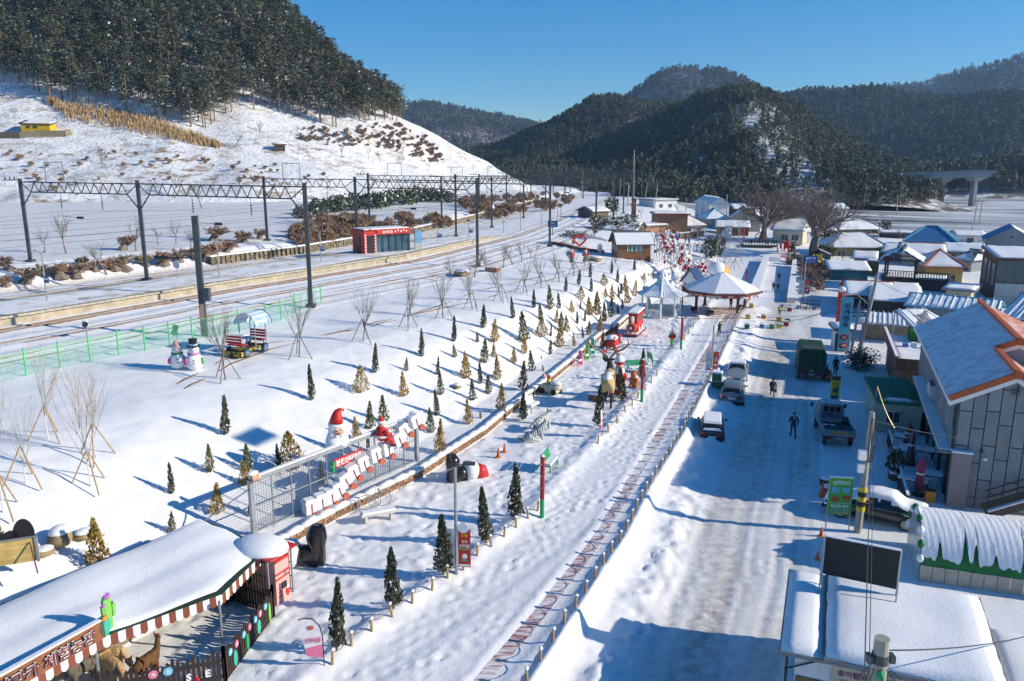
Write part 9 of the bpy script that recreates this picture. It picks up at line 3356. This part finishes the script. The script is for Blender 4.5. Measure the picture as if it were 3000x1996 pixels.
def car(label,loc,rz,L,W,H,paint,kind,name='car',snow=None,clad=True):
 """front towards +y"""
 t = thing(name,label,'car',loc,rz)
 h = L / 2
 if kind == 'sedan':
  st = [(-h,.55,.88,None,.80),(-h +.12,.40,.95,None,.93),(-h +.75,.30,1.00,None,.98),(-h +1.0,.25,1.0,1.03,1.0),(-h +1.55,.22,.98,H -.03,1.0),(-.25,.22,.96,H,1.0),(.25,.22,.95,H -.02,1.0),(1.15,.22,.95,.99,1.0),(h -.75,.25,.88,None,.98),(h -.15,.32,.78,None,.92),(h,.42,.66,None,.78)]
  win = (2.9,4,5,6,7)
 elif kind == 'suv':
  st = [(-h,.60,1.02,1.08,.84),(-h +.10,.42,1.08,1.15,.95),(-h +.32,.30,1.10,H -.16,.99),(-h +.6,.28,1.10,H -.04,1.0),(-.5,.28,1.08,H,1.0),(.35,.28,1.06,H -.04,1.0),(1.20,.28,1.05,1.08,1.0),(h -.7,.30,1.00,None,.98),(h -.12,.36,.88,None,.92),(h,.46,.74,None,.80)]
 else:
  st = [(-h,.52,.92,.96,.84),(-h +.10,.38,.98,1.02,.95),(-h +.30,.28,1.0,H -.18,.99),(-h +.65,.25,1.0,H -.03,1.0),(-.2,.25,.98,H,1.0),(.45,.25,.96,H -.05,1.0),(1.20,.25,.94,.97,1.0),(h -.6,.28,.88,None,.98),(h -.12,.34,.78,None,.92),(h,.44,.64,None,.80)]
 hw = W / 2
 mb = MB()
 secs = []
 for (y,zb,zt,zr,k) in st:
  w = hw * k
  if zr is None:
   zr = zt + .03
  cab = zr > zt + .15
  cw = w * (.74 if cab else .86)
  sec = [(0,zb),(w*.86,zb),(w*.97,zb +.12),(w,(zb +zt)/2),(w*.985,zt -.06),(w*.955,zt),(cw +(w*.06 if cab else .02),(zt*.35+zr*.65)if cab else zt +.01),(cw,zr -(.05 if cab else .0)),(cw*.82,zr),(0,zr +(.03 if cab else .02))]
  full = [(x,y,z)for x,z in sec] + [(-x,y,z)for x,z in sec[-2:0:-1]]
  secs.append(full)
 n = len(secs[0])
 for s in secs:
  mb.v += s
 for i in range(len(secs)-1):
  for k in range(n):
   k2 = (k +1) % n
   mb.f.append((i*n +k,i*n +k2,(i +1)*n +k2,(i +1)*n +k))
   mb.m.append(0)
 mb.f += [tuple(range(n)),tuple(range((len(secs)-1)*n,len(secs)*n))[::-1]]
 mb.m += [0,0]
 o = mb.build('body',paint,t,True)
 sm = o.modifiers.new('sub','SUBSURF')
 sm.levels = sm.render_levels = 1
 bm2 = bmesh.new(); bm2.from_mesh(o.data); bmesh.ops.recalc_face_normals(bm2,faces=bm2.faces); bm2.to_mesh(o.data); bm2.free()
 # glass: quads laid just outside the cabin
 cabs = [i for i,q in enumerate(st)if q[3]and q[3]>q[2]+.15]
 c0, c1 = cabs[0], cabs[-1]
 P_ = lambda i, k: Vector(secs[i][k])
 out = lambda p, s=1: p + Vector((.012 if p.x >0 else -.012,0,.004))
 for s in (0,1):
  kk = (5,6,7) if s == 0 else (n -5,n -6,n -7)
  for i in range(c0,c1):
   a, b, c, d = P_(i,kk[0]), P_(i +1,kk[0]), P_(i +1,kk[2]), P_(i,kk[2])
   ce = (a +b +c +d) / 4
   q = [out(ce +(p -ce)*.82)for p in (a,b,c,d)]
   if s:
    q = q[::-1]
   MB().quad(*q).build('side_window',MCGL,t)
 def screen(i0,i1,nm,dy):
  a, b = P_(i0,5), P_(i0,n -5)
  c, d = P_(i1,n -8), P_(i1,8)
  ce = (a +b +c +d) / 4
  q = [ce +(p -ce)*.84+Vector((0,dy,.02))for p in (a,b,c,d)]
  if dy < 0:
   q = q[::-1]
  MB().quad(*q).build(nm,MCGL,t)
 screen(c0 -1,c0,'rear_window',-.03)
 screen(c1 +1,c1,'windscreen',.03)
 r = .33 if kind != 'suv' else .37
 for y in (-h +.85,h -.9):
  for s in (-1,1):
   wheel(t,s*(hw -.10),y,r)
 zt = st[0][2]
 for s in (-1,1):
  MB().box((s*hw*.62,-h +.0,zt -.12),(hw*.36,.08,.16)).build('tail_light',mat('tail_red',(.38,.02,.02),.2),t)
  MB().sph((s*hw*.66,h -.09,.68),(hw*.22,.1,.085),10,6).build('headlight',mat('lamp_clear',(.62,.65,.68),.12,spec=.8),t)
  MB().box((s*(hw +.08),.75,1.02),(.16,.12,.12)).build('mirror',paint,t)
 MB().box((0,-h -.03,zt -.22 if kind =='suv' else .62),(.5,.03,.13)).build('number_plate',C['white'],t)
 MB().box((0,-h +.04,.42),(W*.84,.16,.2)).build('rear_bumper',MTYRE if clad else paint,t)
 MB().box((0,h -.05,.42),(W*.80,.14,.16)).build('front_bumper',MTYRE,t)
 MB().box((0,h -.01,.60),(W*.42,.05,.10)).build('grille',MRIM,t)
 MB().box((0,h +.02,.42),(.5,.03,.12)).build('front_plate',C['green']if kind =='sedan' else C['white'],t)
 if snow:
  zr = H
  if snow == 'blanket':
   sb = MB()
   ny, nx_ = 26, 9
   for j in range(ny +1):
    y = -h + .02 + (L -.1) * j / ny
    ys = [q[0]for q in st]
    zt_ = np.interp(y,ys,[(q[3]or q[2]+.03)for q in st])
    ww = np.interp(y,ys,[hw*q[4]*(.80 if (q[3]and q[3]>q[2]+.15)else .97)for q in st])
    for i in range(nx_ +1):
     f = -1 + 2 * i / nx_
     e = 1 - abs(f) ** 4
     sb.v.append((ww*f*1.04,y,zt_ +.16*e -(.22 if abs(f)>.99 else 0)+.015*math.sin(9*y +5*f)))
   for j in range(ny):
    for i in range(nx_):
     k = j * (nx_ +1) + i
     sb.f.append((k,k +1,k +nx_ +2,k +nx_ +1)); sb.m.append(0)
   o = sb.build('snow_blanket',MSNOW,t,True)
   o.modifiers.new('s','SOLIDIFY').thickness = .12
  else:
   y0, y1 = st[c0][0], st[c1][0]
   MB().box((0,(y0 +y1)/2,H +.06),(W*.68,(y1 -y0)+.3,.13),taper=.92).build('roof_snow',MSNOW,t)
   if snow == 'rear':
    a = P_(c0 -1,5)
    MB().box((0,st[c0 -1][0]+.1,st[c0][2]+.12),(W*.72,.34,.12),taper=.8).build('rear_snow',MSNOW,t)
 return t
MSIL2 = mat('silver_paint',(.24,.245,.24),.28,.06,1,metal=.5,coat=.6)
MPALE = mat('pale_silver_paint',(.32,.36,.355),.28,.06,1,metal=.35,coat=.6)
MBLK = mat('black_paint',(.012,.012,.014),.15,.05,1,coat=1.0)
MDRK = mat('dark_paint',(.03,.035,.045),.2,.05,1,coat=.8)
hv_ = Vector((math.sin(R(21)),math.cos(R(21)),0))
c = (P(2097,1197,0)+P(2172,1199,0)) / 2
car('silver SUV parked at the promenade wall seen from behind',c +hv_*2.35,R(-17),4.65,1.86,1.70,MSIL2,'suv')
c = (P(2110,1132,0)+P(2192,1132,0)) / 2
car('pale silver sedan facing us behind the SUV',c +hv_*2.3,R(180-19),4.5,1.78,1.45,MPALE,'sedan',snow='roof')
c = (P(2037,1306,0)+P(2108,1309,0)) / 2
car('dark small hatchback with snow on its roof at the wall',c +hv_*1.95,R(-14),3.8,1.66,1.5,MDRK,'hatch',snow='rear')
a, b = P(2418,1508,0), P(2692,1566,0)
dr = (a -b).normalized()
nl = Vector((dr.y,-dr.x,0))
rzc = math.atan2(-dr.x,dr.y)
car('black sedan under a thick snow blanket seen from its side',(a +b)/2+Vector((-dr.y,dr.x,0))*(-.92 if (Vector((-dr.y,dr.x,0)).y <0)else .92),rzc,4.85,1.86,1.46,MBLK,'sedan',snow='blanket')
c = P(2418,792,.8)
car('white car parked by the teal shed up the lane',c,R(70),4.5,1.78,1.5,C['white'],'sedan',snow='roof')
# flatbed truck with crates
c = (P(2402,1312,0)+P(2512,1314,0)) / 2
MTB = mat('truck_blue',(.17,.25,.30),.5,.1,2)
t = thing('flatbed_truck','pale blue flatbed truck loaded with dark crates','truck',c,R(-12))
Lb, Wb = 3.1, 1.85
MB().box((0,Lb/2+.05,.72),(Wb,Lb,.12)).build('bed_floor',MW['dark'],t)
MB().box((0,.06,.98),(Wb,.06,.42)).build('tailgate',mat('tailgate_grey',(.24,.26,.26),.7,.2,3),t)
MB().box((0,.02,1.02),(1.0,.02,.1)).build('tailgate_lettering',C['orange'],t)
for s in (-1,1):
 MB().box((s*Wb/2,Lb/2+.05,.98),(.06,Lb,.42)).build('side_board',MTB,t)
yc = Lb + .85
mb = MB()
mb.add([(-Wb*.46,Lb +.15,.55),(Wb*.46,Lb +.15,.55),(Wb*.46,Lb +1.75,.55),(-Wb*.46,Lb +1.75,.55),(-Wb*.45,Lb +.15,1.25),(Wb*.45,Lb +.15,1.25),(Wb*.46,Lb +1.75,1.2),(-Wb*.46,Lb +1.75,1.2),(-Wb*.40,Lb +.22,1.95),(Wb*.40,Lb +.22,1.95),(Wb*.40,Lb +1.3,1.97),(-Wb*.40,Lb +1.3,1.97)],[(3,2,1,0),(0,1,5,4),(1,2,6,5),(2,3,7,6),(3,0,4,7),(4,5,9,8),(5,6,10,9),(6,7,11,10),(7,4,8,11),(8,9,10,11)])
o = mb.build('cab',MTB,t)
o.modifiers.new('b','BEVEL').width = .06
MB().box((0,Lb +.15,1.62),(1.1,.05,.38)).build('rear_window',MCGL,t)
MB().box((0,Lb +.7,2.03),(1.35,1.0,.1),taper=.85).build('roof_frost',mat('frost',(.42,.52,.58),.6,.1,4),t)
for k in range(4):
 MB().bar((-.6+k*.4,Lb +.02,.8),(-.6+k*.4,Lb +.02,1.95),.05).build('guard_bar',MATS['tailgate_grey'],t)
for s in (-1,1):
 MB().box((s*(Wb/2+.16),Lb +1.5,1.5),(.18,.08,.28)).build('mirror',MDARK,t)
 MB().box((s*.7,0.0,.62),(.28,.06,.14)).build('tail_light',MATS['tail_red'],t)
 for y in (.75,Lb +1.1):
  wheel(t,s*(Wb/2-.12),y,.31)
MB().box((0,.04,.62),(.45,.04,.14)).build('number_plate',mat('plate_dirty',(.35,.35,.33),.7),t)
MCRT = [mat('crate_blue',(.035,.06,.10),.7),mat('crate_grey',(.05,.055,.06),.7),mat('crate_pale',(.20,.25,.30),.7)]
kq = 0
for j in range(5):
 for i in range(4):
  for l in range(2 if j >2 else 1):
   if rnd.random() < .12:
    continue
   kq += 1
   x, y, z = -.66 + i * .44, .45 + j * .56, .93 + l * .33
   g = thing('stacked_crate','dark plastic crate on the flatbed truck load','crate',t.location +Matrix.Rotation(R(-12),3,'Z')@Vector((x,y,z)),R(-12)+rnd.uniform(-.06,.06),'crates on the flatbed truck')
   m = MCRT[rnd.choice((0,0,1,1,2))]
   MB().box((0,0,-.13),(.40,.50,.03)).box((-.19,0,0),(.02,.50,.28)).box((.19,0,0),(.02,.50,.28)).box((0,-.24,0),(.40,.02,.28)).box((0,.24,0),(.40,.02,.28)).build('body',m,g)
   MB().box((0,-.252,.06),(.14,.01,.05)).build('grip',MDARK,g)
   MB().box((0,0,.08),(.35,.45,.05)).build('contents',MCRT[1]if rnd.random()<.8 else MSNOW,g)
# green canvas truck
c = (P(2335,1117,0)+P(2415,1117,0)) / 2
t = thing('canvas_truck','truck with dark green canvas cover seen from behind','truck',c,R(-17))
MCV = mat('canvas_cover',(.008,.055,.03),.75,.25,2,bump=.4,bs=5)
Wt, Lt = 2.2, 4.2
mb = MB()
pr = [(-Wt/2,.75),(Wt/2,.75),(Wt/2,2.35),(Wt*.42,2.7),(-Wt*.42,2.7),(-Wt/2,2.35)]
n_ = 7
for k in range(n_):
 y = Lt * k / (n_ -1)
 mb.v += [(x,y,z -(.05 if k %2 and z >2.5 else 0))for x,z in pr]
for k in range(n_ -1):
 for i in range(6):
  i2 = (i +1) % 6
  mb.f.append((k*6+i,k*6+i2,(k +1)*6+i2,(k +1)*6+i)); mb.m.append(0)
mb.f += [(5,4,3,2,1,0),tuple(range((n_ -1)*6,n_*6))]; mb.m += [0,0]
mb.build('canvas',MCV,t)
MB().box((0,.8,2.72),(Wt*.8,1.4,.08)).build('roof_tarp',mat('tarp_dark',(.05,.06,.065),.8,.3,3),t)
MB().box((0,Lt/2,.62),(Wt,Lt,.2)).build('chassis',MFRD,t)
MB().box((0,-.03,.8),(Wt*.96,.06,.25)).build('rear_board',MFRD,t)
MB().box((0,-.07,.92),(.3,.03,.12)).build('yellow_plate',C['lime'],t)
MB().box((0,-.07,.6),(.5,.03,.14)).build('number_plate',MATS['plate_dirty'],t)
MB().box((0,Lt +.85,1.35),(2.0,1.5,1.6)).build('cab',MATS['cabinet_green'],t)
for s in (-1,1):
 MB().box((s*.8,-.05,.6),(.26,.06,.13)).build('tail_light',MATS['tail_red'],t)
 for y in (.8,Lt +.9):
  wheel(t,s*(Wt/2-.12),y,.38,.24)
t, d = T('produce_crates','stack of produce boxes beside the green canvas truck','crates',2424,1118,R(-17))
for k in range(5):
 MB().box((.1*(k %2),.1*k,.15+.3*(k %3)),(.5,.4,.28)).build('crate',C['coral']if k %2 else MW['dark'],t)
# ------------------------------------------------------------------ air of the valley
hb = MB().box((300,1100,190),(2600,2600,390)).build('haze',None)
hb.data.materials.clear()
hm = bpy.data.materials.new('valley_air')
hm.use_nodes = True
for nd in list(hm.node_tree.nodes):
 if nd.type != 'OUTPUT_MATERIAL':
  hm.node_tree.nodes.remove(nd)
pv = hm.node_tree.nodes.new('ShaderNodeVolumePrincipled')
pv.inputs['Color'].default_value = (.40,.66,1.0,1)
pv.inputs['Density'].default_value = .00017
pv.inputs['Anisotropy'].default_value = .2
hm.node_tree.links.new(pv.outputs[0],[n for n in hm.node_tree.nodes if n.type =='OUTPUT_MATERIAL'][0].inputs['Volume'])
hb.data.materials.append(hm)
hm.cycles.homogeneous_volume = True
hb['kind'] = 'stuff'
scene.cycles.volume_bounces = 0
bpy.data.batch_remove([o for o in bpy.data.objects if o.name.startswith('skeleton')]+[TOB])
bpy.data.scenes.remove(TMP)
